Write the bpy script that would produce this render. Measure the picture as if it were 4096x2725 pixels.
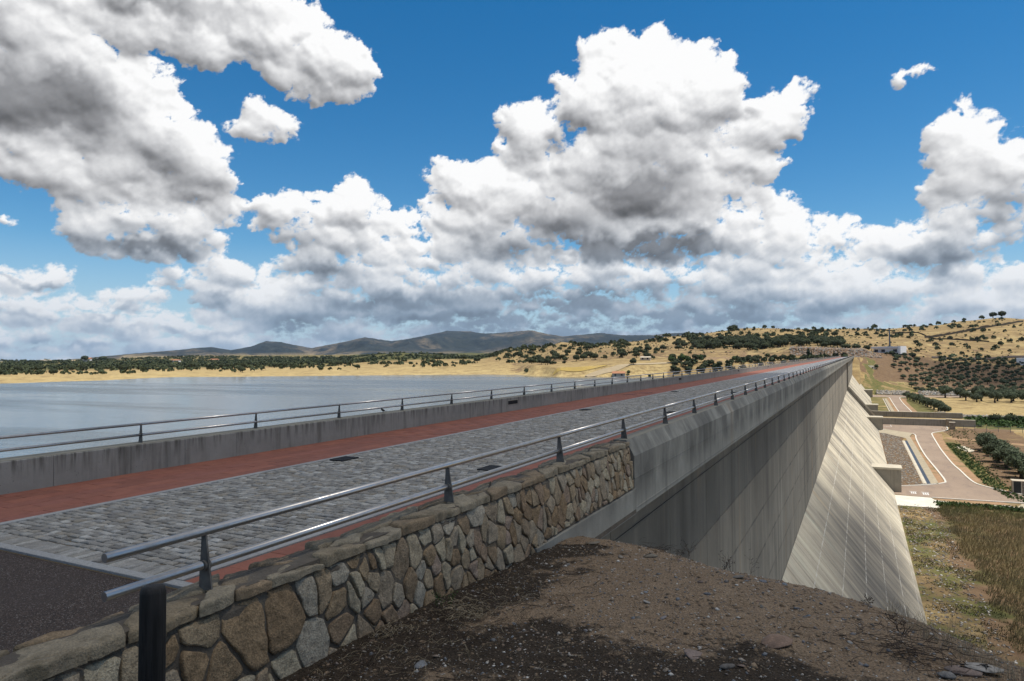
import bpy, bmesh, math, random
import numpy as np
from mathutils import Vector, Matrix, noise as mnoise

for _o in list(bpy.data.objects):
    bpy.data.objects.remove(_o, do_unlink=True)
scene = bpy.context.scene
COL = scene.collection
EYE = 2.2            # the eye stands 2.2 m above the roadway, which is z = 0
rad = math.radians

# ------------------------------------------------------------ camera
cam_data = bpy.data.cameras.new('camera')
cam = bpy.data.objects.new('camera', cam_data)
COL.objects.link(cam)
cam_data.sensor_width = 36.0
cam_data.lens = 24.0
cam_data.clip_start = 0.05
cam_data.clip_end = 60000.0
_yaw, _pitch, _roll = rad(26.96), rad(1.35), rad(0.45)
_fw = Vector((-math.sin(_yaw) * math.cos(_pitch), math.cos(_yaw) * math.cos(_pitch), math.sin(_pitch)))
_rt = Vector((math.cos(_yaw), math.sin(_yaw), 0.0))
_up = _rt.cross(_fw)
_r2 = _rt * math.cos(_roll) - _up * math.sin(_roll)
_u2 = _rt * math.sin(_roll) + _up * math.cos(_roll)
_m = Matrix.Identity(4)
for _i, _v in enumerate((_r2, _u2, -_fw)):
    for _j in range(3):
        _m[_j][_i] = _v[_j]
_m.translation = Vector((0.0, 0.0, EYE))
cam.matrix_world = _m
scene.camera = cam
scene.view_settings.view_transform = 'Standard'
scene.view_settings.look = 'None'
scene.view_settings.exposure = 0.0
scene.view_settings.gamma = 1.0
scene.view_settings.use_curve_mapping = False

# ------------------------------------------------------------ sun
SUN_EL = rad(71.0)
SUN_AZ = rad(14.0)      # from +X towards +Y
SUN_DIR = Vector((math.cos(SUN_EL) * math.cos(SUN_AZ), math.cos(SUN_EL) * math.sin(SUN_AZ), math.sin(SUN_EL)))
sun_data = bpy.data.lights.new('sun', 'SUN')
sun_data.energy = 5.0
sun_data.angle = rad(0.5)
sun_data.color = (1.0, 0.955, 0.88)
sun = bpy.data.objects.new('sun', sun_data)
COL.objects.link(sun)
sun.rotation_euler = SUN_DIR.to_track_quat('Z', 'Y').to_euler()
sun.location = (60, 15, 260)


# ------------------------------------------------------------ node helper
class NT:
    """small helper that wires shader nodes; every method returns an output socket"""
    def __init__(self, tree):
        self.t = tree
        self.n = tree.nodes
        self.l = tree.links

    def put(self, sock, v):
        if v is None:
            return
        if isinstance(v, bpy.types.NodeSocket):
            self.l.new(v, sock)
        else:
            if isinstance(v, (tuple, list)) and sock.type == 'RGBA' and len(v) == 3:
                v = (*v, 1.0)
            sock.default_value = v

    def math(self, op, a, b=None, c=None, clamp=False):
        n = self.n.new('ShaderNodeMath'); n.operation = op; n.use_clamp = clamp
        self.put(n.inputs[0], a); self.put(n.inputs[1], b)
        if c is not None:
            self.put(n.inputs[2], c)
        return n.outputs[0]

    def vmath(self, op, a, b=None, scale=None):
        n = self.n.new('ShaderNodeVectorMath'); n.operation = op
        self.put(n.inputs[0], a); self.put(n.inputs[1], b)
        if scale is not None:
            self.put(n.inputs['Scale'], scale)
        return n.outputs['Value'] if op in ('LENGTH', 'DOT_PRODUCT', 'DISTANCE') else n.outputs['Vector']

    def noise(self, vec, scale, detail=4, rough=0.55, dist=0.0, lac=2.0, out=0, dims='3D'):
        n = self.n.new('ShaderNodeTexNoise'); n.noise_dimensions = dims
        if vec is not None:
            self.put(n.inputs['Vector'], vec)
        n.inputs['Scale'].default_value = scale
        n.inputs['Detail'].default_value = detail
        n.inputs['Roughness'].default_value = rough
        n.inputs['Lacunarity'].default_value = lac
        n.inputs['Distortion'].default_value = dist
        return n.outputs[out]

    def voronoi(self, vec, scale, feature='F1', out='Distance', smooth=None, rnd=1.0, detail=0, rough=0.5, dims='3D'):
        n = self.n.new('ShaderNodeTexVoronoi'); n.feature = feature; n.voronoi_dimensions = dims
        self.put(n.inputs['Vector'], vec)
        n.inputs['Scale'].default_value = scale
        n.inputs['Randomness'].default_value = rnd
        if 'Detail' in n.inputs and feature != 'DISTANCE_TO_EDGE':
            n.inputs['Detail'].default_value = detail
            n.inputs['Roughness'].default_value = rough
        if smooth is not None:
            n.inputs['Smoothness'].default_value = smooth
        return n.outputs[out]

    def rng(self, v, a, b, c=0.0, d=1.0, smooth=False):
        n = self.n.new('ShaderNodeMapRange')
        n.interpolation_type = 'SMOOTHSTEP' if smooth else 'LINEAR'
        self.put(n.inputs[0], v)
        for i, q in enumerate((a, b, c, d)):
            self.put(n.inputs[1 + i], q)
        return n.outputs[0]

    def mix(self, f, a, b, mode='MIX'):
        n = self.n.new('ShaderNodeMix'); n.data_type = 'RGBA'; n.blend_type = mode
        n.clamp_factor = True
        self.put(n.inputs[0], f); self.put(n.inputs[6], a); self.put(n.inputs[7], b)
        return n.outputs[2]

    def ramp(self, f, stops, interp='LINEAR'):
        n = self.n.new('ShaderNodeValToRGB'); n.color_ramp.interpolation = interp
        e = n.color_ramp.elements
        while len(e) < len(stops):
            e.new(0.5)
        for i, (p, c) in enumerate(stops):
            e[i].position = p
            e[i].color = (*c, 1.0) if len(c) == 3 else c
        self.put(n.inputs[0], f)
        return n.outputs[0]

    def xyz(self, v):
        n = self.n.new('ShaderNodeSeparateXYZ'); self.put(n.inputs[0], v)
        return n.outputs

    def vec(self, x, y, z):
        n = self.n.new('ShaderNodeCombineXYZ')
        self.put(n.inputs[0], x); self.put(n.inputs[1], y); self.put(n.inputs[2], z)
        return n.outputs[0]

    def bump(self, h, strength, dist, normal=None):
        n = self.n.new('ShaderNodeBump')
        n.inputs['Strength'].default_value = strength
        n.inputs['Distance'].default_value = dist
        self.put(n.inputs['Height'], h)
        if normal is not None:
            self.put(n.inputs['Normal'], normal)
        return n.outputs[0]


# ------------------------------------------------------------ sky: clear sky + cumulus, laid out by azimuth and elevation
# each cloud mass: azimuth, elevation, half width, half height (degrees), tilt, weight
COV=[(-61.8, 18.63, 7.46, 5.73, 0, 1), (-56.25, 16.45, 5.89, 5.04, -25, 1), (-52.47, 13.85, 5.09, 4.08, -30, 1), (-54.8, 9.86, 6.03, 2.68, 8, 1), (-62.99, 14.53, 4.1, 3.08, 0, 0.9), (-58.94, 12.21, 3.97, 2.39, -20, 1), (-53.41, 24.95, 9.79, 2.74, -5, 1.1), (-45.55, 24.14, 6.63, 3.52, -18, 1.1), (-42.01, 23.01, 3.96, 2.89, -10, 1), (-60.84, 23.91, 7.66, 1.55, 0, 1), (-50.99, 22.82, 2.77, 1.15, 0, 0.6), (-52.46, 8.75, 3.59, 1.29, 5, 0.8), (-47.19, 18.11, 3.08, 1.19, -8, 0.75), (-43.39, 9.89, 4.72, 3.42, -15, 1.05), (-45.22, 11.16, 2.48, 2.52, 0, 1), (-39.44, 11.59, 5.94, 2.14, -8, 0.9), (-42.38, 7.51, 4.42, 1.74, 0, 1), (-39.96, 13.73, 0.98, 0.47, 0, 0.7), (-17.98, 21.43, 6.45, 4.12, 15, 1.1), (-14.46, 19.27, 7.0, 4.82, 0, 1.1), (-11.14, 21.19, 2.72, 2.48, 20, 0.9), (-6.71, 17.41, 3.87, 1.73, 10, 1.05), (-8.38, 15.18, 2.96, 2.93, 0, 0.9), (-16.65, 14.09, 9.57, 5.11, 0, 1.2), (-13.89, 9.82, 7.98, 3.12, 0, 1.2), (-25.12, 17.44, 2.2, 3.69, 0, 0.9), (-28.65, 12.66, 6.22, 3.85, 0, 1.1), (-31.19, 14.39, 3.1, 1.9, 0, 0.9), (-22.8, 11.53, 5.46, 3.87, 0, 1.1), (7.76, 9.91, 4.93, 4.1, 30, 1.1), (6.97, 14.39, 1.76, 1.72, -30, 0.85), (9.73, 11.37, 2.59, 3.11, 0, 1.1), (4.89, 7.52, 4.74, 2.45, 0, 1), (-6.83, 10.09, 4.51, 2.67, 0, 0.9), (-2.78, 8.47, 5.16, 1.96, 0, 0.9), (-25.01, 9.44, 12.06, 3.39, 0, 1.2), (-6.55, 7.71, 10.58, 2.87, 0, 1.25), (-35.92, 9.42, 6.43, 2.47, 0, 1.0), (-18.89, 5.74, 27.19, 3.94, 0, 1.25), (0.7, 4.35, 13.71, 3.86, 0, 1.3), (-35.21, 6.58, 11.82, 3.22, 0, 1.15), (-18.93, 2.14, 32.16, 2.17, 0, 1.2), (2.07, 1.73, 14.46, 1.91, 0, 1.2), (-46.53, 4.31, 5.52, 2.74, 0, 0.75), (-61.96, 5.81, 3.69, 1.34, 8, 0.6), (-57.29, 4.35, 4.09, 1.26, 8, 0.62), (-62.43, 3.71, 4.13, 1.42, 0, 0.72), (-53.92, 6.4, 1.31, 1.29, 0, 0.6), (-49.71, 6.25, 3.12, 1.84, 10, 0.7), (-56.18, 2.64, 8.36, 1.21, 0, 0.8), (-52.73, 1.22, 12.45, 1.15, 0, 0.8), (-61.92, 1.48, 5.41, 1.2, 0, 0.8), (5.44, 21.49, 0.79, 0.43, 35, 0.48), (3.24, 19.33, 1.32, 0.63, 30, 0.52), (4.35, 20.01, 0.91, 0.39, 30, 0.42), (-14.64, 26.13, 1.2, 0.41, 10, 0.4), (-63.43, 9.4, 1.43, 0.52, 0, 0.55), (6.77, 16.99, 0.66, 0.56, 0, 0.38), (-3.97, 19.33, 1.06, 0.36, 0, 0.36)]
DARK=[(-61.29, 17.34, 5.79, 3.06, 0, 1.3), (-63.51, 19.34, 3.81, 3.18, 0, 0.5), (-55.44, 24.97, 9.43, 1.21, 0, 0.65), (-48.48, 25.2, 4.48, 1.13, 0, 0.3), (-53.95, 14.47, 4.38, 1.85, -15, 0.45), (-55.36, 8.24, 5.39, 0.88, 3, 0.8), (-50.96, 12.25, 3.68, 0.9, 5, 0.45), (-42.55, 7.16, 4.25, 1.22, 3, 0.75), (-43.89, 9.19, 3.02, 1.71, 0, 0.25), (-16.0, 8.79, 8.45, 1.48, 0, 1.2), (-15.59, 13.7, 5.28, 2.55, 10, 0.85), (-22.81, 10.83, 4.37, 2.83, 0, 0.6), (-27.94, 9.47, 4.76, 1.78, 0, 0.55), (-14.21, 11.91, 5.92, 1.37, 0, 0.5), (-22.37, 18.38, 1.64, 4.31, 0, 0.35), (-16.26, 16.44, 4.25, 3.0, 20, 0.3), (6.18, 6.8, 4.09, 1.21, 0, 0.55), (9.22, 10.01, 2.85, 1.44, 0, 0.35), (-22.51, 4.73, 18.14, 1.52, 0, 0.7), (-15.38, 2.63, 18.19, 1.36, 0, 0.95), (-37.0, 4.42, 9.57, 1.07, 0, 0.75), (-31.63, 2.98, 15.23, 0.94, 0, 0.8), (-6.94, 3.14, 7.07, 0.82, 0, 0.4), (-44.23, 2.26, 3.33, 1.74, 0, 0.6), (3.43, 1.22, 8.12, 0.44, 0, 0.3), (-37.01, 1.91, 10.62, 0.65, 0, 0.4), (-24.34, 2.64, 15.65, 1.53, 0, 0.95), (-61.46, 5.39, 2.99, 0.42, 0, 0.4), (-57.56, 3.56, 3.26, 0.38, 0, 0.4), (-61.93, 2.83, 3.69, 0.42, 0, 0.4), (-50.33, 5.4, 2.16, 0.47, 0, 0.35), (-54.77, 2.18, 8.59, 0.39, 0, 0.35), (-60.17, 0.89, 7.68, 0.49, 0, 0.45)]
HOLES=[(-57.66, 22.7, 1.59, 1.14, -10, 1), (-54.34, 22.98, 1.17, 0.95, 0, 0.8), (-36.81, 9.4, 1.07, 0.35, 0, 0.5)]

world = bpy.data.worlds.new('World')
scene.world = world
world.use_nodes = True
wt = world.node_tree
for _n in list(wt.nodes):
    wt.nodes.remove(_n)
W = NT(wt)




def sky_node(T, vec=None):
    n = T.n.new('ShaderNodeTexSky')
    n.sky_type = 'NISHITA'
    n.sun_disc = False
    n.sun_elevation = SUN_EL
    n.sun_rotation = math.pi / 2 - SUN_AZ
    n.altitude = 300
    n.air_density = 1.0
    n.dust_density = 0.0
    n.ozone_density = 3.0
    if vec is not None:
        T.put(n.inputs[0], vec)
    h = T.n.new('ShaderNodeHueSaturation')
    h.inputs['Hue'].default_value = 0.495
    h.inputs['Saturation'].default_value = 1.38
    h.inputs['Value'].default_value = SKY_V
    T.put(h.inputs['Color'], n.outputs[0])
    return h.outputs[0]


SKY_K = 0.1
SKY_V = 1.12
tc = wt.nodes.new('ShaderNodeTexCoord')
D = tc.outputs['Generated']
_n = W.noise(D, 2.6, 5, 0.6)
_al = W.rng(_n, 0.40, 0.52, 0.0, 1.0, smooth=True)
_lu = W.rng(_n, 0.50, 0.70, 7.2, 4.4)
final = W.mix(_al, sky_node(W), W.vmath('MULTIPLY', W.vec(_lu, _lu, _lu), (1.0, 0.975, 0.94)))
bg = wt.nodes.new('ShaderNodeBackground')
bg.inputs['Strength'].default_value = SKY_K
W.put(bg.inputs['Color'], final)
wo = wt.nodes.new('ShaderNodeOutputWorld')
wt.links.new(bg.outputs[0], wo.inputs['Surface'])
world.cycles.sampling_method = 'MANUAL'
world.cycles.sample_map_resolution = 512


_TABS = {}


def lattice(shape_pts, scale, seed, octaves=4, rough=0.5):
    """smooth value noise on 2-D points, in numpy"""
    x, y = shape_pts
    if (seed, octaves) not in _TABS:
        rs = np.random.RandomState(seed)
        _TABS[(seed, octaves)] = [rs.rand(256, 256) for _ in range(octaves)]
    tabs = _TABS[(seed, octaves)]
    out = np.zeros_like(x); amp = 1.0; tot = 0.0
    for o in range(octaves):
        tab = tabs[o]
        xs = x * scale * 2 ** o + 37.1 * o + 400; ys = y * scale * 2 ** o + 11.7 * o + 400
        xi = np.floor(xs).astype(int); yi = np.floor(ys).astype(int)
        fx = xs - xi; fy = ys - yi
        fx = fx * fx * (3 - 2 * fx); fy = fy * fy * (3 - 2 * fy)
        a = tab[xi % 256, yi % 256]; b = tab[(xi + 1) % 256, yi % 256]
        c = tab[xi % 256, (yi + 1) % 256]; d = tab[(xi + 1) % 256, (yi + 1) % 256]
        out += amp * ((a * (1 - fx) + b * fx) * (1 - fy) + (c * (1 - fx) + d * fx) * fy)
        tot += amp; amp *= rough
    return out / tot


def blob_sum(A, E, items, p=6.0):
    acc = np.full(A.shape, -1.2)
    for (a, e, ra, re, rot, w) in items:
        c, s = math.cos(rad(rot)), math.sin(rad(rot))
        da = A - a; de = E - e
        u = (da * c + de * s) / ra; v = (-da * s + de * c) / re
        val = w * (1.0 - np.sqrt(u * u + v * v))
        acc = np.logaddexp(acc * p, np.maximum(val, -1.5) * p) / p
    return acc


def puff_clouds(A, E, az, ele, cov, dark):
    """billows: every mass is filled with rounded puffs, large ones first; returns edge distance, height, light"""
    rs_ = np.random.RandomState(12)
    nr, nc = A.shape
    da = az[1] - az[0]; de = ele[1] - ele[0]
    Hh = np.full(A.shape, -9.0); Dd = np.full(A.shape, -1.2)
    inside = np.argwhere(cov > 0.02)
    fade = np.clip(0.30 + E / 16.0, 0.25, 1.1)
    wx = ((lattice((A, E * 1.3), 0.55, 81, 6, 0.62) - 0.5) * 2.6 + (lattice((A, E * 1.3), 3.0, 83, 3, 0.6) - 0.5) * 0.34) * fade
    wy = ((lattice((A, E * 1.3), 0.55, 82, 6, 0.62) - 0.5) * 2.0 + (lattice((A, E * 1.3), 3.0, 84, 3, 0.6) - 0.5) * 0.30) * fade
    AW, EW = A + wx, E + wy

    def add(a, e, rx, ry, z):
        i0 = max(0, int((e - ry * 1.5 - 1.3 - ele[0]) / de)); i1 = min(nr, int((e + ry * 1.5 + 1.3 - ele[0]) / de) + 2)
        j0 = max(0, int((a - rx * 1.5 - 1.5 - az[0]) / da)); j1 = min(nc, int((a + rx * 1.5 + 1.5 - az[0]) / da) + 2)
        if i1 <= i0 or j1 <= j0: return
        sx = (AW[i0:i1, j0:j1] - a) / rx; sy = (EW[i0:i1, j0:j1] - e) / ry
        sy = np.where(sy < 0, sy * 1.25, sy)
        d = np.sqrt(sx * sx + sy * sy)
        h = z + ry * np.sqrt(np.clip(1 - d * d, 0, 1)) * 1.0
        h = np.where(d < 1, h, -9.0)
        Hh[i0:i1, j0:j1] = np.maximum(Hh[i0:i1, j0:j1], h)
        Dd[i0:i1, j0:j1] = np.maximum(Dd[i0:i1, j0:j1], (1 - d) * ry)
    for (n, r0, r1, push, inset) in ((350, 1.2, 2.2, 0.0, 1.0), (1500, 0.7, 1.2, 0.5, 0.9), (5000, 0.38, 0.66, 0.85, 0.7), (9000, 0.20, 0.34, 1.05, 0.5)):
        pick = inside[rs_.randint(0, len(inside), n)]
        for (i, j) in pick:
            e = ele[i] + rs_.uniform(-.5, .5) * de; a = az[j] + rs_.uniform(-.5, .5) * da
            c = cov[i, j]
            k = np.clip(0.22 + e / 17.0, 0.22, 1.15)
            ry = rs_.uniform(r0, r1) * k * (1.0 if e > 5 else 1.35)
            if c < ry * 0.10 * inset + 0.0: ry *= max(0.35, c / (ry * 0.10 * inset + 1e-6))
            asp = 1.15 + 1.5 * np.clip(1 - e / 9.0, 0, 1)
            z = min(c, 0.9) * 2.2 * k + push * k * rs_.uniform(0.55, 1.1) * 0.55
            add(a, e, ry * asp, ry, z)
    Hh = np.where(Hh < -5, 0.0, Hh)
    def blur(X, n):
        for _ in range(n):
            X = (np.roll(X, 1, 0) + np.roll(X, -1, 0) + 2 * X) / 4
            X = (np.roll(X, 1, 1) + np.roll(X, -1, 1) + 2 * X) / 4
        return X
    lum = 0
    for (nb, w) in ((2, .20), (9, .34), (45, .46)):
        Hb = blur(Hh, nb)
        gy, gx = np.gradient(Hb, de, da)
        inv = 1 / np.sqrt(1 + gx * gx + gy * gy)
        L = (0.30, 0.72, 0.62)
        lum = lum + w * (-(gx * L[0] + gy * L[1]) + L[2]) * inv
    # self shadow: cloud mass above, fading with height
    m = np.clip(Dd, 0, .5) * 2
    sh = np.zeros_like(m); acc = np.zeros(nc)
    for i in range(nr - 1, -1, -1):
        k = math.exp(-de / (0.8 + 0.16 * max(ele[i], 0)))
        acc = acc * k + m[i] * (1 - k); acc = np.where(m[i] <= 0.01, acc * 0.9, acc)
        sh[i] = acc
    sh = blur(sh, 4)
    return Dd, Hh, lum, sh


def make_sky():
    """cloud deck as a ring-shaped backdrop 38 km away, open above 46 degrees where the World sky takes over"""
    co_all, f_all, ed_all, li_all, ba_all = [], [], [], [], []
    nv = 0

    def patch(az, ele, fine, R):
        nonlocal nv
        A, E = np.meshgrid(az, ele)
        if fine:
            cov = blob_sum(A, E, COV) - 1.5 * np.clip(blob_sum(A, E, HOLES), 0, 1)
            cov = cov + (lattice((A, E * 1.6), .22, 77, 4, .55) - .5) * .75 - 0.20 + 0.25 * np.clip(1 - E / 6., 0, 1) + 0.75 * np.clip(1 - E / 2.6, 0, 1)
            fr = np.clip((E - 29.0) / 2.0, 0, 1)
            cov = cov - fr * 0.6
            wd = lattice((A, E), .4, 8, 5, .6) - .5
            dk = np.clip(blob_sum(A + wd * 4, E + (lattice((A, E), .4, 9, 5, .6) - .5) * 3, DARK), 0, 1.2)
            base = np.clip(dk * 1.75 + wd * .8 * np.clip(dk * 3, 0, 1), 0, 1)
            D_, H_, L_, S_ = puff_clouds(A, E, az, ele, cov, dk)
            L_ = L_ + (lattice((A, E * 1.2), 1.6, 91, 5, .6) - lattice((A + .25, E * 1.2 + .45), 1.6, 91, 5, .6)) * .40
            light = np.clip((1.10 + 0.62 * (L_ - 0.66)) * (1 - 0.26 * S_), 0.2, 1.12)
            edge = D_ + (lattice((A, E * 1.2), 1.8, 5, 5, .68) - .5) * .35
        else:
            n1 = lattice((A * 0.045, E * 0.09), 1.0, 5, 3)
            edge = (n1 - 0.50) * 3.0 + np.clip((12.0 - E) / 12.0, -0.4, 1) * 0.5 + (lattice((A, E), .3, 6, 4, .6) - .5) * 1.5
            base = np.clip((edge - 0.2) * 0.8, 0, 0.7); light = np.full(A.shape, .92)
        nr, nc = A.shape
        ar = np.radians(A); er = np.radians(E)
        co_all.append(np.stack([R * np.sin(ar) * np.cos(er), R * np.cos(ar) * np.cos(er), R * np.sin(er) + EYE], -1).reshape(-1, 3))
        idx = np.arange(nr * nc).reshape(nr, nc) + nv
        f_all.append(np.stack([idx[:-1, :-1], idx[1:, :-1], idx[1:, 1:], idx[:-1, 1:]], -1).reshape(-1, 4))
        ed_all.append(edge.ravel()); li_all.append(light.ravel()); ba_all.append(base.ravel())
        nv += nr * nc
    patch(np.arange(-70.0, 18.01, 0.1), np.arange(-2.0, 31.01, 0.1), True, 38000.0)
    patch(np.arange(-70.4, 18.5, 0.8), np.arange(30.9, 46.1, 0.8), False, 38100.0)
    patch(np.arange(18.0, 290.01, 1.0), np.arange(-2.0, 46.1, 0.8), False, 38100.0)
    co = np.concatenate(co_all); f = np.concatenate(f_all)
    me = bpy.data.meshes.new('sky')
    me.vertices.add(len(co)); me.vertices.foreach_set('co', co.astype(np.float32).ravel())
    me.loops.add(f.size); me.loops.foreach_set('vertex_index', f.astype(np.int32).ravel())
    me.polygons.add(len(f)); me.polygons.foreach_set('loop_start', np.arange(0, f.size, 4, dtype=np.int32))
    me.polygons.foreach_set('use_smooth', [True] * len(f))
    me.update(calc_edges=True)
    for nm, arr in (('edge', ed_all), ('cloud_light', li_all), ('base', ba_all)):  # second value: cloud light and shade, worked out above and baked in
        at = me.attributes.new(nm, 'FLOAT', 'POINT'); at.data.foreach_set('value', np.concatenate(arr).astype(np.float32))
    mat = bpy.data.materials.new('sky_with_clouds'); mat.use_nodes = True
    t = mat.node_tree; t.nodes.clear(); T = NT(t)
    geo = t.nodes.new('ShaderNodeNewGeometry')
    D = T.vmath('NORMALIZE', T.vmath('SUBTRACT', geo.outputs['Position'], (0.0, 0.0, EYE)))
    dx, dy, dz = T.xyz(D)
    azd = T.math('DEGREES', T.math('ARCTAN2', dx, dy))
    eld = T.math('DEGREES', T.math('ARCSINE', dz))

    def attr(nm):
        n = t.nodes.new('ShaderNodeAttribute'); n.attribute_name = nm
        return n.outputs['Fac']
    q = T.vec(azd, T.math('MULTIPLY', eld, 1.25), 0.0)
    fz = T.math('SUBTRACT', T.noise(q, 4.0, 6, 0.68, dims='2D'), 0.5)
    fz2 = T.math('SUBTRACT', T.noise(q, 1.1, 6, 0.62, dims='2D'), 0.5)
    alpha = T.rng(T.math('ADD', attr('edge'), T.math('ADD', T.math('MULTIPLY', fz, 0.34), T.math('MULTIPLY', fz2, 0.26))), -0.06, 0.30, 0.0, 1.0, smooth=True)
    lum = T.math('ADD', attr('cloud_light'), T.math('ADD', T.math('MULTIPLY', fz, 0.05), T.math('MULTIPLY', fz2, 0.08)))
    lum = T.math('MULTIPLY', lum, T.math('SUBTRACT', 1.0, T.math('MULTIPLY', attr('base'), 0.58)))
    lum = T.math('MINIMUM', T.math('MAXIMUM', lum, 0.10), 1.03)
    lum = T.math('POWER', lum, 1.15)
    lowf_ = T.rng(eld, 2.0, 12.0, 1.0, 0.0)
    gray = T.mix(lowf_, (0.95, 0.96, 1.0), (0.56, 0.76, 1.0))
    tint = T.mix(T.rng(lum, 0.35, 0.95), gray, (1.0, 1.0, 1.0))
    cl = T.vmath('MULTIPLY', tint, T.vec(lum, lum, lum))
    cl = T.mix(T.rng(eld, 0.0, 9.0, 0.50, 0.0), cl, (0.34, 0.45, 0.60))
    cl = T.vmath('SCALE', cl, scale=0.96)
    skyc = T.vmath('SCALE', sky_node(T, D), scale=SKY_K)
    skyc = T.mix(T.rng(eld, 0.0, 9.0, 0.85, 0.0), skyc, (0.36, 0.53, 0.74))
    out_c = T.mix(alpha, skyc, cl)
    em = t.nodes.new('ShaderNodeEmission'); T.put(em.inputs['Color'], out_c)
    mo = t.nodes.new('ShaderNodeOutputMaterial'); t.links.new(em.outputs[0], mo.inputs['Surface'])
    mat.cycles.emission_sampling = 'NONE'
    me.materials.append(mat)
    ob = bpy.data.objects.new('sky', me); COL.objects.link(ob)
    ob['kind'] = 'structure'
    return ob


make_sky()

# ------------------------------------------------------------ mesh helpers
def new_mesh(name, verts, faces, mats=(), smooth=False, mat_idx=None):
    me = bpy.data.meshes.new(name)
    v = np.asarray(verts, dtype=np.float32).reshape(-1, 3)
    if isinstance(faces, np.ndarray) and faces.ndim == 2:
        k = faces.shape[1]; n = len(faces)
        me.vertices.add(len(v)); me.vertices.foreach_set('co', v.ravel())
        me.loops.add(n * k); me.loops.foreach_set('vertex_index', faces.astype(np.int32).ravel())
        me.polygons.add(n); me.polygons.foreach_set('loop_start', np.arange(0, n * k, k, dtype=np.int32))
        me.update(calc_edges=True)
    else:
        me.from_pydata([tuple(map(float, q)) for q in v], [], [tuple(int(i) for i in f) for f in faces])
        me.update()
    for m in mats:
        me.materials.append(m)
    if smooth:
        me.polygons.foreach_set('use_smooth', [True] * len(me.polygons))
    if mat_idx is not None:
        me.polygons.foreach_set('material_index', np.asarray(mat_idx, dtype=np.int32))
    return me


class MB:
    """collects shapes, then makes one mesh"""
    def __init__(self):
        self.v = []; self.f = []; self.m = []

    def add(self, verts, faces, mi=0):
        b = len(self.v)
        self.v += [tuple(q) for q in verts]
        self.f += [tuple(i + b for i in f) for f in faces]
        self.m += [mi] * len(faces)

    def box(self, x0, x1, y0, y1, z0, z1, mi=0):
        self.add([(x0, y0, z0), (x1, y0, z0), (x1, y1, z0), (x0, y1, z0), (x0, y0, z1), (x1, y0, z1), (x1, y1, z1), (x0, y1, z1)],
                 [(0, 3, 2, 1), (4, 5, 6, 7), (0, 1, 5, 4), (1, 2, 6, 5), (2, 3, 7, 6), (3, 0, 4, 7)], mi)

    def prism_y(self, prof, y0, y1, mi=0, cap=True):
        """profile of (x, z), counter-clockwise seen from -Y, swept along Y"""
        n = len(prof)
        vs = [(x, y0, z) for x, z in prof] + [(x, y1, z) for x, z in prof]
        fs = [(i, (i + 1) % n, (i + 1) % n + n, i + n) for i in range(n)]
        if cap:
            fs += [tuple(range(n))[::-1], tuple(range(n, 2 * n))]
        self.add(vs, fs, mi)

    def prism_z(self, poly, z0, z1, mi=0):
        n = len(poly)
        vs = [(x, y, z0) for x, y in poly] + [(x, y, z1) for x, y in poly]
        fs = [(i, (i + 1) % n, (i + 1) % n + n, i + n) for i in range(n)]
        fs += [tuple(range(n))[::-1], tuple(range(n, 2 * n))]
        self.add(vs, fs, mi)

    def tube(self, pts, radii, seg=8, mi=0, cap=True):
        pts = [Vector(p) for p in pts]
        rings = []
        for i, p in enumerate(pts):
            d = (pts[min(i + 1, len(pts) - 1)] - pts[max(i - 1, 0)]).normalized()
            a = d.orthogonal().normalized() if abs(d.z) > 0.9 else d.cross(Vector((0, 0, 1))).normalized()
            b = d.cross(a)
            r = radii[i] if isinstance(radii, (list, tuple)) else radii
            rings.append([p + (a * math.cos(2 * math.pi * k / seg) + b * math.sin(2 * math.pi * k / seg)) * r for k in range(seg)])
        vs = [q for ring in rings for q in ring]
        fs = []
        for i in range(len(pts) - 1):
            for k in range(seg):
                k2 = (k + 1) % seg
                fs.append((i * seg + k, i * seg + k2, (i + 1) * seg + k2, (i + 1) * seg + k))
        if cap:
            fs.append(tuple(range(seg))[::-1]); fs.append(tuple((len(pts) - 1) * seg + k for k in range(seg)))
        self.add(vs, fs, mi)

    def mesh(self, name, mats, smooth=False):
        me = new_mesh(name, self.v, self.f, mats, smooth, self.m)
        bm = bmesh.new(); bm.from_mesh(me)
        bmesh.ops.recalc_face_normals(bm, faces=bm.faces[:])
        bm.to_mesh(me); bm.free()
        return me


def link(name, me, parent=None, loc=(0, 0, 0), rot=None, scale=None):
    o = bpy.data.objects.new(name, me)
    COL.objects.link(o)
    if parent is not None:
        o.parent = parent
        o.location = Vector(loc) - parent.location if parent.get('_world') else Vector(loc)
    else:
        o.location = loc
    if rot is not None:
        o.rotation_euler = rot
    if scale is not None:
        o.scale = scale
    return o


def tag(o, label=None, cat=None, group=None, kind=None):
    if label: o['label'] = label
    if cat: o['category'] = cat
    if group: o['group'] = group
    if kind: o['kind'] = kind
    return o


def thing(name, label, cat, loc=(0, 0, 0), group=None, rotz=0.0):
    o = bpy.data.objects.new(name, None)
    COL.objects.link(o)
    o.empty_display_size = 0.2
    o.location = loc
    o.rotation_euler = (0, 0, rotz)
    return tag(o, label, cat, group)


def wpart(name, me, parent, kind=None):
    """part whose mesh is in world coordinates"""
    o = bpy.data.objects.new(name, me)
    COL.objects.link(o)
    o.parent = parent
    o.location = -Vector(parent.location)
    if kind: o['kind'] = kind
    return o


# ------------------------------------------------------------ materials
def mat_base(name):
    m = bpy.data.materials.new(name); m.use_nodes = True
    t = m.node_tree; t.nodes.clear()
    T = NT(t)
    p = t.nodes.new('ShaderNodeBsdfPrincipled')
    o = t.nodes.new('ShaderNodeOutputMaterial')
    t.links.new(p.outputs[0], o.inputs['Surface'])
    p.inputs['Specular IOR Level'].default_value = 0.3
    return m, T, p


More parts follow.
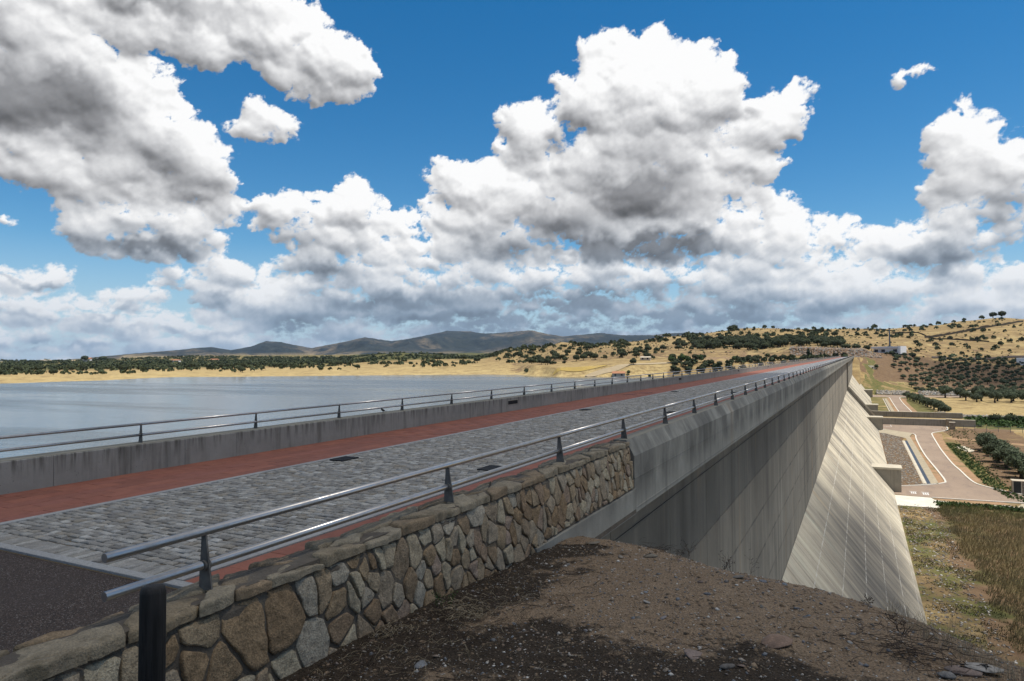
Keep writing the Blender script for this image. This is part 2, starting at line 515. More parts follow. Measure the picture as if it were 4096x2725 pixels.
def pos(T):
    return T.n.new('ShaderNodeNewGeometry').outputs['Position']


def objc(T):
    return T.n.new('ShaderNodeTexCoord').outputs['Object']


def orand(T):
    return T.n.new('ShaderNodeObjectInfo').outputs['Random']


def irand(T):
    return T.n.new('ShaderNodeNewGeometry').outputs['Random Per Island']


def attrf(T, nm):
    n = T.n.new('ShaderNodeAttribute'); n.attribute_name = nm
    return n.outputs['Fac']


def attrc(T, nm):
    n = T.n.new('ShaderNodeAttribute'); n.attribute_name = nm
    return n.outputs['Color']


def setp(T, p, col=None, rough=None, normal=None, metal=None):
    if col is not None: T.put(p.inputs['Base Color'], col)
    if rough is not None: T.put(p.inputs['Roughness'], rough)
    if normal is not None: T.put(p.inputs['Normal'], normal)
    if metal is not None: T.put(p.inputs['Metallic'], metal)


def scl(T, v, x, y, z):
    return T.vmath('MULTIPLY', v, (x, y, z))


def line_mask(T, coord, period, offset, width):
    """1 on lines every `period` along a coordinate"""
    f = T.math('FRACT', T.math('DIVIDE', T.math('SUBTRACT', coord, offset), period))
    d = T.math('MULTIPLY', T.math('MINIMUM', f, T.math('SUBTRACT', 1.0, f)), period)
    return T.rng(d, width * 0.4, width, 1.0, 0.0, smooth=True)


def concrete(name, base, stain, joints=None, streak=1.0, white=None, pores=True, streakvec=(1.0, 1.0, 0.09), bandz=None, patch=0.0, big=None, topz=None):
    m, T, p = mat_base(name)
    P = pos(T)
    x, y, z = T.xyz(P)
    n1 = T.noise(P, 0.55, 5, 0.6)
    n2 = T.noise(P, 6.0, 5, 0.65)
    st = T.noise(scl(T, P, *streakvec), 2.6, 5, 0.62)
    st2 = T.noise(scl(T, P, *streakvec), 0.55, 4, 0.6)
    col = T.mix(T.rng(n1, 0.3, 0.7), base, tuple(c * 0.74 for c in base))
    col = T.mix(T.math('MULTIPLY', T.rng(n2, 0.35, 0.75), 0.35), col, tuple(c * 1.22 for c in base))
    s = T.math('MULTIPLY', T.rng(st, 0.50, 0.72), T.rng(st2, 0.36, 0.62))
    col = T.mix(T.math('MULTIPLY', s, 0.85 * streak), col, stain)
    if patch:
        # broad weathered bands running down the face
        pv = scl(T, P, 0.05, 0.10, 0.06)
        pb = T.noise(pv, 1.0, 5, 0.62)
        pf = T.noise(scl(T, P, 0.07, 0.8, 0.07), 0.8, 6, 0.68)
        pm_ = T.math('MULTIPLY', T.rng(pb, 0.43, 0.58), T.rng(pf, 0.34, 0.60))
        col = T.mix(T.math('MULTIPLY', pm_, 0.9 * patch), col, tuple(c * 1.15 for c in stain))
        lite = T.math('MULTIPLY', T.rng(T.noise(scl(T, P, 0.07, 1.4, 0.07), 0.6, 5, 0.65), 0.52, 0.66), T.rng(pb, 0.58, 0.44))
        col = T.mix(T.math('MULTIPLY', lite, 0.6 * patch), col, tuple(min(c * 1.45, .8) for c in base))
        if big:  # one broad dark patch: staining, plus near-end shade put into the colour
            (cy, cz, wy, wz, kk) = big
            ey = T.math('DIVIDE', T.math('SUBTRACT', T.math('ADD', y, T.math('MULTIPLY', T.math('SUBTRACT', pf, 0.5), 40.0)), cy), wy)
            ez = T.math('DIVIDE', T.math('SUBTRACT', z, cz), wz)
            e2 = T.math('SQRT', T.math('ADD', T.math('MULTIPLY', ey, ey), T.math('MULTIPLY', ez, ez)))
            stain_shade = T.math('MULTIPLY', T.rng(e2, 0.35, 1.25, 1.0, 0.0), T.rng(T.noise(scl(T, P, 0.10, 1.0, 0.09), 0.9, 5, 0.6), 0.40, 0.60, 0.72, 1.0))
            col = T.mix(T.math('MULTIPLY', stain_shade, kk), col, tuple(c * 0.8 for c in stain))
        oc = T.math('MULTIPLY', T.rng(T.noise(scl(T, P, 0.05, 0.8, 0.05), 0.9, 3), 0.62, 0.72), T.rng(z, -12.0, -17.0, 0.8, 0.0))
        col = T.mix(T.math('MULTIPLY', oc, 0.5), col, (0.36, 0.22, 0.10))
    if bandz is not None:
        bm_ = T.math('MULTIPLY', T.rng(z, bandz[0], bandz[1], 1.0, 0.0), T.rng(T.noise(scl(T, P, 1, 1, 0.5), 1.1, 5, 0.65), 0.35, 0.6))
        col = T.mix(T.math('MULTIPLY', bm_, bandz[2]), col, stain)
    if topz:
        tm = T.math('MULTIPLY', T.rng(z, topz[0], topz[1], 0.0, 1.0), T.rng(T.noise(scl(T, P, 1.0, 9.0, 0.7), 1.0, 4, 0.65), 0.46, 0.62))
        col = T.mix(T.math('MULTIPLY', tm, 0.8), col, tuple(c * 0.8 for c in stain))
    if pores:
        v = T.voronoi(P, 16.0, 'F1')
        pm = T.math('MULTIPLY', T.rng(v, 0.10, 0.16, 1.0, 0.0), T.rng(T.noise(P, 3.0, 2), 0.52, 0.62))
        col = T.mix(T.math('MULTIPLY', pm, 0.7), col, tuple(c * 0.25 for c in base))
    if joints:
        wob = T.math('MULTIPLY', T.math('SUBTRACT', T.noise(P, 2.2, 5, 0.75), 0.5), 0.16)
        for (ax, per, off, w, c, k) in joints:
            co = (x, y, z)[ax]
            lm = line_mask(T, T.math('ADD', co, wob), per, off, w)
            brk = T.rng(T.noise(P, 0.7, 4, 0.7), 0.42, 0.60, 0.12, 1.0)
            col = T.mix(T.math('MULTIPLY', T.math('MULTIPLY', lm, brk), k), col, c)
    h = T.math('ADD', T.math('MULTIPLY', n2, 0.5), T.math('MULTIPLY', T.noise(P, 30.0, 3, 0.6), 0.4))
    setp(T, p, col, 0.88, T.bump(h, 0.5, 0.02))
    return m


M = {}
M['fascia'] = concrete('fascia_concrete', (0.32, 0.305, 0.26), (0.09, 0.085, 0.075), streak=1.0, bandz=(0.0, -0.40, 0.75), patch=0.45)
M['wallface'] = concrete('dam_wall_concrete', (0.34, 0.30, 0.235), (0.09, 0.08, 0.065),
                         joints=[(2, 2.0, -1.55, 0.09, (0.12, 0.11, 0.095), 0.75), (1, 4.767, 3.6, 0.07, (0.13, 0.11, 0.085), 0.6)], streak=1.0, streakvec=(1.0, 1.0, 0.05), patch=0.8, big=(5.0, -1.0, 80.0, 5.0, 0.6))  # big: upper wall stain, with the shade of the near end painted in
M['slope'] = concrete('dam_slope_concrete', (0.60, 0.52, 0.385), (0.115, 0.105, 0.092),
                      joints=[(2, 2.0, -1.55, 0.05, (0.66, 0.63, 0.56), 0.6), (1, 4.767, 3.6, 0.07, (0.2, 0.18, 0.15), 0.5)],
                      streak=0.75, streakvec=(0.10, 1.0, 0.09), patch=1.0, big=(78.0, -18.8, 42.0, 6.5, 0.92))  # big: lower slope stain that also carries painted shade at the near end
M['parapet'] = concrete('parapet_concrete', (0.285, 0.268, 0.235), (0.075, 0.066, 0.052), streak=1.0, streakvec=(1.0, 1.5, 0.12), bandz=(0.10, 0.52, 0.0), topz=(0.18, 0.54))
M['parapet_top'] = concrete('parapet_top_concrete', (0.27, 0.245, 0.19), (0.13, 0.115, 0.085), streak=0.4, streakvec=(1, .3, 1))
M['basin'] = concrete('basin_concrete', (0.30, 0.27, 0.22), (0.07, 0.063, 0.055), streak=1.0, streakvec=(1.0, 1.0, 0.10))
M['block'] = concrete('block_concrete', (0.31, 0.28, 0.225), (0.14, 0.12, 0.1), streak=0.9)
M['pale_cap'] = concrete('pale_cap_concrete', (0.56, 0.50, 0.39), (0.34, 0.29, 0.22), streak=0.5)
M['apron'] = concrete('apron_concrete', (0.66, 0.62, 0.53), (0.42, 0.39, 0.33), streak=0.4, streakvec=(1, 1, 1))
M['ditch'] = concrete('ditch_concrete', (0.40, 0.34, 0.24), (0.24, 0.19, 0.12), streak=0.5, streakvec=(1, 1, 1))
M['core'], _T, _p = mat_base('joint_shadow'); setp(_T, _p, (0.045, 0.042, 0.036), 0.95)


def granular(name, cols, scale=18.0, rough=0.85, bumpk=0.5, rnd='obj', spread=1.0, fine=90.0, bdist=0.01, lich=None):
    """stone-like: a few colours picked at random per piece, plus grain"""
    m, T, p = mat_base(name)
    P = pos(T)
    r = orand(T) if rnd == 'obj' else irand(T)
    stops = [(i / max(1, len(cols) - 1), c) for i, c in enumerate(cols)]
    c = T.ramp(r, stops)
    n = T.noise(P, scale, 6, 0.7)
    f = T.noise(P, fine, 3, 0.7)
    k = T.math('MULTIPLY', T.rng(n, 0.25, 0.75, 0.62, 1.35), T.rng(f, 0.25, 0.75, 0.6, 1.4))
    k = T.math('ADD', T.math('MULTIPLY', T.math('SUBTRACT', k, 1.0), spread), 1.0)
    c = T.vmath('MULTIPLY', c, T.vec(k, k, k))
    if lich:
        c = T.mix(T.math('MULTIPLY', T.rng(T.noise(P, 5.0, 5, 0.7), 0.56, 0.66), 0.8), c, lich)
    setp(T, p, c, rough, T.bump(T.math('ADD', n, T.math('MULTIPLY', f, 0.4)), bumpk, bdist))
    return m


SETT_C = [(0.20, 0.186, 0.16), (0.30, 0.283, 0.25), (0.15, 0.138, 0.12), (0.38, 0.365, 0.33), (0.23, 0.20, 0.155), (0.25, 0.245, 0.23)]
M['sett'] = granular('granite_setts', SETT_C, 9.0, 0.72, 0.5, 'obj')
M['sett_many'] = granular('granite_setts_far', SETT_C, 9.0, 0.72, 0.5, 'isl')
RED_C = [(0.225, 0.080, 0.052), (0.265, 0.098, 0.062), (0.20, 0.075, 0.05), (0.245, 0.092, 0.064)]
M['slab'] = granular('red_paving', RED_C, 5.0, 0.85, 0.35, 'obj', 0.5)
M['slab_many'] = granular('red_paving_far', RED_C, 5.0, 0.85, 0.35, 'isl', 0.5)
M['kerb'] = granular('granite_kerb', [(0.26, 0.255, 0.245), (0.31, 0.305, 0.29)], 30.0, 0.8, 0.4, 'obj', 0.6)
M['stone'] = granular('granite_rubble', [(0.32, 0.25, 0.16), (0.25, 0.17, 0.095), (0.36, 0.31, 0.22), (0.38, 0.32, 0.22), (0.28, 0.21, 0.135), (0.33, 0.295, 0.23), (0.22, 0.15, 0.085), (0.30, 0.225, 0.17)],
                      14.0, 0.9, 1.0, 'obj', 1.25, 75.0, 0.03)
M['coping'] = granular('coping_stone', [(0.23, 0.18, 0.115), (0.265, 0.225, 0.16), (0.20, 0.15, 0.095), (0.25, 0.18, 0.11)], 9.0, 0.92, 0.9, 'obj', 1.0, 80.0, 0.03, lich=(0.12, 0.10, 0.065))
M['rock'] = granular('slate_chips', [(0.16, 0.135, 0.10), (0.11, 0.10, 0.09), (0.17, 0.19, 0.21), (0.20, 0.13, 0.09), (0.22, 0.19, 0.15), (0.09, 0.10, 0.12), (0.30, 0.27, 0.23)], 14.0, 0.8, 0.6, 'obj', 0.8)
M['rock_many'] = granular('gravel_chips', [(0.19, 0.145, 0.10), (0.12, 0.095, 0.07), (0.15, 0.16, 0.17), (0.21, 0.14, 0.09), (0.25, 0.20, 0.15), (0.55, 0.52, 0.47), (0.16, 0.12, 0.085)], 14.0, 0.8, 0.5, 'isl', 0.6)
M['riprap'] = granular('riprap_rock', [(0.34, 0.31, 0.26), (0.16, 0.15, 0.14), (0.42, 0.39, 0.34), (0.26, 0.20, 0.13), (0.20, 0.22, 0.23)], 3.0, 0.85, 0.6, 'isl', 0.7)
M['rubble_small'] = granular('rubble_masonry', [(0.33, 0.26, 0.18), (0.25, 0.20, 0.14), (0.38, 0.32, 0.25)], 6.0, 0.9, 0.6, 'isl', 0.7)


def flat_noise(name, c1, c2, scale, rough=0.9, bumpk=0.4, bscale=None, bdist=0.01, c3=None, s3=1.0):
    m, T, p = mat_base(name)
    P = pos(T)
    n = T.noise(P, scale, 6, 0.65)
    c = T.mix(T.rng(n, 0.35, 0.65), c1, c2)
    if c3 is not None:
        c = T.mix(T.rng(T.noise(P, s3, 5, 0.6), 0.5, 0.62), c, c3)
    b = T.noise(P, bscale or scale * 2, 5, 0.65)
    setp(T, p, c, rough, T.bump(b, bumpk, bdist))
    return m


M['mortar'] = flat_noise('wall_mortar', (0.135, 0.112, 0.085), (0.085, 0.07, 0.055), 5.0, 0.95, 0.9, 40.0, 0.02)
M['sand_joint'] = flat_noise('sandy_joint', (0.155, 0.115, 0.065), (0.10, 0.076, 0.045), 7.0, 0.95, 0.5, 60.0)
M['red_joint'] = flat_noise('dark_red_joint', (0.075, 0.04, 0.03), (0.10, 0.05, 0.035), 7.0, 0.95, 0.5, 60.0)


def asphalt_mat():
    m, T, p = mat_base('old_asphalt')
    P = pos(T)
    v = T.voronoi(P, 110.0, 'F1', out='Color')
    r = T.xyz(v)[0]
    c = T.ramp(r, [(0.0, (0.024, 0.017, 0.013)), (0.6, (0.05, 0.035, 0.027)), (0.9, (0.095, 0.064, 0.048)), (0.97, (0.20, 0.18, 0.16))])
    c = T.mix(T.math('MULTIPLY', T.rng(T.noise(P, 1.2, 5), 0.4, 0.65), 0.4), c, (0.06, 0.045, 0.038))
    setp(T, p, c, 0.9, T.bump(T.voronoi(P, 110.0, 'F1'), 0.8, 0.008))
    return m


M['asphalt'] = asphalt_mat()


def steel_mat():
    m, T, p = mat_base('brushed_steel')
    P = pos(T)
    n = T.noise(scl(T, P, 40.0, 1.0, 40.0), 1.5, 4, 0.6)
    dirt = T.rng(T.noise(P, 7.0, 5, 0.7), 0.45, 0.75)
    c = T.mix(T.math('MULTIPLY', dirt, 0.6), (0.50, 0.48, 0.46), (0.27, 0.245, 0.22))
    setp(T, p, c, T.math('ADD', 0.30, T.math('MULTIPLY', dirt, 0.25)), T.bump(n, 0.15, 0.002), 0.92)
    return m


M['steel'] = steel_mat()
m, T, p = mat_base('dull_post_steel')
P = pos(T)
setp(T, p, T.mix(T.rng(T.noise(P, 9.0, 5, 0.7), 0.35, 0.7), (0.175, 0.165, 0.15), (0.085, 0.078, 0.07)), 0.6, T.bump(T.noise(P, 60, 3), 0.2, 0.002), 0.35)
M['post_steel'] = m
m, T, p = mat_base('charred_wood')
P = pos(T)
g = T.noise(scl(T, P, 45.0, 45.0, 2.2), 1.0, 5, 0.65)
setp(T, p, T.mix(T.rng(g, 0.4, 0.7), (0.008, 0.0075, 0.007), (0.028, 0.026, 0.025)), 0.75, T.bump(g, 0.8, 0.006))
M['char'] = m


def simple(name, col, rough=0.8, metal=0.0, nscale=8.0, var=0.25):
    m, T, p = mat_base(name)
    n = T.noise(pos(T), nscale, 4, 0.6)
    k = T.rng(n, 0.3, 0.7, 1 - var, 1 + var)
    setp(T, p, T.vmath('MULTIPLY', T.vec(*col), T.vec(k, k, k)), rough, None, metal)
    return m


M['iron'] = simple('cast_iron', (0.02, 0.02, 0.021), 0.6, 0.3)
M['bird'] = simple('bird_plumage', (0.02, 0.019, 0.018), 0.7)
M['black_gap'] = simple('dark_recess', (0.012, 0.012, 0.012), 0.9)
M['white_wall'] = simple('white_render', (0.82, 0.81, 0.80), 0.8, var=0.05)
M['grey_band'] = simple('grey_band', (0.62, 0.61, 0.63), 0.8, var=0.06)
M['shutter'] = simple('dark_shutter', (0.035, 0.032, 0.035), 0.6)
M['red_brown'] = simple('red_brown_post', (0.14, 0.04, 0.03), 0.7)
M['roof_tile'] = simple('clay_roof', (0.36, 0.17, 0.09), 0.85)
M['cream'] = simple('cream_render', (0.5, 0.43, 0.33), 0.85, var=0.1)
M['mast_grey'] = simple('mast_metal', (0.12, 0.14, 0.17), 0.5, 0.4)
M['tank'] = simple('pale_tank', (0.6, 0.5, 0.38), 0.7)
M['kerb_white'] = simple('pale_kerb', (0.62, 0.58, 0.50), 0.8, var=0.15)
M['white_paint'] = simple('worn_white_paint', (0.6, 0.58, 0.55), 0.8, var=0.2)
M['dark_panel'] = simple('dark_panel', (0.03, 0.032, 0.03), 0.5)
M['wood'] = simple('weathered_fence_post', (0.10, 0.085, 0.065), 0.9)
M['trunk'] = flat_noise('bark', (0.075, 0.06, 0.045), (0.04, 0.032, 0.026), 8.0, 0.95, 0.8, 14.0, 0.03)
M['twig'] = simple('dead_twig', (0.055, 0.038, 0.027), 0.9, var=0.5)
M['straw'] = simple('dry_straw', (0.30, 0.24, 0.155), 0.85, var=0.35)
M['weed'] = simple('green_weed', (0.05, 0.085, 0.022), 0.7, var=0.3)


def road_mat():
    m, T, p = mat_base('valley_road_surface')
    P = pos(T)
    n = T.noise(P, 0.09, 5, 0.6); f = T.noise(scl(T, P, 1.0, 0.25, 1.0), 0.5, 5, 0.65)
    c = T.mix(T.rng(n, 0.35, 0.65), (0.30, 0.225, 0.165), (0.25, 0.185, 0.135))
    c = T.mix(T.math('MULTIPLY', T.rng(f, 0.5, 0.75), 0.5), c, (0.12, 0.09, 0.085))
    setp(T, p, c, 0.9)
    return m


M['road'] = road_mat()


def leaf_mat(name, c1, c2, c3, hue=0.0):
    m, T, p = mat_base(name)
    r = irand(T); o = orand(T)
    n = T.noise(objc(T), 0.55, 3, 0.6)
    c = T.mix(r, c1, c2)
    c = T.mix(T.rng(n, 0.45, 0.62), c, c3)
    k = T.rng(o, 0.0, 1.0, 0.75, 1.25)
    c = T.vmath('MULTIPLY', c, T.vec(k, k, k))
    setp(T, p, c, 0.75)
    p.inputs['Specular IOR Level'].default_value = 0.2
    return m


M['olive_leaf'] = leaf_mat('olive_foliage', (0.085, 0.108, 0.056), (0.125, 0.15, 0.088), (0.06, 0.08, 0.04))
M['oak_leaf'] = leaf_mat('holm_oak_foliage', (0.046, 0.058, 0.024), (0.072, 0.084, 0.036), (0.034, 0.043, 0.019))
M['green_leaf'] = leaf_mat('bright_foliage', (0.055, 0.10, 0.022), (0.085, 0.14, 0.035), (0.04, 0.07, 0.018))
M['cypress_leaf'] = leaf_mat('cypress_foliage', (0.02, 0.035, 0.014), (0.03, 0.045, 0.02), (0.014, 0.025, 0.01))
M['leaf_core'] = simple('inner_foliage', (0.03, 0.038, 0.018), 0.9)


def terrain_mat():
    m, T, p = mat_base('dry_grassland')
    P = pos(T)
    fine = T.noise(P, 0.45, 6, 0.7)
    mid = T.noise(P, 0.045, 6, 0.62)
    terr = T.noise(scl(T, P, 1.0, 1.0, 6.0), 0.02, 6, 0.65)
    gold = T.mix(T.rng(mid, 0.38, 0.62), (0.36, 0.265, 0.125), (0.235, 0.168, 0.082))
    gold = T.mix(attrf(T, 'pale'), gold, T.mix(T.rng(fine, .35, .65), (0.50, 0.385, 0.185), (0.40, 0.30, 0.14)))
    gold = T.mix(T.math('MULTIPLY', T.rng(fine, 0.45, 0.68), 0.65), gold, (0.20, 0.13, 0.062))
    gold = T.mix(T.math('MULTIPLY', T.rng(terr, 0.52, 0.66), 0.55), gold, (0.46, 0.36, 0.175))
    cont = T.noise(scl(T, P, 1.0, 1.0, 9.0), 0.09, 5, 0.7)
    gold = T.mix(T.math('MULTIPLY', T.rng(cont, 0.50, 0.62), 0.6), gold, (0.15, 0.105, 0.055))
    soil = T.mix(T.rng(fine, 0.35, 0.65), (0.20, 0.135, 0.080), (0.14, 0.09, 0.055))
    green = T.mix(T.rng(fine, 0.35, 0.65), (0.085, 0.10, 0.034), (0.18, 0.145, 0.062))
    rock = T.mix(T.rng(T.noise(P, 0.35, 6, 0.75), 0.35, 0.65), (0.17, 0.105, 0.06), (0.30, 0.22, 0.14))
    scrub = T.mix(T.rng(fine, 0.4, 0.62), (0.11, 0.105, 0.04), (0.055, 0.06, 0.025))
    jit = T.math('MULTIPLY', T.math('SUBTRACT', T.noise(P, 0.12, 5, 0.7), 0.5), 0.9)
    def msk(nm):
        return T.rng(T.math('ADD', attrf(T, nm), jit), 0.42, 0.58, 0.0, 1.0, smooth=True)
    c = T.mix(msk('soil'), gold, soil)
    c = T.mix(msk('scrub'), c, scrub)
    c = T.mix(msk('green'), c, green)
    c = T.mix(msk('rock'), c, rock)
    hb = T.math('ADD', fine, T.math('MULTIPLY', mid, 2.0))
    setp(T, p, c, 0.95, T.bump(hb, 0.9, 0.6))
    p.inputs['Specular IOR Level'].default_value = 0.05
    return m


M['terrain'] = terrain_mat()


def mountain_mat():
    m, T, p = mat_base('wooded_mountain')
    P = pos(T)
    n = T.noise(P, 0.0012, 7, 0.62); f = T.noise(P, 0.010, 7, 0.75)
    c = T.mix(T.rng(f, 0.42, 0.62), (0.009, 0.017, 0.024), (0.030, 0.038, 0.036))
    c = T.mix(T.math('MULTIPLY', T.rng(n, 0.50, 0.60), T.rng(f, 0.40, 0.60)), c, (0.15, 0.12, 0.085))  # broad patches: woods and dry grass, with cloud shade put into the tone
    z = T.xyz(P)[2]
    low = T.math('MULTIPLY', T.rng(z, 60.0, 5.0), T.rng(T.noise(P, 0.0035, 4), 0.46, 0.56))
    c = T.mix(T.math('MULTIPLY', low, 0.85), c, (0.40, 0.30, 0.15))
    setp(T, p, c, 0.95, T.bump(T.math('ADD', n, T.math('MULTIPLY', f, 0.5)), 1.0, 50.0))
    return m


M['mountain'] = mountain_mat()


def water_mat():
    m, T, p = mat_base('reservoir_water')
    P = pos(T)
    wind = T.rng(T.noise(scl(T, P, 0.0035, 0.016, 1.0), 1.0, 4, 0.6), 0.44, 0.56)
    r1 = T.noise(scl(T, P, 1.0, 1.0, 1.0), 1.1, 4, 0.6)
    r2 = T.noise(scl(T, P, 0.5, 1.2, 1.0), 0.16, 4, 0.6)
    h = T.math('ADD', T.math('MULTIPLY', r1, 0.35), T.math('MULTIPLY', r2, 1.0))
    b = T.n.new('ShaderNodeBump'); b.inputs['Distance'].default_value = 0.5
    T.put(b.inputs['Height'], h)
    T.put(b.inputs['Strength'], T.rng(wind, 0.0, 1.0, 0.30, 1.0))
    setp(T, p, (0.07, 0.088, 0.098), T.rng(wind, 0.0, 1.0, 0.10, 0.28), b.outputs[0])
    p.inputs['IOR'].default_value = 1.33
    p.inputs['Specular IOR Level'].default_value = 0.5
    return m


M['water'] = water_mat()


def dirt_mat():
    m, T, p = mat_base('sandy_dirt')
    P = pos(T)
    f = T.noise(P, 42.0, 5, 0.75); mid = T.noise(P, 3.2, 6, 0.65); big = T.noise(P, 0.9, 5, 0.62)
    c = T.mix(T.rng(f, 0.35, 0.65), (0.32, 0.232, 0.15), (0.155, 0.108, 0.07))
    c = T.mix(T.math('MULTIPLY', T.rng(mid, 0.5, 0.7), 0.5), c, (0.36, 0.265, 0.175))
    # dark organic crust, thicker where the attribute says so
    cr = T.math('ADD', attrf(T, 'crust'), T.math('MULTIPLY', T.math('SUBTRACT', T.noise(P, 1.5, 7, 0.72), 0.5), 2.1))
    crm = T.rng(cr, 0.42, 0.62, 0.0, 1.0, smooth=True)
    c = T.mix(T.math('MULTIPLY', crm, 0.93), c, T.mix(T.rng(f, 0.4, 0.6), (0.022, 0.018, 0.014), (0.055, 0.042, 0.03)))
    far = attrf(T, 'far')
    fs = T.noise(P, 1.2, 6, 0.7)
    c = T.mix(far, c, T.mix(T.rng(fs, 0.4, 0.62), (0.17, 0.125, 0.07), (0.085, 0.085, 0.035)))
    gr = T.voronoi(P, 55.0, 'F1')
    setp(T, p, c, 0.95, T.bump(T.math('ADD', T.math('MULTIPLY', f, 0.8), T.math('ADD', mid, gr)), 0.9, 0.025))
    p.inputs['Specular IOR Level'].default_value = 0.1
    return m


M['dirt'] = dirt_mat()

# ------------------------------------------------------------ the land: heights by azimuth and distance from the dam's near end
WATER_Z = -12.8
FLOOR_Z = -24.1
TCOL_UP = [(-74.15, [(20, -34.0), (519, -24.0), (649, -15.0), (660.9487339880171, -10.8), (907.2261644320913, -12.6), (1203.5035948761654, -12.6), (1600.0, -11.1), (2000.0, -8.0), (2600.0, -1.3)]), (-63.83, [(20, -34.0), (446, -24.0), (557, -15.0), (650.0, -12.4), (900.0, -13.7), (1200.0, -13.7), (1600, -12.7), (2000, -8.8), (2600, -0.8)]), (-58.83, [(20, -34.0), (461, -24.0), (576, -15.0), (680.0, -13.1), (900.0, -13.9), (1200.0, -13.0), (1700, -11.5), (2200, -6.7), (2800, -0.7)]), (-53.23, [(20, -34.0), (511, -24.0), (639, -15.0), (750.0, -12.4), (1000.0, -13.3), (1300.0, -13.0), (1800, -8.6), (2300, -0.4), (3000, 10.3)]), (-47.96, [(20, -34.0), (489, -24.0), (611, -15.0), (760.0, -12.2), (1000.0, -13.3), (1300.0, -11.9), (1900, -7.1), (2500, 2.6), (3500, 13.3)]), (-42.28, [(20, -34.0), (477, -24.0), (597, -15.0), (750.0, -10.9), (950.0, -11.8), (1300.0, -10.2), (2000, -3.0), (2800, 4.7), (4000, 16.6)]), (-36.28, [(20, -34.0), (471, -24.0), (589, -15.0), (750.0, -8.6), (950.0, -8.8), (1300.0, -2.6), (1550, 9.2), (2300, -1.3), (4000, 16.4)]), (-30.07, [(20, -34.0), (463, -24.0), (579, -15.0), (750.0, -7.4), (950.0, -6.6), (1300.0, -1.9), (2000, 0.7), (3000, 6.6), (4200, 21.5)]), (-26.93, [(20, -34.0), (449, -24.0), (561, -15.0), (680.0, -6.5), (800.0, -3.9), (950.0, 2.4), (1100, 11.6), (1300, 11.8), (1700, 10.5)]), (-24.83, [(20, -34.0), (427, -24.0), (533, -15.0), (560.0, -7.4), (660.0, -5.3), (800.0, 1.8), (950, 12.5), (1100, 13.7), (1400, 11.3)]), (-22.74, [(20, -34.0), (403, -24.0), (503, -15.0), (515.2547104604064, -8.8), (570.0681089038682, -6.4), (654.8815073473301, 0.3), (780.0, 8.9), (900.0, 17.5), (1000.0, 16.5)]), (-20.25, [(20, -34.0), (400, -24.0), (500, -15.0), (511.5895077585407, -8.1), (554.2490751206369, -5.2), (646.9086424827331, 0.1), (760.0, 5.3), (880.0, 12.3), (1000.0, 14.7)]), (-17.58, [(20, -34.0), (402, -24.0), (503, -15.0), (514.7586530515382, -7.2), (542.9407110140152, -4.4), (611.1227689764922, -0.2), (720.0, 6.1), (850.0, 13.3), (1000.0, 20.3)]), (-13.55, [(20, -34.0), (415, -24.0), (519, -15.0), (530.8862941307723, -8.4), (553.5849541263098, -4.2), (596.2836141218471, -0.7), (700.0, 6.7), (850.0, 17.2), (1050.0, 29.4)]), (-7.76, [(20, -34.0), (431, -24.0), (539, -15.0), (550.7068375216187, -7.0), (575.0665127642683, -3.7), (589.426188006918, -1.3), (700.0, 7.6), (850.0, 20.4), (1080.0, 38.6)]), (-4.11, [(20, -34.0), (433, -24.0), (542, -15.0), (553.5117059275087, -5.1), (585.5177259121558, -2.0), (602.5237458968028, -0.6), (612.0, 4.9), (750.0, 14.1), (1080.0, 36.7)]), (-0.22, [(20, -34.0), (440, -26.0), (500, -15.0), (565, -2.9), (590, -2.4), (606, -1.8), (620, 3.5), (780, 13.8), (1080, 35.7)])]
TCOL_DN = [(0.15, [(20, -26.3), (300, -26.3), (496, -26.3), (540, -14.2), (580, -2.6), (606, -1.6), (620, 3.4), (780, 13.7), (1080, 35.5)]), (1.02, [(20, -26.3), (300, -26.3), (499, -26.3), (548, -16.4), (590, -3.9), (622, -0.9), (640, 0.9), (800, 13.3), (1090, 35.8)]), (2.63, [(20, -26.3), (300, -26.3), (505, -26.3), (560, -18.8), (610, -4.9), (640, -1.1), (660, 1.0), (820, 13.7), (1100, 35.6)]), (3.88, [(20, -26.3), (300, -26.3), (510, -26.3), (570, -20.4), (640, -8.4), (680, -3.8), (700, 0.0), (850, 15.0), (1120, 37.7)]), (4.8, [(20, -26.3), (300, -26.3), (515, -26.3), (575, -21.2), (650, -10.2), (700, -4.0), (720, -0.5), (870, 15.6), (1140, 40.7)]), (6.58, [(20, -26.3), (300, -26.3), (525, -26.3), (585, -21.3), (660, -11.9), (720, -5.1), (740, -1.2), (880, 16.8), (1150, 46.2)]), (8.58, [(20, -26.3), (300, -26.3), (540, -26.3), (600, -21.9), (680, -12.6), (730, -5.8), (750, -1.9), (890, 18.4), (1150, 48.5)]), (11.26, [(20, -26.3), (300, -26.3), (560, -26.3), (620, -22.5), (700, -13.3), (740, -6.4), (760, -2.6), (890, 16.6), (1150, 44.3)]), (20.25, [(20, -26.3), (300, -26.3), (600, -26.3), (660, -22.4), (740, -14.0), (780, -8.0), (800, -5.2), (920, 7.2), (1200, 27.9)])]
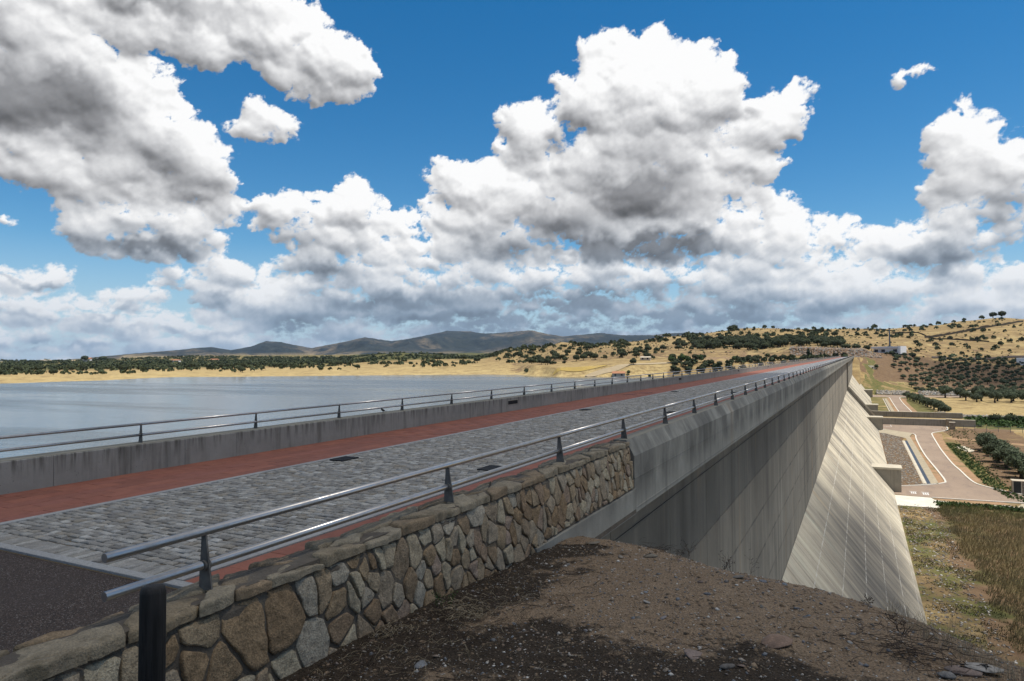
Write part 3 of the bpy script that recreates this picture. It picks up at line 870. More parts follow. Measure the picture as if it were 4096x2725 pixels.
SKYLINE = [(-61.76, -0.107), (-60.8, -0.065), (-60.07, 0.032), (-57.82, 0.264), (-55.95, 0.454), (-53.24, 0.685), (-51.99, 0.834), (-50.74, 0.927), (-49.34, 0.692), (-47.9, 0.961), (-46.82, 1.393), (-45.73, 1.334), (-44.79, 1.113), (-43.33, 0.828), (-41.69, 1.146), (-40.71, 1.327), (-39.11, 1.712), (-36.95, 1.377), (-35.87, 1.517), (-34.51, 1.761), (-32.42, 2.212), (-30.43, 2.16), (-29.43, 1.986), (-28.32, 2.0), (-26.81, 2.115), (-25.32, 2.228), (-24.19, 1.945), (-22.73, 1.679), (-21.06, 1.808), (-19.63, 1.937), (-17.8, 1.727), (-15.38, 1.695), (-13.52, 1.851), (-11.94, 1.846), (-9.63, 1.505)]



def _cols(tab):
    az = np.array([c[0] for c in tab])
    n = min(len(c[1]) for c in tab)
    r = np.array([[q[0] for q in c[1][:n]] for c in tab], float)
    z = np.array([[q[1] for q in c[1][:n]] for c in tab], float) + EYE
    # behind the skyline the land falls away again
    r = np.c_[r, r[:, -1] * 1.45, r[:, -1] * 1.45 + 15000]
    z = np.c_[z, np.minimum(z[:, -1] - 30, -10), np.full(len(tab), -40.0)]
    return az, r, z


UPC = _cols(TCOL_UP); DNC = _cols(TCOL_DN)


def _height(az, r, C):
    A, R, Z = C
    az = np.clip(az, A[0], A[-1])
    j = np.clip(np.searchsorted(A, az) - 1, 0, len(A) - 2)
    t = (az - A[j]) / (A[j + 1] - A[j]); t = t * t * (3 - 2 * t)
    Rn = R[j] * (1 - t)[:, None] + R[j + 1] * t[:, None]
    Zn = Z[j] * (1 - t)[:, None] + Z[j + 1] * t[:, None]
    k = np.clip((Rn < r[:, None]).sum(1) - 1, 0, Rn.shape[1] - 2)
    i = np.arange(len(r))
    u = np.clip((r - Rn[i, k]) / np.maximum(Rn[i, k + 1] - Rn[i, k], 1e-3), 0, 1)
    return Zn[i, k] * (1 - u) + Zn[i, k + 1] * u


def land(x, y, rough=True):
    """height of the land at world x, y (arrays)"""
    x = np.atleast_1d(np.asarray(x, float)); y = np.atleast_1d(np.asarray(y, float))
    az = np.degrees(np.arctan2(x, y)); r = np.hypot(x, y)
    z = np.where(az < 0.0, _height(az, r, UPC), _height(az, r, DNC))
    if rough:
        n = lattice((x, y), 1 / 70.0, 11, 5, 0.5) - 0.5
        n2 = lattice((x, y), 1 / 400.0, 12, 3, 0.5) - 0.5
        up = np.clip((z - np.where(az < 0, WATER_Z, FLOOR_Z) - 0.8) / 8.0, 0, 1)
        z = z + up * (n * 5.0 * np.clip(r / 900.0, 0.25, 2.0) + n2 * 5.0 * np.clip(r / 1500.0, 0.0, 2.0))
    return z


def grid_mesh(name, X, Y, Z, mats, smooth=True):
    nr, nc = X.shape
    idx = np.arange(nr * nc).reshape(nr, nc)
    f = np.stack([idx[:-1, :-1], idx[:-1, 1:], idx[1:, 1:], idx[1:, :-1]], -1).reshape(-1, 4)
    return new_mesh(name, np.stack([X, Y, Z], -1).reshape(-1, 3), f, mats, smooth)


def put_attr(me, nm, arr):
    at = me.attributes.new(nm, 'FLOAT', 'POINT'); at.data.foreach_set('value', np.asarray(arr, np.float32).ravel())


def gauss(x, c, w):
    return np.exp(-((x - c) / w) ** 2)


def zones(az, r, x, y, z):
    """what grows where: bare soil, green grass, scrub, broken rock"""
    jz = (lattice((x, y), 1 / 9.0, 51, 4, 0.6) - 0.5); jw = (lattice((x, y), 1 / 14.0, 52, 4, 0.6) - 0.5)
    k_ = np.clip(r / 300.0, 0.35, 2.0)
    r = r + jz * 30 * k_; az = az + jw * 1.2; x = x + jz * 2.4; y = y + jw * 14
    soil = np.zeros_like(r); green = np.zeros_like(r); scrub = np.zeros_like(r); rock = np.zeros_like(r)
    dn = az > 0.05
    # olive grove slope east of the dam: bare brown soil
    grove = dn & (r > 535) & (r < 735) & (az > 1.2)
    soil[grove] = 0.85
    soil[dn & (r > 545) & (r < 625) & (az <= 1.2)] = 0.75
    g1 = dn & (r > 500) & (r < 592)
    green = np.where(g1, np.exp(-((az - 0.55 - (592 - r) * 0.006) / 0.32) ** 2) * 1.0, green)
    green = np.where(dn & (r > 505) & (r < 545) & (az < 5), np.maximum(green, 0.55), green)
    soil = np.where(green > 0.5, 0, soil)
    # strip along the wet channel and under the near olives
    green = np.where(dn & (y > 285) & (y < 352) & (x > 36), 0.95, green)
    green = np.where(dn & (y > 145) & (y < 240) & (x > 20.6) & (x < 25), 0.62, green)
    soil = np.where(dn & (y > 150) & (y < 285) & (x >= 25) & (x < 45), 0.62, soil)
    soil = np.where(dn & (y > 155) & (y < 270) & (x < 12), 0.66, soil)
    green = np.where(dn & (y > 352) & (y < 480) & (x < 15), 0.55, green)
    green = np.where(dn & (y > 352) & (y < 480) & (x > 21) & (x < 30), 0.60, green)
    # path side of the dam toe, short grass and earth
    soil = np.where(dn & (y < 144) & (x < 11.5), 0.55, soil)
    green = np.where(dn & (y < 144) & (x < 11.5), 0.50, green)
    scrub = np.where(dn & (y < 144) & (x < 11.5), 0.45, scrub)
    # mid slopes of the right-hand hill, scrub and stony ground
    hillr = (az > -8) & (r > 600) & (r < 900)
    scrub = np.where(hillr & (az < 0.2), 0.42, scrub)
    soil = np.where((az > -1.5) & (r > 690) & (r < 900), 0.42, soil)
    knoll = (az > -28) & (az < -14) & (r > 600) & (r < 1150)
    soil = np.where(knoll, 0.38, soil); scrub = np.where(knoll, 0.30, scrub)
    rock = np.where((az > -4.6) & (az < 1.35) & (r > 603) & (r < 632), 1.0, rock)
    rock = np.where((az > -12.5) & (az < -4.6) & (r > 560) & (r < 590), 0.55, rock)
    # the far left shore: golden rim, then scrub-covered plain
    left = (az < -28) & (r > 900) & (r < 4500)
    scrub = np.where(left, np.clip((r - 900) / 500, 0.30, 0.62), scrub)
    scrub = np.where((az < -40) & (r > 2100), 0.52, scrub)
    # the hills carry broken brown ground between the pale grass
    hs = (az > -27) & (r > 580) & (r < 1200)
    soil = np.where(hs & (soil < 0.5), np.maximum(soil, 0.40 + 0.10 * np.clip((900 - r) / 300, 0, 1)), soil)
    fld = dn & (y < 141) & (x > 10)
    soil = np.where(fld, 0.75, soil); scrub = np.where(fld, 0.45, scrub); green = np.where(fld, 0, green)
    pale = np.where((az < -14) & (r < 1000), 1.0, 0.0) * np.clip(1 - (z - WATER_Z) / 12.0, 0, 1)
    pale = np.where((az >= 0) & (y > 352) & (y < 495) & (x > 30), 0.6, pale)
    return soil, green, scrub, rock, pale


def make_land():
    a = np.concatenate([np.arange(-130, -66, 2.0), np.arange(-66.0, -0.3, 0.15), np.arange(-0.3, 13.0, 0.07), np.arange(13.0, 70.1, 1.5)])
    a = np.unique(np.concatenate([a, [-0.12, 0.12]]))
    r = np.concatenate([np.arange(45, 420, 1.8), np.arange(420, 1180, 4.2), np.arange(1180, 2400, 16.0), np.arange(2400, 6400, 90.0), np.arange(6400, 19000, 1500.0)])
    A, R = np.meshgrid(a, r)
    X = R * np.sin(np.radians(A)); Y = R * np.cos(np.radians(A))
    Z = land(X.ravel(), Y.ravel()).reshape(X.shape)
    me = grid_mesh('terrain', X, Y, Z, [M['terrain']])
    so, gr, sc, ro, pa = zones(A, R, X, Y, Z)
    for nm, arr in (('soil', so), ('green', gr), ('scrub', sc), ('rock', ro), ('pale', pa)):
        put_attr(me, nm, arr)
    tag(link('terrain', me), kind='structure')


make_land()


def make_mountains():
    a = np.arange(-75, 2.0, 0.11)
    rr = np.concatenate([np.linspace(4700, 9800, 60), [12000, 15000]])
    sa = np.array([s[0] for s in SKYLINE]); se = np.array([s[1] for s in SKYLINE])
    A, R = np.meshgrid(a, rr)
    X = R * np.sin(np.radians(A)); Y = R * np.cos(np.radians(A))
    el = np.interp(A, sa, se, left=-0.5, right=1.2)
    el = np.where(A < sa[0], -0.3 - (sa[0] - A) * 0.1, el)
    crest = 8200 + 500 * np.sin(A * 0.35)
    top = crest * np.tan(np.radians(el)) + EYE
    t = (R - 4700) / (crest - 4700)
    prof = np.interp(t, [0, 0.25, 0.5, 0.75, 1.0, 1.15, 1.5, 3], [0.0, 0.08, 0.27, 0.62, 1.0, 0.86, 0.3, 0.0])
    n = lattice((X, Y), 1 / 1500.0, 21, 6, 0.55) - 0.5
    rid = 1 - np.abs(lattice((X, Y), 1 / 1100.0, 22, 5, 0.5) * 2 - 1)
    base = -12.0
    Z = base + (top - base) * prof
    amp = np.clip(prof * 3.0, 0, 1) * np.clip(np.abs(1 - t) * 3.0, 0.0, 1)
    Z = Z + amp * (n * 240 + (rid - 0.75) * 330) * np.clip((top - base) / 250.0, 0.05, 1.0)
    # never rise above the crest line seen from the dam
    lim = R * np.tan(np.radians(el - 0.02 - 0.10 * np.clip(1 - t, 0, 1))) + EYE
    Z = np.where(t < 1.0, np.minimum(Z, np.maximum(lim, base)), Z)
    me = grid_mesh('mountains', X, Y, Z, [M['mountain']])
    tag(link('mountains', me), kind='structure')


make_mountains()

# reservoir water: one sheet from the upstream face to beyond the far shore
me = new_mesh('water', [(-3500, -600, WATER_Z), (-13.3, -600, WATER_Z), (-13.3, 700, WATER_Z), (-13.3, 1600, WATER_Z), (-3500, 1600, WATER_Z)],
              [(0, 1, 2, 3, 4)], [M['water']])
tag(link('water', me), kind='structure')

# ------------------------------------------------------------ near embankment where one stands
EDGE = np.array([(-4.2, 9.2), (-3.56, 9.1), (-3.04, 8.88), (-2.45, 8.45), (-1.83, 7.75), (-1.11, 7.25), (-0.56, 6.87), (-0.09, 6.43), (0.2, 6.0), (0.47, 5.5), (0.68, 5.2), (0.82, 4.9), (1.15, 4.2), (1.5, 2.6), (2.0, 0.0), (3.2, -4.0), (5.0, -12.0), (7.0, -60.0)])


def mound_z(x, y):
    x = np.atleast_1d(np.asarray(x, float)); y = np.atleast_1d(np.asarray(y, float))
    top = 0.58 + 0.10 * x - 0.05 * y
    top = np.minimum(top, 0.9 + 0.02 * x)
    # signed distance beyond the brow
    best = np.full(x.shape, 1e9); sgn = np.ones(x.shape)
    for i in range(len(EDGE) - 1):
        p, q = EDGE[i], EDGE[i + 1]
        d = q - p; L = np.hypot(*d)
        t = np.clip(((x - p[0]) * d[0] + (y - p[1]) * d[1]) / L ** 2, 0, 1)
        ex = x - (p[0] + t * d[0]); ey = y - (p[1] + t * d[1])
        dist = np.hypot(ex, ey)
        s = np.sign(d[0] * ey - d[1] * ex)      # left of the walk direction is outside
        upd = dist < best
        best = np.where(upd, dist, best); sgn = np.where(upd, s, sgn)
    d = best * sgn
    n = (lattice((x, y), 0.9, 31, 5, 0.55) - 0.5)
    n2 = (lattice((x, y), 7.0, 33, 3, 0.6) - 0.5)
    n3 = (lattice((x, y), 0.12, 35, 4, 0.55) - 0.5)
    drop = np.where(d > -0.9, 0.16 * (d + 0.9) ** 2, 0.0)
    drop = np.where(d > 1.2, 0.16 * 2.1 ** 2 + (d - 1.2) * 0.68, drop)
    z = top - drop + n * 0.10 * np.clip(1 - d / 30, 0.3, 1) + n2 * 0.045 + n3 * np.clip(d, 0, 25) * 0.10
    z = np.maximum(z, FLOOR_Z - 0.35)
    return z, d


def make_mound():
    def axis(lo, hi, c0, c1, fine, coarse):
        a = [c0]
        s = fine
        inner = list(np.arange(c0, c1, fine))
        left = []; q = c0; s = fine
        while q > lo:
            s = min(s * 1.12, coarse); q -= s; left.append(q)
        right = []; q = inner[-1]; s = fine
        while q < hi:
            s = min(s * 1.10, coarse); q += s; right.append(q)
        return np.array(left[::-1] + inner + right)
    xs = axis(-3.72, 70, -3.7, 2.2, 0.045, 1.5)
    ys = axis(-60, 70, 1.0, 10.0, 0.045, 1.5)
    xs[0] = -3.75
    X, Y = np.meshgrid(xs, ys)
    Z, D = mound_z(X.ravel(), Y.ravel())
    Z = Z.reshape(X.shape); D = D.reshape(X.shape)
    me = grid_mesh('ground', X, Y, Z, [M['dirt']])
    # crust: dark organic layer close to the wall foot and over the near ground
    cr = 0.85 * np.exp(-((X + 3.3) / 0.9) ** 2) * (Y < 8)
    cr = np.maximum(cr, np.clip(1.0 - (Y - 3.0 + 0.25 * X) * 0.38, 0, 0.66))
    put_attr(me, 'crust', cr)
    put_attr(me, 'far', np.clip((D - 0.6) / 2.5, 0, 1))
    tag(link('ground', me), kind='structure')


make_mound()

# asphalt square before the dam
me = new_mesh('asphalt', [(-40, -60, -0.004), (-3.8, -60, -0.004), (-3.8, 4.42, -0.004), (-40, 4.42, -0.004)], [(0, 1, 2, 3)], [M['asphalt']])
tag(link('asphalt', me), kind='structure')

# ------------------------------------------------------------ the dam
XF = -4.5; ZK = -11.7; SL = 0.8
TOE_X = XF + SL * (ZK - FLOOR_Z)
Y0, YA, YB, YE = 2.0, 291.0, 326.0, 575.0
PT = 0.73            # top of the downstream parapet
D_ = 0.035           # panels stand this much proud of the body

dam = thing('dam', 'long straight concrete gravity dam with a road on its crest and stained sloping face', 'dam', (-8.0, 290.0, -10.0))
b = MB()
face = [(-13.0, -34.0), (TOE_X - D_ + 6 * SL, -34.0 + 3.9), (TOE_X - D_, FLOOR_Z), (XF - D_, ZK), (XF - D_, -0.75), (-4.1, -0.55), (-4.1, -0.02), (-12.95, -0.02)]
face[1] = (TOE_X - D_ , -34.0)
b.prism_y(face, Y0, YA)
b.prism_y(face, YB, YE)
chute = [(-13.0, -34.0), (TOE_X - 3.0, -34.0), (TOE_X - 3.0, FLOOR_Z), (XF - 3.0, ZK), (XF - 3.0, -0.75), (-4.1, -0.55), (-4.1, -0.02), (-12.95, -0.02)]
b.prism_y(chute, YA, YB)
wpart('dam_body', b.mesh('dam_body', [M['core'], M['basin']], False), dam)
# solid side faces of the chute
for y0, y1 in ((YA - 0.6, YA + 0.012), (YB - 0.012, YB + 0.6)):
    b = MB()
    b.prism_y([(-8.0, -30.0), (TOE_X + 0.02, -30.0), (TOE_X + 0.02, FLOOR_Z), (XF + 0.02, ZK), (XF + 0.02, -0.78), (-8.0, -0.78)], y0, y1)
    wpart('chute_wall', b.mesh('chute_wall', [M['basin']]), dam)

# parapet and fascia, cast in lengths
FAS = [(-4.0, 0.0), (-3.52, -0.52), (-3.52, 0.46), (-3.67, PT), (-4.02, PT), (-4.02, 0.0), (-4.09, 0.0), (-4.09, -0.6), (-3.9, -0.6)]
FASP = [(-4.08, -0.62), (-3.50, -0.52), (-3.50, 0.46), (-3.64, PT), (-3.88, PT), (-3.88, -0.005), (-4.08, -0.005)]


def fascia_len(y0, y1):
    m_ = MB(); m_.prism_y(FASP, y0, y1)
    # board joint lines, slightly raised fins
    m_.box(-3.505, -3.494, y0, y1, 0.070, 0.088); m_.box(-3.505, -3.490, y0, y1, -0.44, -0.425)
    return m_


ys = [2.0, 11.5, 12.85] + [12.85 + 2.745 * k for k in range(1, 206)]
ys = [q for q in ys if q < YE] + [YE]
joined = MB(); nseg = 0
me_seg = None
for i in range(len(ys) - 1):
    y0, y1 = ys[i], ys[i + 1]
    if i == 0:
        m_ = MB(); m_.prism_y([(-4.08, -0.62), (-3.47, -0.52), (-3.455, -0.09), (-4.08, -0.09)], 7.4, y1 - .003)
        wpart('parapet_segment', m_.mesh('parapet_segment', [M['fascia']]), dam)
    elif i == 1:
        wpart('parapet_segment', fascia_len(y0 + .003, y1 - .003).mesh('parapet_segment', [M['fascia']]), dam)
    elif i < 110:
        if me_seg is None:
            me_seg = fascia_len(0.004, 2.741).mesh('parapet_segment', [M['fascia']])
        o = link('parapet_segment', me_seg); o.parent = dam; o.location = Vector((0, y0, 0)) - dam.location
    else:
        m2 = fascia_len(y0 + .004, y1 - .004); joined.add(m2.v, m2.f)
wpart('parapet_segment', joined.mesh('parapet_segments', [M['fascia']]), dam, 'stuff')
b = MB(); b.box(-3.875, -3.645, 11.52, YE, PT, PT + 0.004)
wpart('parapet_top', b.mesh('parapet_top', [M['parapet_top']]), dam)

# face panels: 2 m lifts by 4.77 m, wall above, slope below
ROWS_W = [(-0.70, -1.55), (-1.55, -3.55), (-3.55, -5.55), (-5.55, -7.55), (-7.55, -9.55), (-9.55, ZK)]
ROWS_S = [(ZK, -13.55), (-13.55, -15.55), (-15.55, -17.55), (-17.55, -19.55), (-19.55, -21.55), (-21.55, -24.3)]
GP = 0.012


def wall_panel(zt, zb, y0, y1):
    m_ = MB(); m_.box(XF - D_ - 0.004, XF, y0 + GP, y1 - GP, zb + (GP if zb > ZK else 0), zt - GP); return m_


def slope_panel(zt, zb, y0, y1):
    m_ = MB()
    g = GP * 0.8
    zt_ = zt - (g if zt < ZK else 0); zb_ = zb + g
    xt = XF + SL * (ZK - zt_); xb = XF + SL * (ZK - zb_)
    m_.prism_y([(xt, zt_), (xt - D_ - 0.004, zt_), (xb - D_ - 0.004, zb_), (xb, zb_)], y0 + GP, y1 - GP)
    return m_


wall_far, slope_far = MB(), MB()
PW = 4.767
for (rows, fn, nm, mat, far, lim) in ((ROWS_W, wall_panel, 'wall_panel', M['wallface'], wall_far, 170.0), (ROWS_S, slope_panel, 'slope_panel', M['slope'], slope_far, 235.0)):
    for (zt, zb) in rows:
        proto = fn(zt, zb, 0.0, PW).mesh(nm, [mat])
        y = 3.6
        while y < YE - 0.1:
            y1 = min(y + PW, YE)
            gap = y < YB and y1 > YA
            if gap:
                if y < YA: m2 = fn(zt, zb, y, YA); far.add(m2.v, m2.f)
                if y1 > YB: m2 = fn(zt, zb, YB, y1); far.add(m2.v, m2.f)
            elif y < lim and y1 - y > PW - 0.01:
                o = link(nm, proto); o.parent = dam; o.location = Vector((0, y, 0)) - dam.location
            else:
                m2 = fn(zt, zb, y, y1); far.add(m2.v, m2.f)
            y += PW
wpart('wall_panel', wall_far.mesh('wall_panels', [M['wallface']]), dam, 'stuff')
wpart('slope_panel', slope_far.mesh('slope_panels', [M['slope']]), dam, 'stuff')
# chute floor surface
b = MB(); b.prism_y([(TOE_X - 2.97, FLOOR_Z), (XF - 2.97, ZK), (XF - 2.97, -0.8), (XF - 3.0, -0.8), (XF - 3.0, ZK), (TOE_X - 3.0, FLOOR_Z)], YA + .02, YB - .02)
wpart('spillway_chute', b.mesh('spillway_chute', [M['basin']]), dam)

# ------------------------------------------------------------ stilling basin walls and gallery blocks at the toe
def chute_training(y0, y1, ztop, x1, label, knee=True):
    t = thing('training_wall', label, 'wall', (20.0, y0, FLOOR_Z), 'concrete walls of the spillway basin')
    n = 8; xs = np.linspace(TOE_X - 2.0, x1, n + 1)
    for i in range(n):
        m_ = MB()
        m_.box(xs[i] + .01, xs[i + 1] - .01, y0, y1, -30.0, ztop)
        wpart('wall_length', m_.mesh('wall_length', [M['basin']]), t)
    m_ = MB(); m_.box(xs[0], x1, y0 - .03, y1 + .03, ztop, ztop + .12)
    wpart('coping', m_.mesh('coping', [M['pale_cap']]), t)
    return t


tw1 = chute_training(YA - 1.0, YA, -21.75, 36.2, 'lower concrete basin wall nearer the camera, beside the parking area')
tw2 = chute_training(YB, YB + 1.0, -22.0, 36.4, 'taller streaked concrete basin wall farther along, ending in the stream bed')
# raised rim of the far training wall down the slope
b = MB(); rim = 0.35
b.prism_y([(XF, ZK - .5), (XF + rim, ZK), (TOE_X + rim, FLOOR_Z), (TOE_X - 0.4, FLOOR_Z)], YB - .015, YB + 0.9)
wpart('sloping_rim', b.mesh('sloping_rim', [M['pale_cap']]), tw2)
b = MB(); b.box(-8, 36, YA, YB, -30.0, -28.5)
tag(link('basin_floor', b.mesh('basin_floor', [M['basin']])), kind='structure')

BLK = [(149.0, 'concrete gallery block at the dam toe, nearest of the four, by the white apron', 153.2),
       (266.0, 'concrete gallery block with a barred doorway beside the parking area', 270.5),
       (331.0, 'concrete gallery block standing just behind the taller basin wall', 336.0),
       (466.0, 'concrete gallery block farthest along the dam, by the riprap bank', 471.0)]
for i, (y0, lab, y1) in enumerate(BLK):
    g = thing('gallery_block', lab, 'concrete block', (4.5, (y0 + y1) / 2, FLOOR_Z), 'concrete gallery blocks along the dam toe')
    m_ = MB(); m_.box(1.2, 6.65, y0, y1, FLOOR_Z - .5, -19.85)
    for q in (2.9, 4.3, 5.6):
        m_.box(q, q + 0.03, y0 - 0.012, y0 + 0.01, FLOOR_Z, -19.9)
    wpart('block_body', m_.mesh('block_body', [M['block']]), g)
    m_ = MB(); m_.box(1.0, 6.85, y0 - .2, y1 + .2, -19.85, -19.5)
    wpart('cap_slab', m_.mesh('cap_slab', [M['pale_cap']]), g)
    if i in (1,):
        gr = MB()
        for k in range(7): gr.box(6.67, 6.73, y0 + .4 + k * .6, y0 + .46 + k * .6, FLOOR_Z + .1, -20.1)
        for k in range(6): gr.box(6.66, 6.72, y0 + .3, y1 - .3, FLOOR_Z + .2 + k * .75, FLOOR_Z + .28 + k * .75)
        wpart('grille', gr.mesh('grille', [M['iron']]), g)
        m_ = MB(); m_.box(6.6, 6.66, y0 + .3, y1 - .3, FLOOR_Z, -20.0)
        wpart('doorway', m_.mesh('doorway', [M['black_gap']]), g)

# ------------------------------------------------------------ crest: bedding, setts, slabs, kerbs
deck = tag(link('road', new_mesh('road', [(-12.5, 4.4, 0.0), (-3.87, 4.4, 0.0), (-3.87, YE, 0.0), (-12.5, YE, 0.0)], [(0, 1, 2, 3)], [M['sand_joint']])), kind='structure')
side = tag(link('pavement', new_mesh('pavement', [(-12.5, 4.5, 0.004), (-10.33, 4.5, 0.004), (-10.33, YE, 0.004), (-12.5, YE, 0.004), (-5.975, 4.5, 0.004), (-3.87, 4.5, 0.004), (-3.87, YE, 0.004), (-5.975, YE, 0.004)],
                                         [(0, 1, 2, 3), (4, 5, 6, 7)], [M['red_joint']])), kind='structure')
rs = random.Random(4)


def stone_top(x0, x1, y0, y1, h, ch, tilt=0.0, jit=0.0, z0=0.0):
    """a cut stone: chamfered block, 10 faces"""
    def j(): return rs.uniform(-jit, jit)
    base = [(x0, y0), (x1, y0), (x1, y1), (x0, y1)]
    lo = [(x + j(), y + j()) for x, y in base]
    cx, cy = (x0 + x1) / 2, (y0 + y1) / 2
    up = []
    ta, tb = rs.uniform(-tilt, tilt), rs.uniform(-tilt, tilt)
    for (x, y) in lo:
        sx = x + (ch if x < cx else -ch); sy = y + (ch if y < cy else -ch)
        up.append((sx, sy, z0 + h + ta * (x - cx) + tb * (y - cy)))
    mid = [(x, y, z0 + h - ch * 0.9) for x, y in lo]
    vs = [(x, y, z0 - 0.004) for x, y in lo] + mid + up
    fs = [(i, (i + 1) % 4, (i + 1) % 4 + 4, i + 4) for i in range(4)] + [(i + 4, (i + 1) % 4 + 4, (i + 1) % 4 + 8, i + 8) for i in range(4)] + [(8, 9, 10, 11)]
    return vs, fs


def lay(rows, mat1, matn, name, parent, near_n, camref):
    """rows: list of (x0,x1,y0,y1,args) pieces; nearest become parts of their own, the rest one part"""
    rows.sort(key=lambda q: (q[0] + q[1]) ** 2 / 4 + (q[2] + q[3]) ** 2 / 4)
    rest_v, rest_f, n = [], [], 0
    for i, (x0, x1, y0, y1, h, ch, tl, jt) in enumerate(rows):
        vs, fs = stone_top(x0, x1, y0, y1, h, ch, tl, jt)
        if i < near_n:
            o = link(name, new_mesh(name, vs, fs, [mat1])); o.parent = parent
        else:
            base = len(rest_v)
            rest_v += vs; rest_f += [tuple(q + base for q in f) for f in fs]
    if rest_v:
        o = link(name, new_mesh(name + '_field', rest_v, np.array(rest_f), [matn])); o.parent = parent
        o['kind'] = 'stuff'


rows = []
y = 4.86
while y < 62.0:
    d = 0.120
    x = -10.19 - rs.uniform(0, 0.12)
    while x < -6.18:
        w = rs.uniform(0.12, 0.21)
        x1 = min(x + w, -6.16)
        if x1 - max(x, -10.20) > 0.05:
            rows.append((max(x, -10.20) + .007, x1 - .010, y + .012 + rs.uniform(-.006, .006), y + d - .010 + rs.uniform(-.006, .006), rs.uniform(0.014, 0.027), 0.011, 0.06, 0.009))
        x = x1
    y += d
# soldier course beside the cross kerb
x = -12.4
while x < -4.1:
    w = rs.uniform(0.10, 0.15)
    for ya in (4.56, 4.71):
        pass
    if -10.20 < x < -6.2:
        rows.append((x + .006, min(x + w, -6.17) - .006, 4.555, 4.845, rs.uniform(0.014, 0.022), 0.010, 0.04, 0.006))
    x += w
lay(rows, M['sett'], M['sett_many'], 'sett', deck, 300, None)
# far sett surface: flat sheet beyond the laid stones
def far_sett_mat():
    m, T, p = mat_base('granite_setts_distant')
    P = pos(T)
    br = T.n.new('ShaderNodeTexBrick')
    T.put(br.inputs['Vector'], P)
    br.inputs['Scale'].default_value = 1.0
    br.inputs['Brick Width'].default_value = 0.18; br.inputs['Row Height'].default_value = 0.12
    br.inputs['Mortar Size'].default_value = 0.009
    br.inputs['Color1'].default_value = (0.17, 0.18, 0.195, 1); br.inputs['Color2'].default_value = (0.25, 0.26, 0.275, 1)
    br.inputs['Mortar'].default_value = (0.12, 0.095, 0.065, 1)
    n = T.noise(P, 0.8, 5, 0.65)
    k = T.rng(n, 0.3, 0.7, 0.78, 1.2)
    c = T.vmath('MULTIPLY', br.outputs[0], T.vec(k, k, k))
    setp(T, p, c, 0.75, T.bump(br.outputs['Fac'], 0.6, 0.02))
    return m


M['sett_far'] = far_sett_mat()
o = link('sett', new_mesh('sett_surface', [(-10.20, 62.0, 0.018), (-6.17, 62.0, 0.018), (-6.17, YE, 0.018), (-10.20, YE, 0.018)], [(0, 1, 2, 3)], [M['sett_far']]))
o.parent = deck; o['kind'] = 'stuff'

rows = []
for (xa, xb) in ((-12.5, -10.34), (-5.97, -3.89)):
    n = int(round((xb - xa) / 0.29)); wx = (xb - xa) / n
    for k in range(n):
        y = 4.6 - rs.uniform(0, 0.55)
        while y < 75:
            L = 0.58
            rows.append((xa + k * wx + .003, xa + (k + 1) * wx - .003, max(y, 4.55) + .003, y + L - .003, 0.0135 + rs.uniform(0, 0.003), 0.0035, 0.004, 0.001))
            y += L
rows = [r_ for r_ in rows if r_[3] > 4.7]
lay(rows, M['slab'], M['slab_many'], 'paving_slab', side, 300, None)
def far_slab_mat():
    m, T, p = mat_base('red_paving_distant')
    P = pos(T)
    n = T.noise(P, 0.5, 5, 0.65)
    c = T.mix(T.rng(n, 0.35, 0.65), (0.23, 0.084, 0.056), (0.265, 0.10, 0.066))
    lm = line_mask(T, T.xyz(P)[0], 0.29, 0.0, 0.02)
    c = T.mix(T.math('MULTIPLY', lm, 0.35), c, (0.12, 0.05, 0.035))
    setp(T, p, c, 0.85)
    return m


M['slab_far'] = far_slab_mat()
o = link('paving_slab', new_mesh('paving_surface', [(-12.5, 75.5, 0.014), (-10.33, 75.5, 0.014), (-10.33, YE, 0.014), (-12.5, YE, 0.014), (-5.975, 75.5, 0.014), (-3.89, 75.5, 0.014), (-3.89, YE, 0.014), (-5.975, YE, 0.014)],
                                [(0, 1, 2, 3), (4, 5, 6, 7)], [M['slab_far']]))
o.parent = side; o['kind'] = 'stuff'
# kerbs: two granite lines along the road and one across
kl = tag(link('kerb', new_mesh('kerb', [(-12.5, 4.42, 0.001), (-3.87, 4.42, 0.001), (-3.87, 4.55, 0.001), (-12.5, 4.55, 0.001)], [(0, 1, 2, 3)], [M['core']])), kind='structure')
kp = []
for (x0, x1) in ((-10.325, -10.205), (-6.15, -5.985)):
    y = 4.56
    while y < 95:
        kp.append((x0, x1, y + .003, y + .997, 0.026, 0.005, 0.0, 0.001)); y += 1.0
x = -12.5
while x < -3.95:
    kp.append((x + .003, min(x + .897, -3.88), 4.425, 4.545, 0.028, 0.005, 0.0, 0.001)); x += 0.9
for q in kp:
    vs, fs = stone_top(*q)
    o = link('kerb_stone', new_mesh('kerb_stone', vs, fs, [M['kerb']])); o.parent = kl
b = MB(); b.box(-10.325, -10.205, 95.5, YE, 0, 0.026); b.box(-6.15, -5.985, 95.5, YE, 0, 0.026)
o = link('kerb_stone', b.mesh('kerb_run', [M['kerb']])); o.parent = kl; o['kind'] = 'stuff'

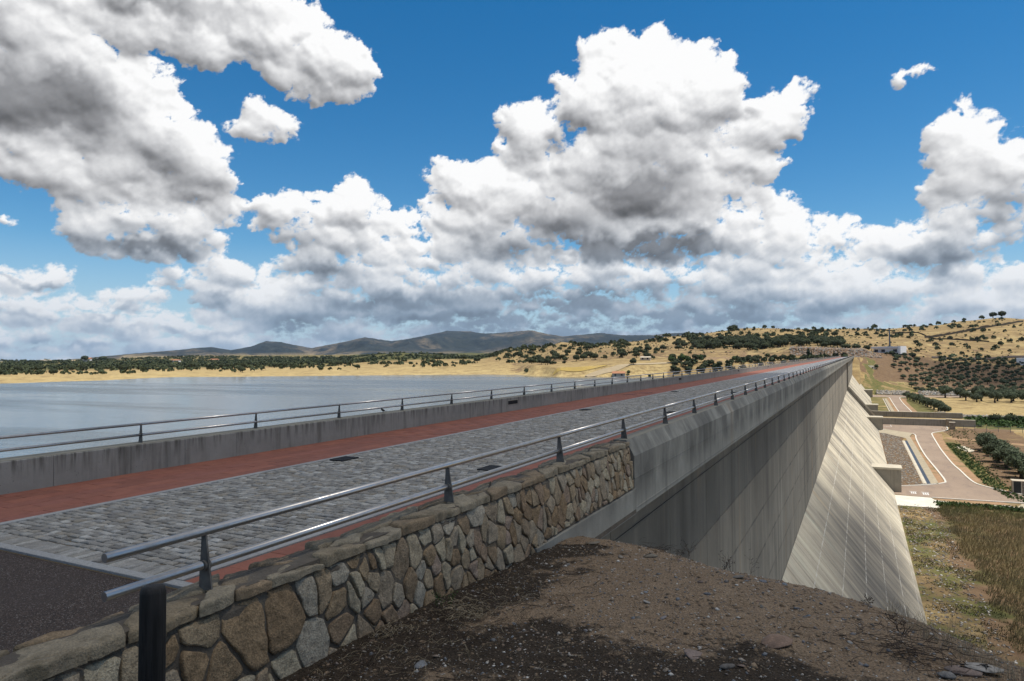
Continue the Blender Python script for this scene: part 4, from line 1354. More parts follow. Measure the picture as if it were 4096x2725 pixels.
# ------------------------------------------------------------ upstream parapet wall
uw = thing('parapet_wall', 'low grey concrete parapet wall with dark rain streaks along the reservoir side of the road', 'wall', (-12.7, 290.0, 0.0))
joints = [-8.0, -4.0, 0.0, 3.0, 5.6, 6.99, 8.4, 9.58, 10.9, 12.18, 13.45, 14.77, 16.0, 17.36, 18.76, 20.04, 21.46, 22.6, 23.9]
y = 25.3
while y < YE: joints.append(y); y += 1.36 if y < 60 else 2.72
joints.append(YE)
far = MB(); LP = []
SLOTS = [24.6, 53.4, 82.3, 111.3, 140.2, 172.3, 201.8, 230.5, 260.0]
for i in range(len(joints) - 1):
    y0, y1 = joints[i], joints[i + 1]
    prof = [(-12.94, -0.02), (-12.5, -0.02), (-12.5, 0.535), (-12.515, 0.55), (-12.94, 0.55)]
    m_ = MB(); m_.prism_y(prof, y0 + .004, y1 - .004)
    if y0 < 130: wpart('wall_panel', m_.mesh('wall_panel', [M['parapet']]), uw)
    else: far.add(m_.v, m_.f)
wpart('wall_panel', far.mesh('wall_panels_far', [M['parapet']]), uw, 'stuff')
b = MB(); b.box(-12.93, -12.52, -8, YE, 0.551, 0.556)
wpart('wall_top', b.mesh('wall_top', [M['parapet_top']]), uw)
b = MB(); b.box(-13.0, -12.5, -30, Y0 + .5, -16, -0.03)
wpart('wall_foot', b.mesh('wall_foot', [M['core']]), uw)
SL_LAB = ['recessed slot with a pale frame in the upstream parapet wall, nearest the camera',
          'second recessed slot along the upstream parapet wall']
for i, y in enumerate(SLOTS):
    lab = SL_LAB[i] if i < 2 else 'recessed slot in the upstream parapet wall, %s one along the wall' % ['third', 'fourth', 'fifth', 'sixth', 'seventh', 'eighth', 'ninth'][i - 2]
    t = thing('wall_slot', lab, 'wall slot', (-12.5, y, 0.36), 'recessed slots in the upstream parapet')
    m_ = MB(); m_.box(-.01, .012, -.46, .46, .075, .095); m_.box(-.01, .012, -.46, .46, -.095, -.075); m_.box(-.01, .012, -.46, -.43, -.075, .075); m_.box(-.01, .012, .43, .46, -.075, .075)
    o = link('frame', m_.mesh('frame', [M['block']])); o.parent = t
    m_ = MB(); m_.box(-.012, .004, -.43, .43, -.075, .075)
    o = link('opening', m_.mesh('opening', [M['black_gap']])); o.parent = t

# ------------------------------------------------------------ railings
def post_mesh(sgn):
    """tapered steel plate across the rail; sgn +1 leans its foot outward to +X"""
    prof = [(-0.052, 0.0), (0.066, 0.0), (0.060, 0.03), (0.036, 0.18), (0.016, 0.30), (0.006, 0.385), (-0.010, 0.395), (-0.026, 0.375), (-0.030, 0.33), (-0.034, 0.26), (-0.041, 0.18), (-0.048, 0.10), (-0.05, 0.04)]
    prof = [(sgn * x, z) for x, z in prof]
    m_ = MB()
    m_.prism_y(prof, -0.006, 0.006)
    return m_.mesh('post', [M['post_steel']])


def collar_mesh(cx, cz):
    m_ = MB(); m_.tube([(cx, -0.022, cz), (cx, 0.022, cz)], 0.034, 16); return m_.mesh('collar', [M['post_steel']])


def railing(xp, zb, sgn, y_first, y_start, n, label, pitch=2.893, gx=-0.012):
    t = thing('railing', label, 'railing', (xp, y_first, zb))
    pm = post_mesh(sgn)
    cm = collar_mesh(0.0, 0.155)
    for k in range(n):
        o = link('post', pm); o.parent = t; o.location = (0, k * pitch, 0)
        if k < 30:
            c = link('collar', cm); c.parent = o; c.location = (0, 0, 0)
    for (nm, cz, r) in (('top_rail', 0.368, 0.0272), ('lower_rail', 0.155, 0.0272)):
        ys_ = [y_start - y_first] + [k * pitch for k in range(0, n, 2)][1:]
        for i in range(len(ys_) - 1):
            L = ys_[i + 1] - ys_[i]
            m_ = MB(); m_.tube([(0, 0.002, 0), (0, L - 0.002, 0)], r, 20 if i < 12 else 8)
            me_ = m_.mesh(nm, [M['steel']], False)
            me_.polygons.foreach_set('use_smooth', [len(p_.vertices) == 4 for p_ in me_.polygons])
            o = link(nm, me_); o.parent = t; o.location = (gx * sgn, ys_[i], cz)
    return t


railing(-3.745, PT, 1, 3.02, 2.37, 197, 'near brushed steel railing with two tubes on the stone and concrete parapet')
railing(-12.72, 0.556, -1, 8.75 - 2.893 * 6, -8.6, 200, 'far steel railing on the reservoir-side parapet wall')

# drain grates in the setts
DG = [(-9.92, 11.5, 'iron drain grate by the left kerb of the cobbled road, nearest the camera'), (-6.42, 11.7, 'iron drain grate by the right kerb of the cobbled road, behind the near railing'),
      (-9.92, 26.0, 'second iron drain grate along the left kerb'), (-6.42, 26.1, 'second iron drain grate along the right kerb'),
      (-9.92, 41.0, 'third iron drain grate along the left kerb'), (-6.42, 41.0, 'third iron drain grate along the right kerb')]
for (x, y, lab) in DG:
    t = thing('drain_grate', lab, 'drain grate', (x, y, 0.03), 'drain grates along the kerbs')
    m_ = MB(); m_.box(-.16, .16, -.24, .24, -.02, 0.0)
    o = link('pit', m_.mesh('pit', [M['black_gap']])); o.parent = t
    for k in range(8):
        m_ = MB(); m_.box(-.15, .15, -.225 + k * .06, -.195 + k * .06, 0.0, .014)
        o = link('bar', m_.mesh('bar', [M['iron']])); o.parent = t
    m_ = MB(); m_.box(-.18, -.155, -.26, .26, -.01, .016); m_.box(.155, .18, -.26, .26, -.01, .016)
    m_.box(-.155, .155, -.26, -.235, -.01, .016); m_.box(-.155, .155, .24, .26, -.01, .016)
    o = link('frame', m_.mesh('frame', [M['iron']])); o.parent = t
for (x, y, lab) in ((-11.6, 37.5, 'rusty inspection cover in the red paving beside the upstream wall'), (-11.2, 39.2, 'second rusty inspection cover in the red paving')):
    m_ = MB(); m_.box(-.3, .3, -.45, .45, -.005, .006); m_.box(-.26, .26, -.41, .41, .006, .009)
    o = link('inspection_cover', m_.mesh('inspection_cover', [M['red_brown']]), loc=(x, y, 0.018)); tag(o, lab, 'inspection cover')

# ------------------------------------------------------------ rubble stone wall in front of the dam's end
def clip_poly(poly, px, py, nx, ny):
    """keep the side where (p - P).n <= 0"""
    out = []
    for i in range(len(poly)):
        a, c = poly[i], poly[(i + 1) % len(poly)]
        da = (a[0] - px) * nx + (a[1] - py) * ny
        dc = (c[0] - px) * nx + (c[1] - py) * ny
        if da <= 0: out.append(a)
        if (da < 0 < dc) or (dc < 0 < da):
            t = da / (da - dc); out.append((a[0] + t * (c[0] - a[0]), a[1] + t * (c[1] - a[1])))
    return out


def cells(pts, bounds, sx=1.0):
    """Voronoi cells with x stretched by sx"""
    x0, x1, y0, y1 = bounds
    res = []
    for i, (ax, ay) in enumerate(pts):
        poly = [(x0, y0), (x1, y0), (x1, y1), (x0, y1)]
        for j, (bx, by) in enumerate(pts):
            if i == j or abs(ax - bx) > 1.6 or abs(ay - by) > 1.6: continue
            mx, my = (ax + bx) / 2, (ay + by) / 2
            poly = clip_poly(poly, mx, my, (bx - ax) * sx * sx, by - ay)
            if len(poly) < 3: break
        if len(poly) >= 3: res.append(poly)
    return res


def shrink(poly, g):
    cx = sum(p[0] for p in poly) / len(poly); cy = sum(p[1] for p in poly) / len(poly)
    q = poly
    n = len(poly)
    ar = sum(poly[i][0] * poly[(i + 1) % n][1] - poly[(i + 1) % n][0] * poly[i][1] for i in range(n))
    s = 1 if ar > 0 else -1
    for i in range(n):
        a, c = poly[i], poly[(i + 1) % n]
        dx, dy = c[0] - a[0], c[1] - a[1]
        L = math.hypot(dx, dy)
        if L < 1e-6: continue
        nx, ny = s * dy / L, -s * dx / L
        q = clip_poly(q, a[0] - nx * g, a[1] - ny * g, nx, ny)
        if len(q) < 3: return []
    return q


def chaikin(poly, t=0.2):
    out = []
    n = len(poly)
    for i in range(n):
        a, c = poly[i], poly[(i + 1) % n]
        out.append((a[0] * (1 - t) + c[0] * t, a[1] * (1 - t) + c[1] * t))
        out.append((a[0] * t + c[0] * (1 - t), a[1] * t + c[1] * (1 - t)))
    return out


def densify(poly, d):
    out = []
    n = len(poly)
    for i in range(n):
        a, c = poly[i], poly[(i + 1) % n]
        L = math.hypot(c[0] - a[0], c[1] - a[1]); k = max(1, int(L / d))
        for j in range(k):
            t = j / k; out.append((a[0] + (c[0] - a[0]) * t, a[1] + (c[1] - a[1]) * t))
    return out


def rough_stone(poly, to3d, depth, rr, det=0.07):
    """stone with rounded, uneven face; to3d maps (u, v, height) to a world point"""
    p = chaikin(poly, 0.11)
    p = densify(p, det)
    n = len(p)
    cx = sum(q[0] for q in p) / n; cy = sum(q[1] for q in p) / n
    ph = rr.random() * 50
    ta, tb = rr.uniform(-.10, .10), rr.uniform(-.10, .10)

    def nz(x, y, s):
        return mnoise.noise(Vector((x * s + ph, y * s, ph)))
    vs = []; rings = [(1.0, -0.05), (1.0, 0.70), (0.965, 0.93), (0.84, 1.0), (0.45, 1.01)]
    for (k, h) in rings:
        for (x, y) in p:
            jx = x + nz(x, y, 13.0) * 0.016 + nz(x, y, 40.0) * 0.005; jy = y + nz(y + 3.1, x, 13.0) * 0.016 + nz(y, x + 9, 40.0) * 0.005
            X = cx + (jx - cx) * k; Y = cy + (jy - cy) * k
            H = depth * h
            if h > 0: H += (nz(X, Y, 9.0) * 0.018 + nz(X, Y, 28.0) * 0.010) * min(1, h) + ta * (X - cx) * h + tb * (Y - cy) * h
            vs.append(to3d(X, Y, H))
    H = depth * 1.05 + nz(cx, cy, 9.0) * 0.014
    vs.append(to3d(cx, cy, H))
    fs = []
    for r_ in range(len(rings) - 1):
        for i in range(n):
            i2 = (i + 1) % n
            fs.append((r_ * n + i, r_ * n + i2, (r_ + 1) * n + i2, (r_ + 1) * n + i))
    L = (len(rings) - 1) * n
    for i in range(n): fs.append((L + i, L + (i + 1) % n, len(vs) - 1))
    return vs, fs


def relax(rr, n, bounds, sx, it=6):
    x0, x1, y0, y1 = bounds
    pts = []
    # best-candidate sampling with varied spacing
    while len(pts) < n:
        best, bd = None, -1
        for _ in range(3):
            c = (rr.uniform(x0, x1), rr.uniform(y0, y1))
            d = min([((c[0] - q[0]) * sx) ** 2 + (c[1] - q[1]) ** 2 for q in pts] or [1e9])
            if d > bd: bd, best = d, c
        pts.append(best)
    return pts


def make_stone_wall():
    rr = random.Random(17)
    sw = thing('stone_wall', 'rubble stone wall of brown granite with mortar joints under the near railing', 'wall', (-3.7, 4.0, -0.1))
    # mortar core
    def xface(z): return -3.575 + (0.66 - z) / 0.76 * 0.075 * 1.0
    b = MB()
    b.prism_y([(-3.86, -0.5), (xface(-0.5), -0.5), (xface(0.60), 0.60), (-3.62, 0.665), (-3.86, 0.665)], -8.0, 11.47)
    me = b.mesh('mortar', [M['mortar']])
    wpart('mortar', me, sw)
    # the far end of the stonework thins out over the concrete: clip below z = -0.07 for y > 7.6
    bounds = (-7.0, 11.47, -0.5, 0.64)
    n_near = int((4.2 - 1.2) * 1.14 / 0.050); n_far = int((11.47 - 4.2) * 1.14 / 0.034); n_back = int(8.2 * 1.14 / 0.09)
    pts = relax(rr, n_near, (1.2, 4.2, -0.5, 0.64), 1.15) + relax(rr, n_far, (4.2, 11.47, -0.5, 0.64), 1.55) + relax(rr, n_back, (-7, 1.2, -0.5, 0.64), 1.2)
    for poly in cells(pts, bounds, 1.3):
        cy = sum(q[0] for q in poly) / len(poly)
        if cy > 7.0:
            poly = clip_poly(poly, 0, -0.07 if cy > 7.8 else -0.14, 0, -1)
            if len(poly) < 3: continue
        g = rr.uniform(0.006, 0.015) if cy > 4.5 else rr.uniform(0.008, 0.020)
        q = shrink(poly, g)
        if len(q) < 3: continue
        ar = abs(sum(q[i][0] * q[(i + 1) % len(q)][1] - q[(i + 1) % len(q)][0] * q[i][1] for i in range(len(q)))) / 2
        if ar < 0.0018: continue
        dep = rr.uniform(0.014, 0.036)
        vs, fs = rough_stone(q, lambda u, v, h: (xface(v) + h - (0.05 if v > 0.55 else 0) * (v - 0.55) * 6, u, v), dep, rr, 0.05 if cy < 6 else 0.08)
        me = new_mesh('stone', vs, fs, [M['stone']], True)
        wpart('stone', me, sw)
    # coping of flat stones
    bounds = (-7.0, 11.47, -3.93, -3.54)
    pts = relax(rr, 90, (-7.0, 11.47, -3.93, -3.54), 0.55)
    for poly in cells(pts, bounds, 0.55):
        q = shrink(poly, rr.uniform(0.004, 0.012))
        if len(q) < 3: continue
        # ragged outer rim
        q = densify(q, 0.09)
        q = [(u + mnoise.noise(Vector((u * 9, v * 9, 3))) * 0.02, v + (mnoise.noise(Vector((u * 6, 7, v * 2))) * 0.05 if v > -3.6 or v < -3.88 else 0)) for u, v in q]
        h = rr.uniform(0.05, 0.085)
        vs, fs = rough_stone(q, lambda u, v, hh: (v, u, 0.655 + hh), h, rr, 0.06)
        me = new_mesh('coping_stone', vs, fs, [M['coping']], True)
        wpart('coping_stone', me, sw)
    b = MB(); b.box(-3.87, -3.60, -7.9, 11.46, 0.66, 0.712)
    wpart('coping_bed', b.mesh('coping_bed', [M['mortar']]), sw)


make_stone_wall()

# charred post in front
pt = thing('wooden_post', 'black charred round wooden post standing before the stone wall at the lower left', 'post', (-3.0, 2.12, 0.0))
b = MB()
seg = 20; vs = []; hs = [-0.2, 0.2, 0.5, 0.8, 1.02, 1.105, 1.128, 1.134]; rsd = [0.060, 0.059, 0.058, 0.057, 0.0565, 0.056, 0.050, 0.02]
for hgt, r_ in zip(hs, rsd):
    for k in range(seg):
        a = 2 * math.pi * k / seg
        q = r_ * (1 + 0.03 * mnoise.noise(Vector((math.cos(a) * 2, math.sin(a) * 2, hgt * 0.8))))
        # flat hewn face towards the camera from below 0.93
        x, y = q * math.cos(a), q * math.sin(a)
        if hgt < 0.9:
            d = x * 0.62 + y * -0.78
            if d > 0.047: x -= (d - 0.047) * 0.62; y -= (d - 0.047) * -0.78
        vs.append((x + 0.012 * hgt, y, hgt))
fs = [(i * seg + k, i * seg + (k + 1) % seg, (i + 1) * seg + (k + 1) % seg, (i + 1) * seg + k) for i in range(len(hs) - 1) for k in range(seg)]
fs.append(tuple((len(hs) - 1) * seg + k for k in range(seg)))
b.add(vs, fs)
o = link('shaft', b.mesh('shaft', [M['char']], True)); o.parent = pt
# drying cracks as thin grooves standing open on the hewn face
b = MB()
for (u, z0, z1, w) in ((-0.012, 0.3, 0.78, 0.004), (0.014, 0.35, 0.86, 0.003), (0.0, -0.1, 0.42, 0.006), (-0.028, 0.5, 0.8, 0.0025)):
    n = 8
    for i in range(n):
        za, zb_ = z0 + (z1 - z0) * i / n, z0 + (z1 - z0) * (i + 1) / n
        ua = u + 0.004 * math.sin(i * 1.7); ub = u + 0.004 * math.sin((i + 1) * 1.7)
        def W3(uu, zz, d): return (0.62 * d + 0.78 * uu + 0.012 * zz, -0.78 * d + 0.62 * uu, zz)
        ww = w * math.sin(math.pi * (i + .5) / n)
        b.add([W3(ua - ww, za, .0485), W3(ua + ww, za, .0485), W3(ub + ww, zb_, .0485), W3(ub - ww, zb_, .0485), W3(ua, za, .044), W3(ub, zb_, .044)],
              [(0, 1, 2, 3), (0, 4, 1), (3, 2, 5)])
o = link('crack', b.mesh('crack', [M['black_gap']])); o.parent = pt

# ------------------------------------------------------------ valley floor: roads, kerbs, aprons, channel
GZ = FLOOR_Z


def sheet(name, poly, dz, mat, parent=None, kind='structure'):
    me = new_mesh(name, [(x, y, GZ + dz) for x, y in poly], [tuple(range(len(poly)))], [mat])
    o = link(name, me)
    if parent is not None: o.parent = parent
    elif kind: o['kind'] = kind
    return o


def strip_mesh(name, pts, w, z0, z1, mat):
    """kerb along a polyline"""
    m_ = MB()
    L, R_ = [], []
    for i, p in enumerate(pts):
        a = Vector(pts[max(i - 1, 0)]); c = Vector(pts[min(i + 1, len(pts) - 1)])
        d = (c - a).normalized(); n = Vector((-d.y, d.x)) * w / 2
        L.append((p[0] + n.x, p[1] + n.y)); R_.append((p[0] - n.x, p[1] - n.y))
    n = len(pts)
    vs = [(x, y, z0) for x, y in L] + [(x, y, z0) for x, y in R_] + [(x, y, z1) for x, y in L] + [(x, y, z1) for x, y in R_]
    fs = []
    for i in range(n - 1):
        fs += [(2 * n + i, 2 * n + i + 1, 3 * n + i + 1, 3 * n + i), (i, i + 1, 2 * n + i + 1, 2 * n + i), (n + i, 3 * n + i, 3 * n + i + 1, n + i + 1)]
    m_.add(vs, fs)
    return m_.mesh(name, [mat])


def smooth_line(p, n=6):
    out = []
    for i in range(len(p) - 1):
        p0 = Vector(p[max(i - 1, 0)]); p1 = Vector(p[i]); p2 = Vector(p[i + 1]); p3 = Vector(p[min(i + 2, len(p) - 1)])
        for k in range(n):
            t = k / n
            q = 0.5 * ((2 * p1) + (p2 - p0) * t + (2 * p0 - 5 * p1 + 4 * p2 - p3) * t * t + (3 * p1 - p0 - 3 * p2 + p3) * t ** 3)
            out.append((q.x, q.y))
    out.append(tuple(p[-1]))
    return out


LEFT1 = smooth_line([(5.3, 155.2), (9.0, 157.4), (12.5, 160.4), (14.6, 163.0), (15.25, 166.0), (15.1, 180), (14.8, 193), (14.6, 205), (14.7, 224), (15.1, 245), (15.5, 253), (15.0, 258.6), (11.3, 264.8), (7.7, 269.6), (5.3, 272.5)], 3)
RIGHT1 = smooth_line([(27.3, 289.6), (26.9, 281), (26.0, 274.5), (24.2, 270.5), (22.0, 266.2), (20.8, 262.5), (20.3, 256), (19.6, 231), (19.3, 217), (19.2, 193), (19.6, 182), (19.9, 171), (20.5, 164.6), (22.4, 160.6), (24.4, 157.8), (27.5, 154.9), (34, 152.5), (70, 151)], 3)
LOW1 = [(70, 147.5), (25.1, 147.0), (16.2, 146.2), (11.3, 145.9), (5.3, 146.6)]
vr = sheet('access_road', LEFT1 + [(5.3, 289.8), (27.3, 289.8)] + RIGHT1 + LOW1, 0.04, M['road'])
for nm, pl in (('kerb', LEFT1[:]), ('kerb', RIGHT1[:-1]), ('kerb', [(11.3, 145.7), (16.2, 146.0), (25.1, 146.8), (70, 147.3)])):
    o = link('kerb_line', strip_mesh('kerb_line', pl, 0.34, GZ, GZ + 0.16, M['kerb_white'])); o.parent = vr
LEFT2 = smooth_line([(15.4, 327.6), (15.4, 352), (15.3, 381), (15.4, 438), (15.5, 462), (14.9, 468.5), (13.5, 470)], 3)
RIGHT2 = smooth_line([(23.5, 471), (21.6, 469.5), (20.7, 464), (20.2, 438), (20.1, 407), (20.5, 352), (20.5, 327.6)], 3)
vr2 = sheet('access_road', LEFT2 + [(6.7, 470), (6.7, 493.5), (62, 497.5), (62, 486.5), (30, 474)] + RIGHT2, 0.04, M['road'])
for pl in (LEFT2, RIGHT2):
    o = link('kerb_line', strip_mesh('kerb_line', pl, 0.34, GZ, GZ + 0.16, M['kerb_white'])); o.parent = vr2
# orange earth verges
M['verge'] = flat_noise('orange_verge', (0.36, 0.225, 0.125), (0.28, 0.165, 0.09), 1.2, 0.95, 0.5, 6.0, 0.05, (0.20, 0.15, 0.07), 0.25)
L1s = [(x, y) for x, y in LEFT1 if 162 < y < 262]
sheet('verge', [(x - .2, y) for x, y in L1s] + [(13.5, 255), (13.6, 240), (13.55, 200), (13.6, 164)][0:4], 0.012, M['verge'])
R1s = [(x, y) for x, y in RIGHT1 if 156 < y < 266]
sheet('verge', [(x + .2, y) for x, y in R1s] + [(27.5, 156.5), (24.4, 160.6), (22.4, 165), (21.7, 175), (21.6, 195), (21.5, 220), (22.2, 245), (23.5, 262)], 0.012, M['verge'])
L2s = [(x, y) for x, y in LEFT2 if y < 466]
sheet('verge', [(x - .2, y) for x, y in L2s] + [(14.0, 464), (13.6, 400), (13.6, 327.6)], 0.012, M['verge'])
R2s = [(x, y) for x, y in RIGHT2 if y < 466]
sheet('verge', [(x + .2, y) for x, y in R2s] + [(22.4, 327.6), (22.9, 352), (22.6, 380), (22.4, 430), (24.5, 464)], 0.012, M['verge'])
sheet('verge', [(11.8, 145.4), (11.8, 143.6), (16.7, 143.3), (23.0, 144.3), (24.2, 146.2), (60, 146.9), (60, 147.1), (25.1, 146.6)], 0.010, M['verge'])
# pale concrete aprons
sheet('apron', [(5.3, 145.8), (11.15, 145.7), (11.5, 144.0), (11.75, 136.6), (5.3, 136.1)], 0.06, M['apron'])
sheet('footpath', [(11.5, 144.0), (13.0, 143.0), (16.7, 142.7), (20.7, 143.2), (22.6, 143.9), (23.2, 142.2), (20.2, 141.3), (16.9, 141.4), (12.2, 140.6), (11.6, 140.4)], 0.05, M['apron'])
sheet('apron', [(23.3, 142.3), (24.7, 146.3), (60, 146.4), (60, 141.5)], 0.055, M['ditch'])
sheet('apron', [(5.3, 262.5), (7.6, 265.5), (7.8, 269.3), (5.3, 271.8)], 0.06, M['apron'])
sheet('apron', [(23.4, 226), (25.0, 231), (26.0, 230), (27.2, 221), (25.8, 216), (24.8, 218), (24.6, 222)], 0.03, M['pale_cap'])
# sandy tracks beyond the olives
sheet('track', [(23, 252), (30, 250), (40, 243), (70, 232), (70, 226), (42, 236), (32, 243), (24, 246.5)], 0.02, M['verge'])
sheet('track', [(44, 252), (70, 246), (70, 250), (44, 254)], 0.03, M['apron'])
sheet('track', [(29.5, 352), (31.8, 354), (36.5, 328), (34, 327.6)], 0.02, M['verge'])
sheet('track', [(28.8, 497.0), (32.5, 497.3), (36.5, 520), (31.0, 521)], 0.9, M['verge'])

# lined channel with a thread of water
ch = thing('channel', 'narrow concrete lined channel with a dark thread of water beside the access road', 'channel', (12.0, 200.0, GZ))
b = MB()
for (y0, y1) in ((160.5, 198), (198, 237)):
    b.prism_y([(10.95, GZ - .1), (11.65, GZ - .1), (11.65, GZ + .10), (11.2, GZ + .16), (10.95, GZ + .05)], y0, y1)
wpart('left_bank', b.mesh('left_bank', [M['pale_cap']]), ch)
b = MB()
for (y0, y1) in ((161.3, 198), (198, 248)):
    b.prism_y([(12.35, GZ - .1), (13.65, GZ - .1), (13.65, GZ + .32), (12.35, GZ + .06)], y0, y1)
wpart('right_bank', b.mesh('right_bank', [M['ditch']]), ch)
m, T, p = mat_base('channel_water'); setp(T, p, (0.03, 0.035, 0.045), 0.3, T.bump(T.noise(pos(T), 2.0, 4), 0.8, 0.15)); M['chwater'] = m
wpart('channel_water', new_mesh('channel_water', [(11.62, 160.6, GZ + .05), (12.37, 160.6, GZ + .05), (12.37, 238, GZ + .05), (11.62, 238, GZ + .05)], [(0, 1, 2, 3)], [M['chwater']]), ch)
b = MB()
b.add([(5.3, 262, GZ + .3), (7.7, 268.8, GZ + .3), (15.0, 257.8, GZ + .35), (13.65, 248, GZ + .32), (12.4, 244, GZ + .08), (11.5, 246.5, GZ + .08), (6.9, 257.0, GZ + .08), (5.3, 258, GZ + .08)],
      [(0, 1, 6, 7), (1, 2, 5, 6), (2, 3, 4, 5)])
wpart('curved_bank', b.mesh('curved_bank', [M['ditch']]), ch)
ch2 = thing('channel', 'dry concrete ditch beyond the basin walls, left of the far access road', 'channel', (12.5, 400.0, GZ))
b = MB(); b.prism_y([(11.6, GZ - .1), (12.0, GZ - .1), (12.0, GZ + .12), (11.6, GZ + .14)], 340, 455); wpart('left_bank', b.mesh('left_bank', [M['pale_cap']]), ch2)
b = MB(); b.prism_y([(12.35, GZ - .1), (13.6, GZ - .1), (13.6, GZ + .3), (12.35, GZ + .05)], 340, 455); wpart('right_bank', b.mesh('right_bank', [M['ditch']]), ch2)
b = MB(); b.prism_y([(12.0, GZ - .1), (12.35, GZ - .1), (12.35, GZ + .03), (12.0, GZ + .03)], 340, 455); wpart('ditch_bed', b.mesh('ditch_bed', [M['core']]), ch2)

# worn paint on the road
b = MB()
for k in range(3): b.box(8.2 + k * .32, 8.42 + k * .32, 148.6, 150.4, GZ + .044, GZ + .046)
b.box(8.0, 9.2, 150.7, 151.0, GZ + .044, GZ + .046)
for k in range(3): b.box(10.1 + k * .36, 10.35 + k * .36, 148.2, 150.4, GZ + .044, GZ + .046)
b.box(9.9, 11.2, 150.8, 151.1, GZ + .044, GZ + .046)
o = link('road_marking', b.mesh('road_marking', [M['white_paint']])); o.parent = vr
b = MB(); b.box(9.7, 9.85, 281, 288.8, GZ + .044, GZ + .047); b.box(7.4, 9.7, 281, 281.3, GZ + .044, GZ + .047)
b.box(22.3, 23.6, 276.2, 276.5, GZ + .044, GZ + .047)
o = link('road_marking', b.mesh('road_marking', [M['white_paint']])); o.parent = vr


def rubble_block(name, x0, x1, y0, y1, h, seed, cap=True):
    """masonry pier: core with small proud stones on its faces"""
    rr = random.Random(seed); m_ = MB()
    m_.box(x0, x1, y0, y1, GZ, GZ + h, 0)
    z = GZ + .05
    while z < GZ + h - .15:
        hh = rr.uniform(.2, .32)
        for face_ in range(2):
            L = (x1 - x0) if face_ == 0 else (y1 - y0)
            q = 0.02
            while q < L - .1:
                w = min(rr.uniform(.25, .5), L - q - .02)
                if face_ == 0: m_.box(x0 + q, x0 + q + w - .04, y0 - .05, y0 + .01, z, z + hh - .04, 1)
                else: m_.box(x0 - .05, x0 + .01, y0 + q, y0 + q + w - .04, z, z + hh - .04, 1)
                q += w
        z += hh
    return m_.mesh(name, [M['mortar'], M['rubble_small']])


t = thing('stone_pier', 'squat rubble stone pier beside the basin wall end, farther of the pair', 'stone pier', (27.9, 288.5, GZ), 'stone piers by the parking area')
wpart('pier', rubble_block('pier', 27.2, 28.8, 287.4, 288.9, 2.7, 3), t)
b = MB(); b.box(27.1, 28.9, 287.3, 289.0, GZ + 2.7, GZ + 2.85); wpart('cap_slab', b.mesh('cap_slab', [M['cream']]), t)
t = thing('stone_pier', 'squat rubble stone pier at the corner of the parking area, nearer of the pair', 'stone pier', (27.9, 279.5, GZ), 'stone piers by the parking area')
wpart('pier', rubble_block('pier', 27.3, 28.9, 278.6, 280.3, 2.35, 5), t)
b = MB(); b.box(27.2, 29.0, 278.5, 280.4, GZ + 2.35, GZ + 2.5); wpart('cap_slab', b.mesh('cap_slab', [M['cream']]), t)
t = thing('sign_wall', 'stone wall end with a dark framed panel beside the access road at the right edge', 'sign', (26.0, 156.8, GZ))
wpart('pier', rubble_block('pier', 25.2, 28.6, 156.6, 158.4, 2.3, 8), t)
b = MB(); b.box(25.0, 28.7, 156.45, 158.5, GZ + 2.3, GZ + 2.42); b.box(25.05, 25.2, 156.45, 156.6, GZ, GZ + 2.3); b.box(26.35, 26.5, 156.42, 156.6, GZ, GZ + 2.3)
wpart('frame', b.mesh('frame', [M['cream']]), t)
b = MB(); b.box(25.25, 26.3, 156.44, 156.53, GZ + .25, GZ + 2.2); wpart('panel', b.mesh('panel', [M['dark_panel']]), t)
for (x, y, lab) in ((29.5, 326.9, 'small stone hut box just behind the taller basin wall'), (26.8, 499.5, 'tiny stone pier at the gap in the riprap bank')):
    t = thing('stone_pier', lab, 'stone pier', (x, y, GZ))
    wpart('pier', rubble_block('pier', x - 1.0, x + 1.0, y - .1 + .8, y + 1.6, 2.3, int(x)), t)
    b = MB(); b.box(x - 1.1, x + 1.1, y + .6, y + 1.7, GZ + 2.3, GZ + 2.5); wpart('cap_slab', b.mesh('cap_slab', [M['cream']]), t)

# wire fence along the stream
t = thing('wire_fence', 'thin wire fence with slim posts along the green stream bank', 'fence', (45.0, 272.0, GZ))
pm = MB(); pm.box(-.05, .05, -.05, .05, 0, 1.9); pm = pm.mesh('fence_post', [M['mast_grey']])
for k in range(14):
    o = link('fence_post', pm); o.parent = t; o.location = (-14 + k * 3.2, 4.5 - k * 0.4, 0)
b = MB()
for zz in (.5, 1.1, 1.8): b.tube([(-14, 4.5, zz), (28, -.8, zz)], 0.02, 4)
o = link('wire', b.mesh('wire', [M['mast_grey']])); o.parent = t

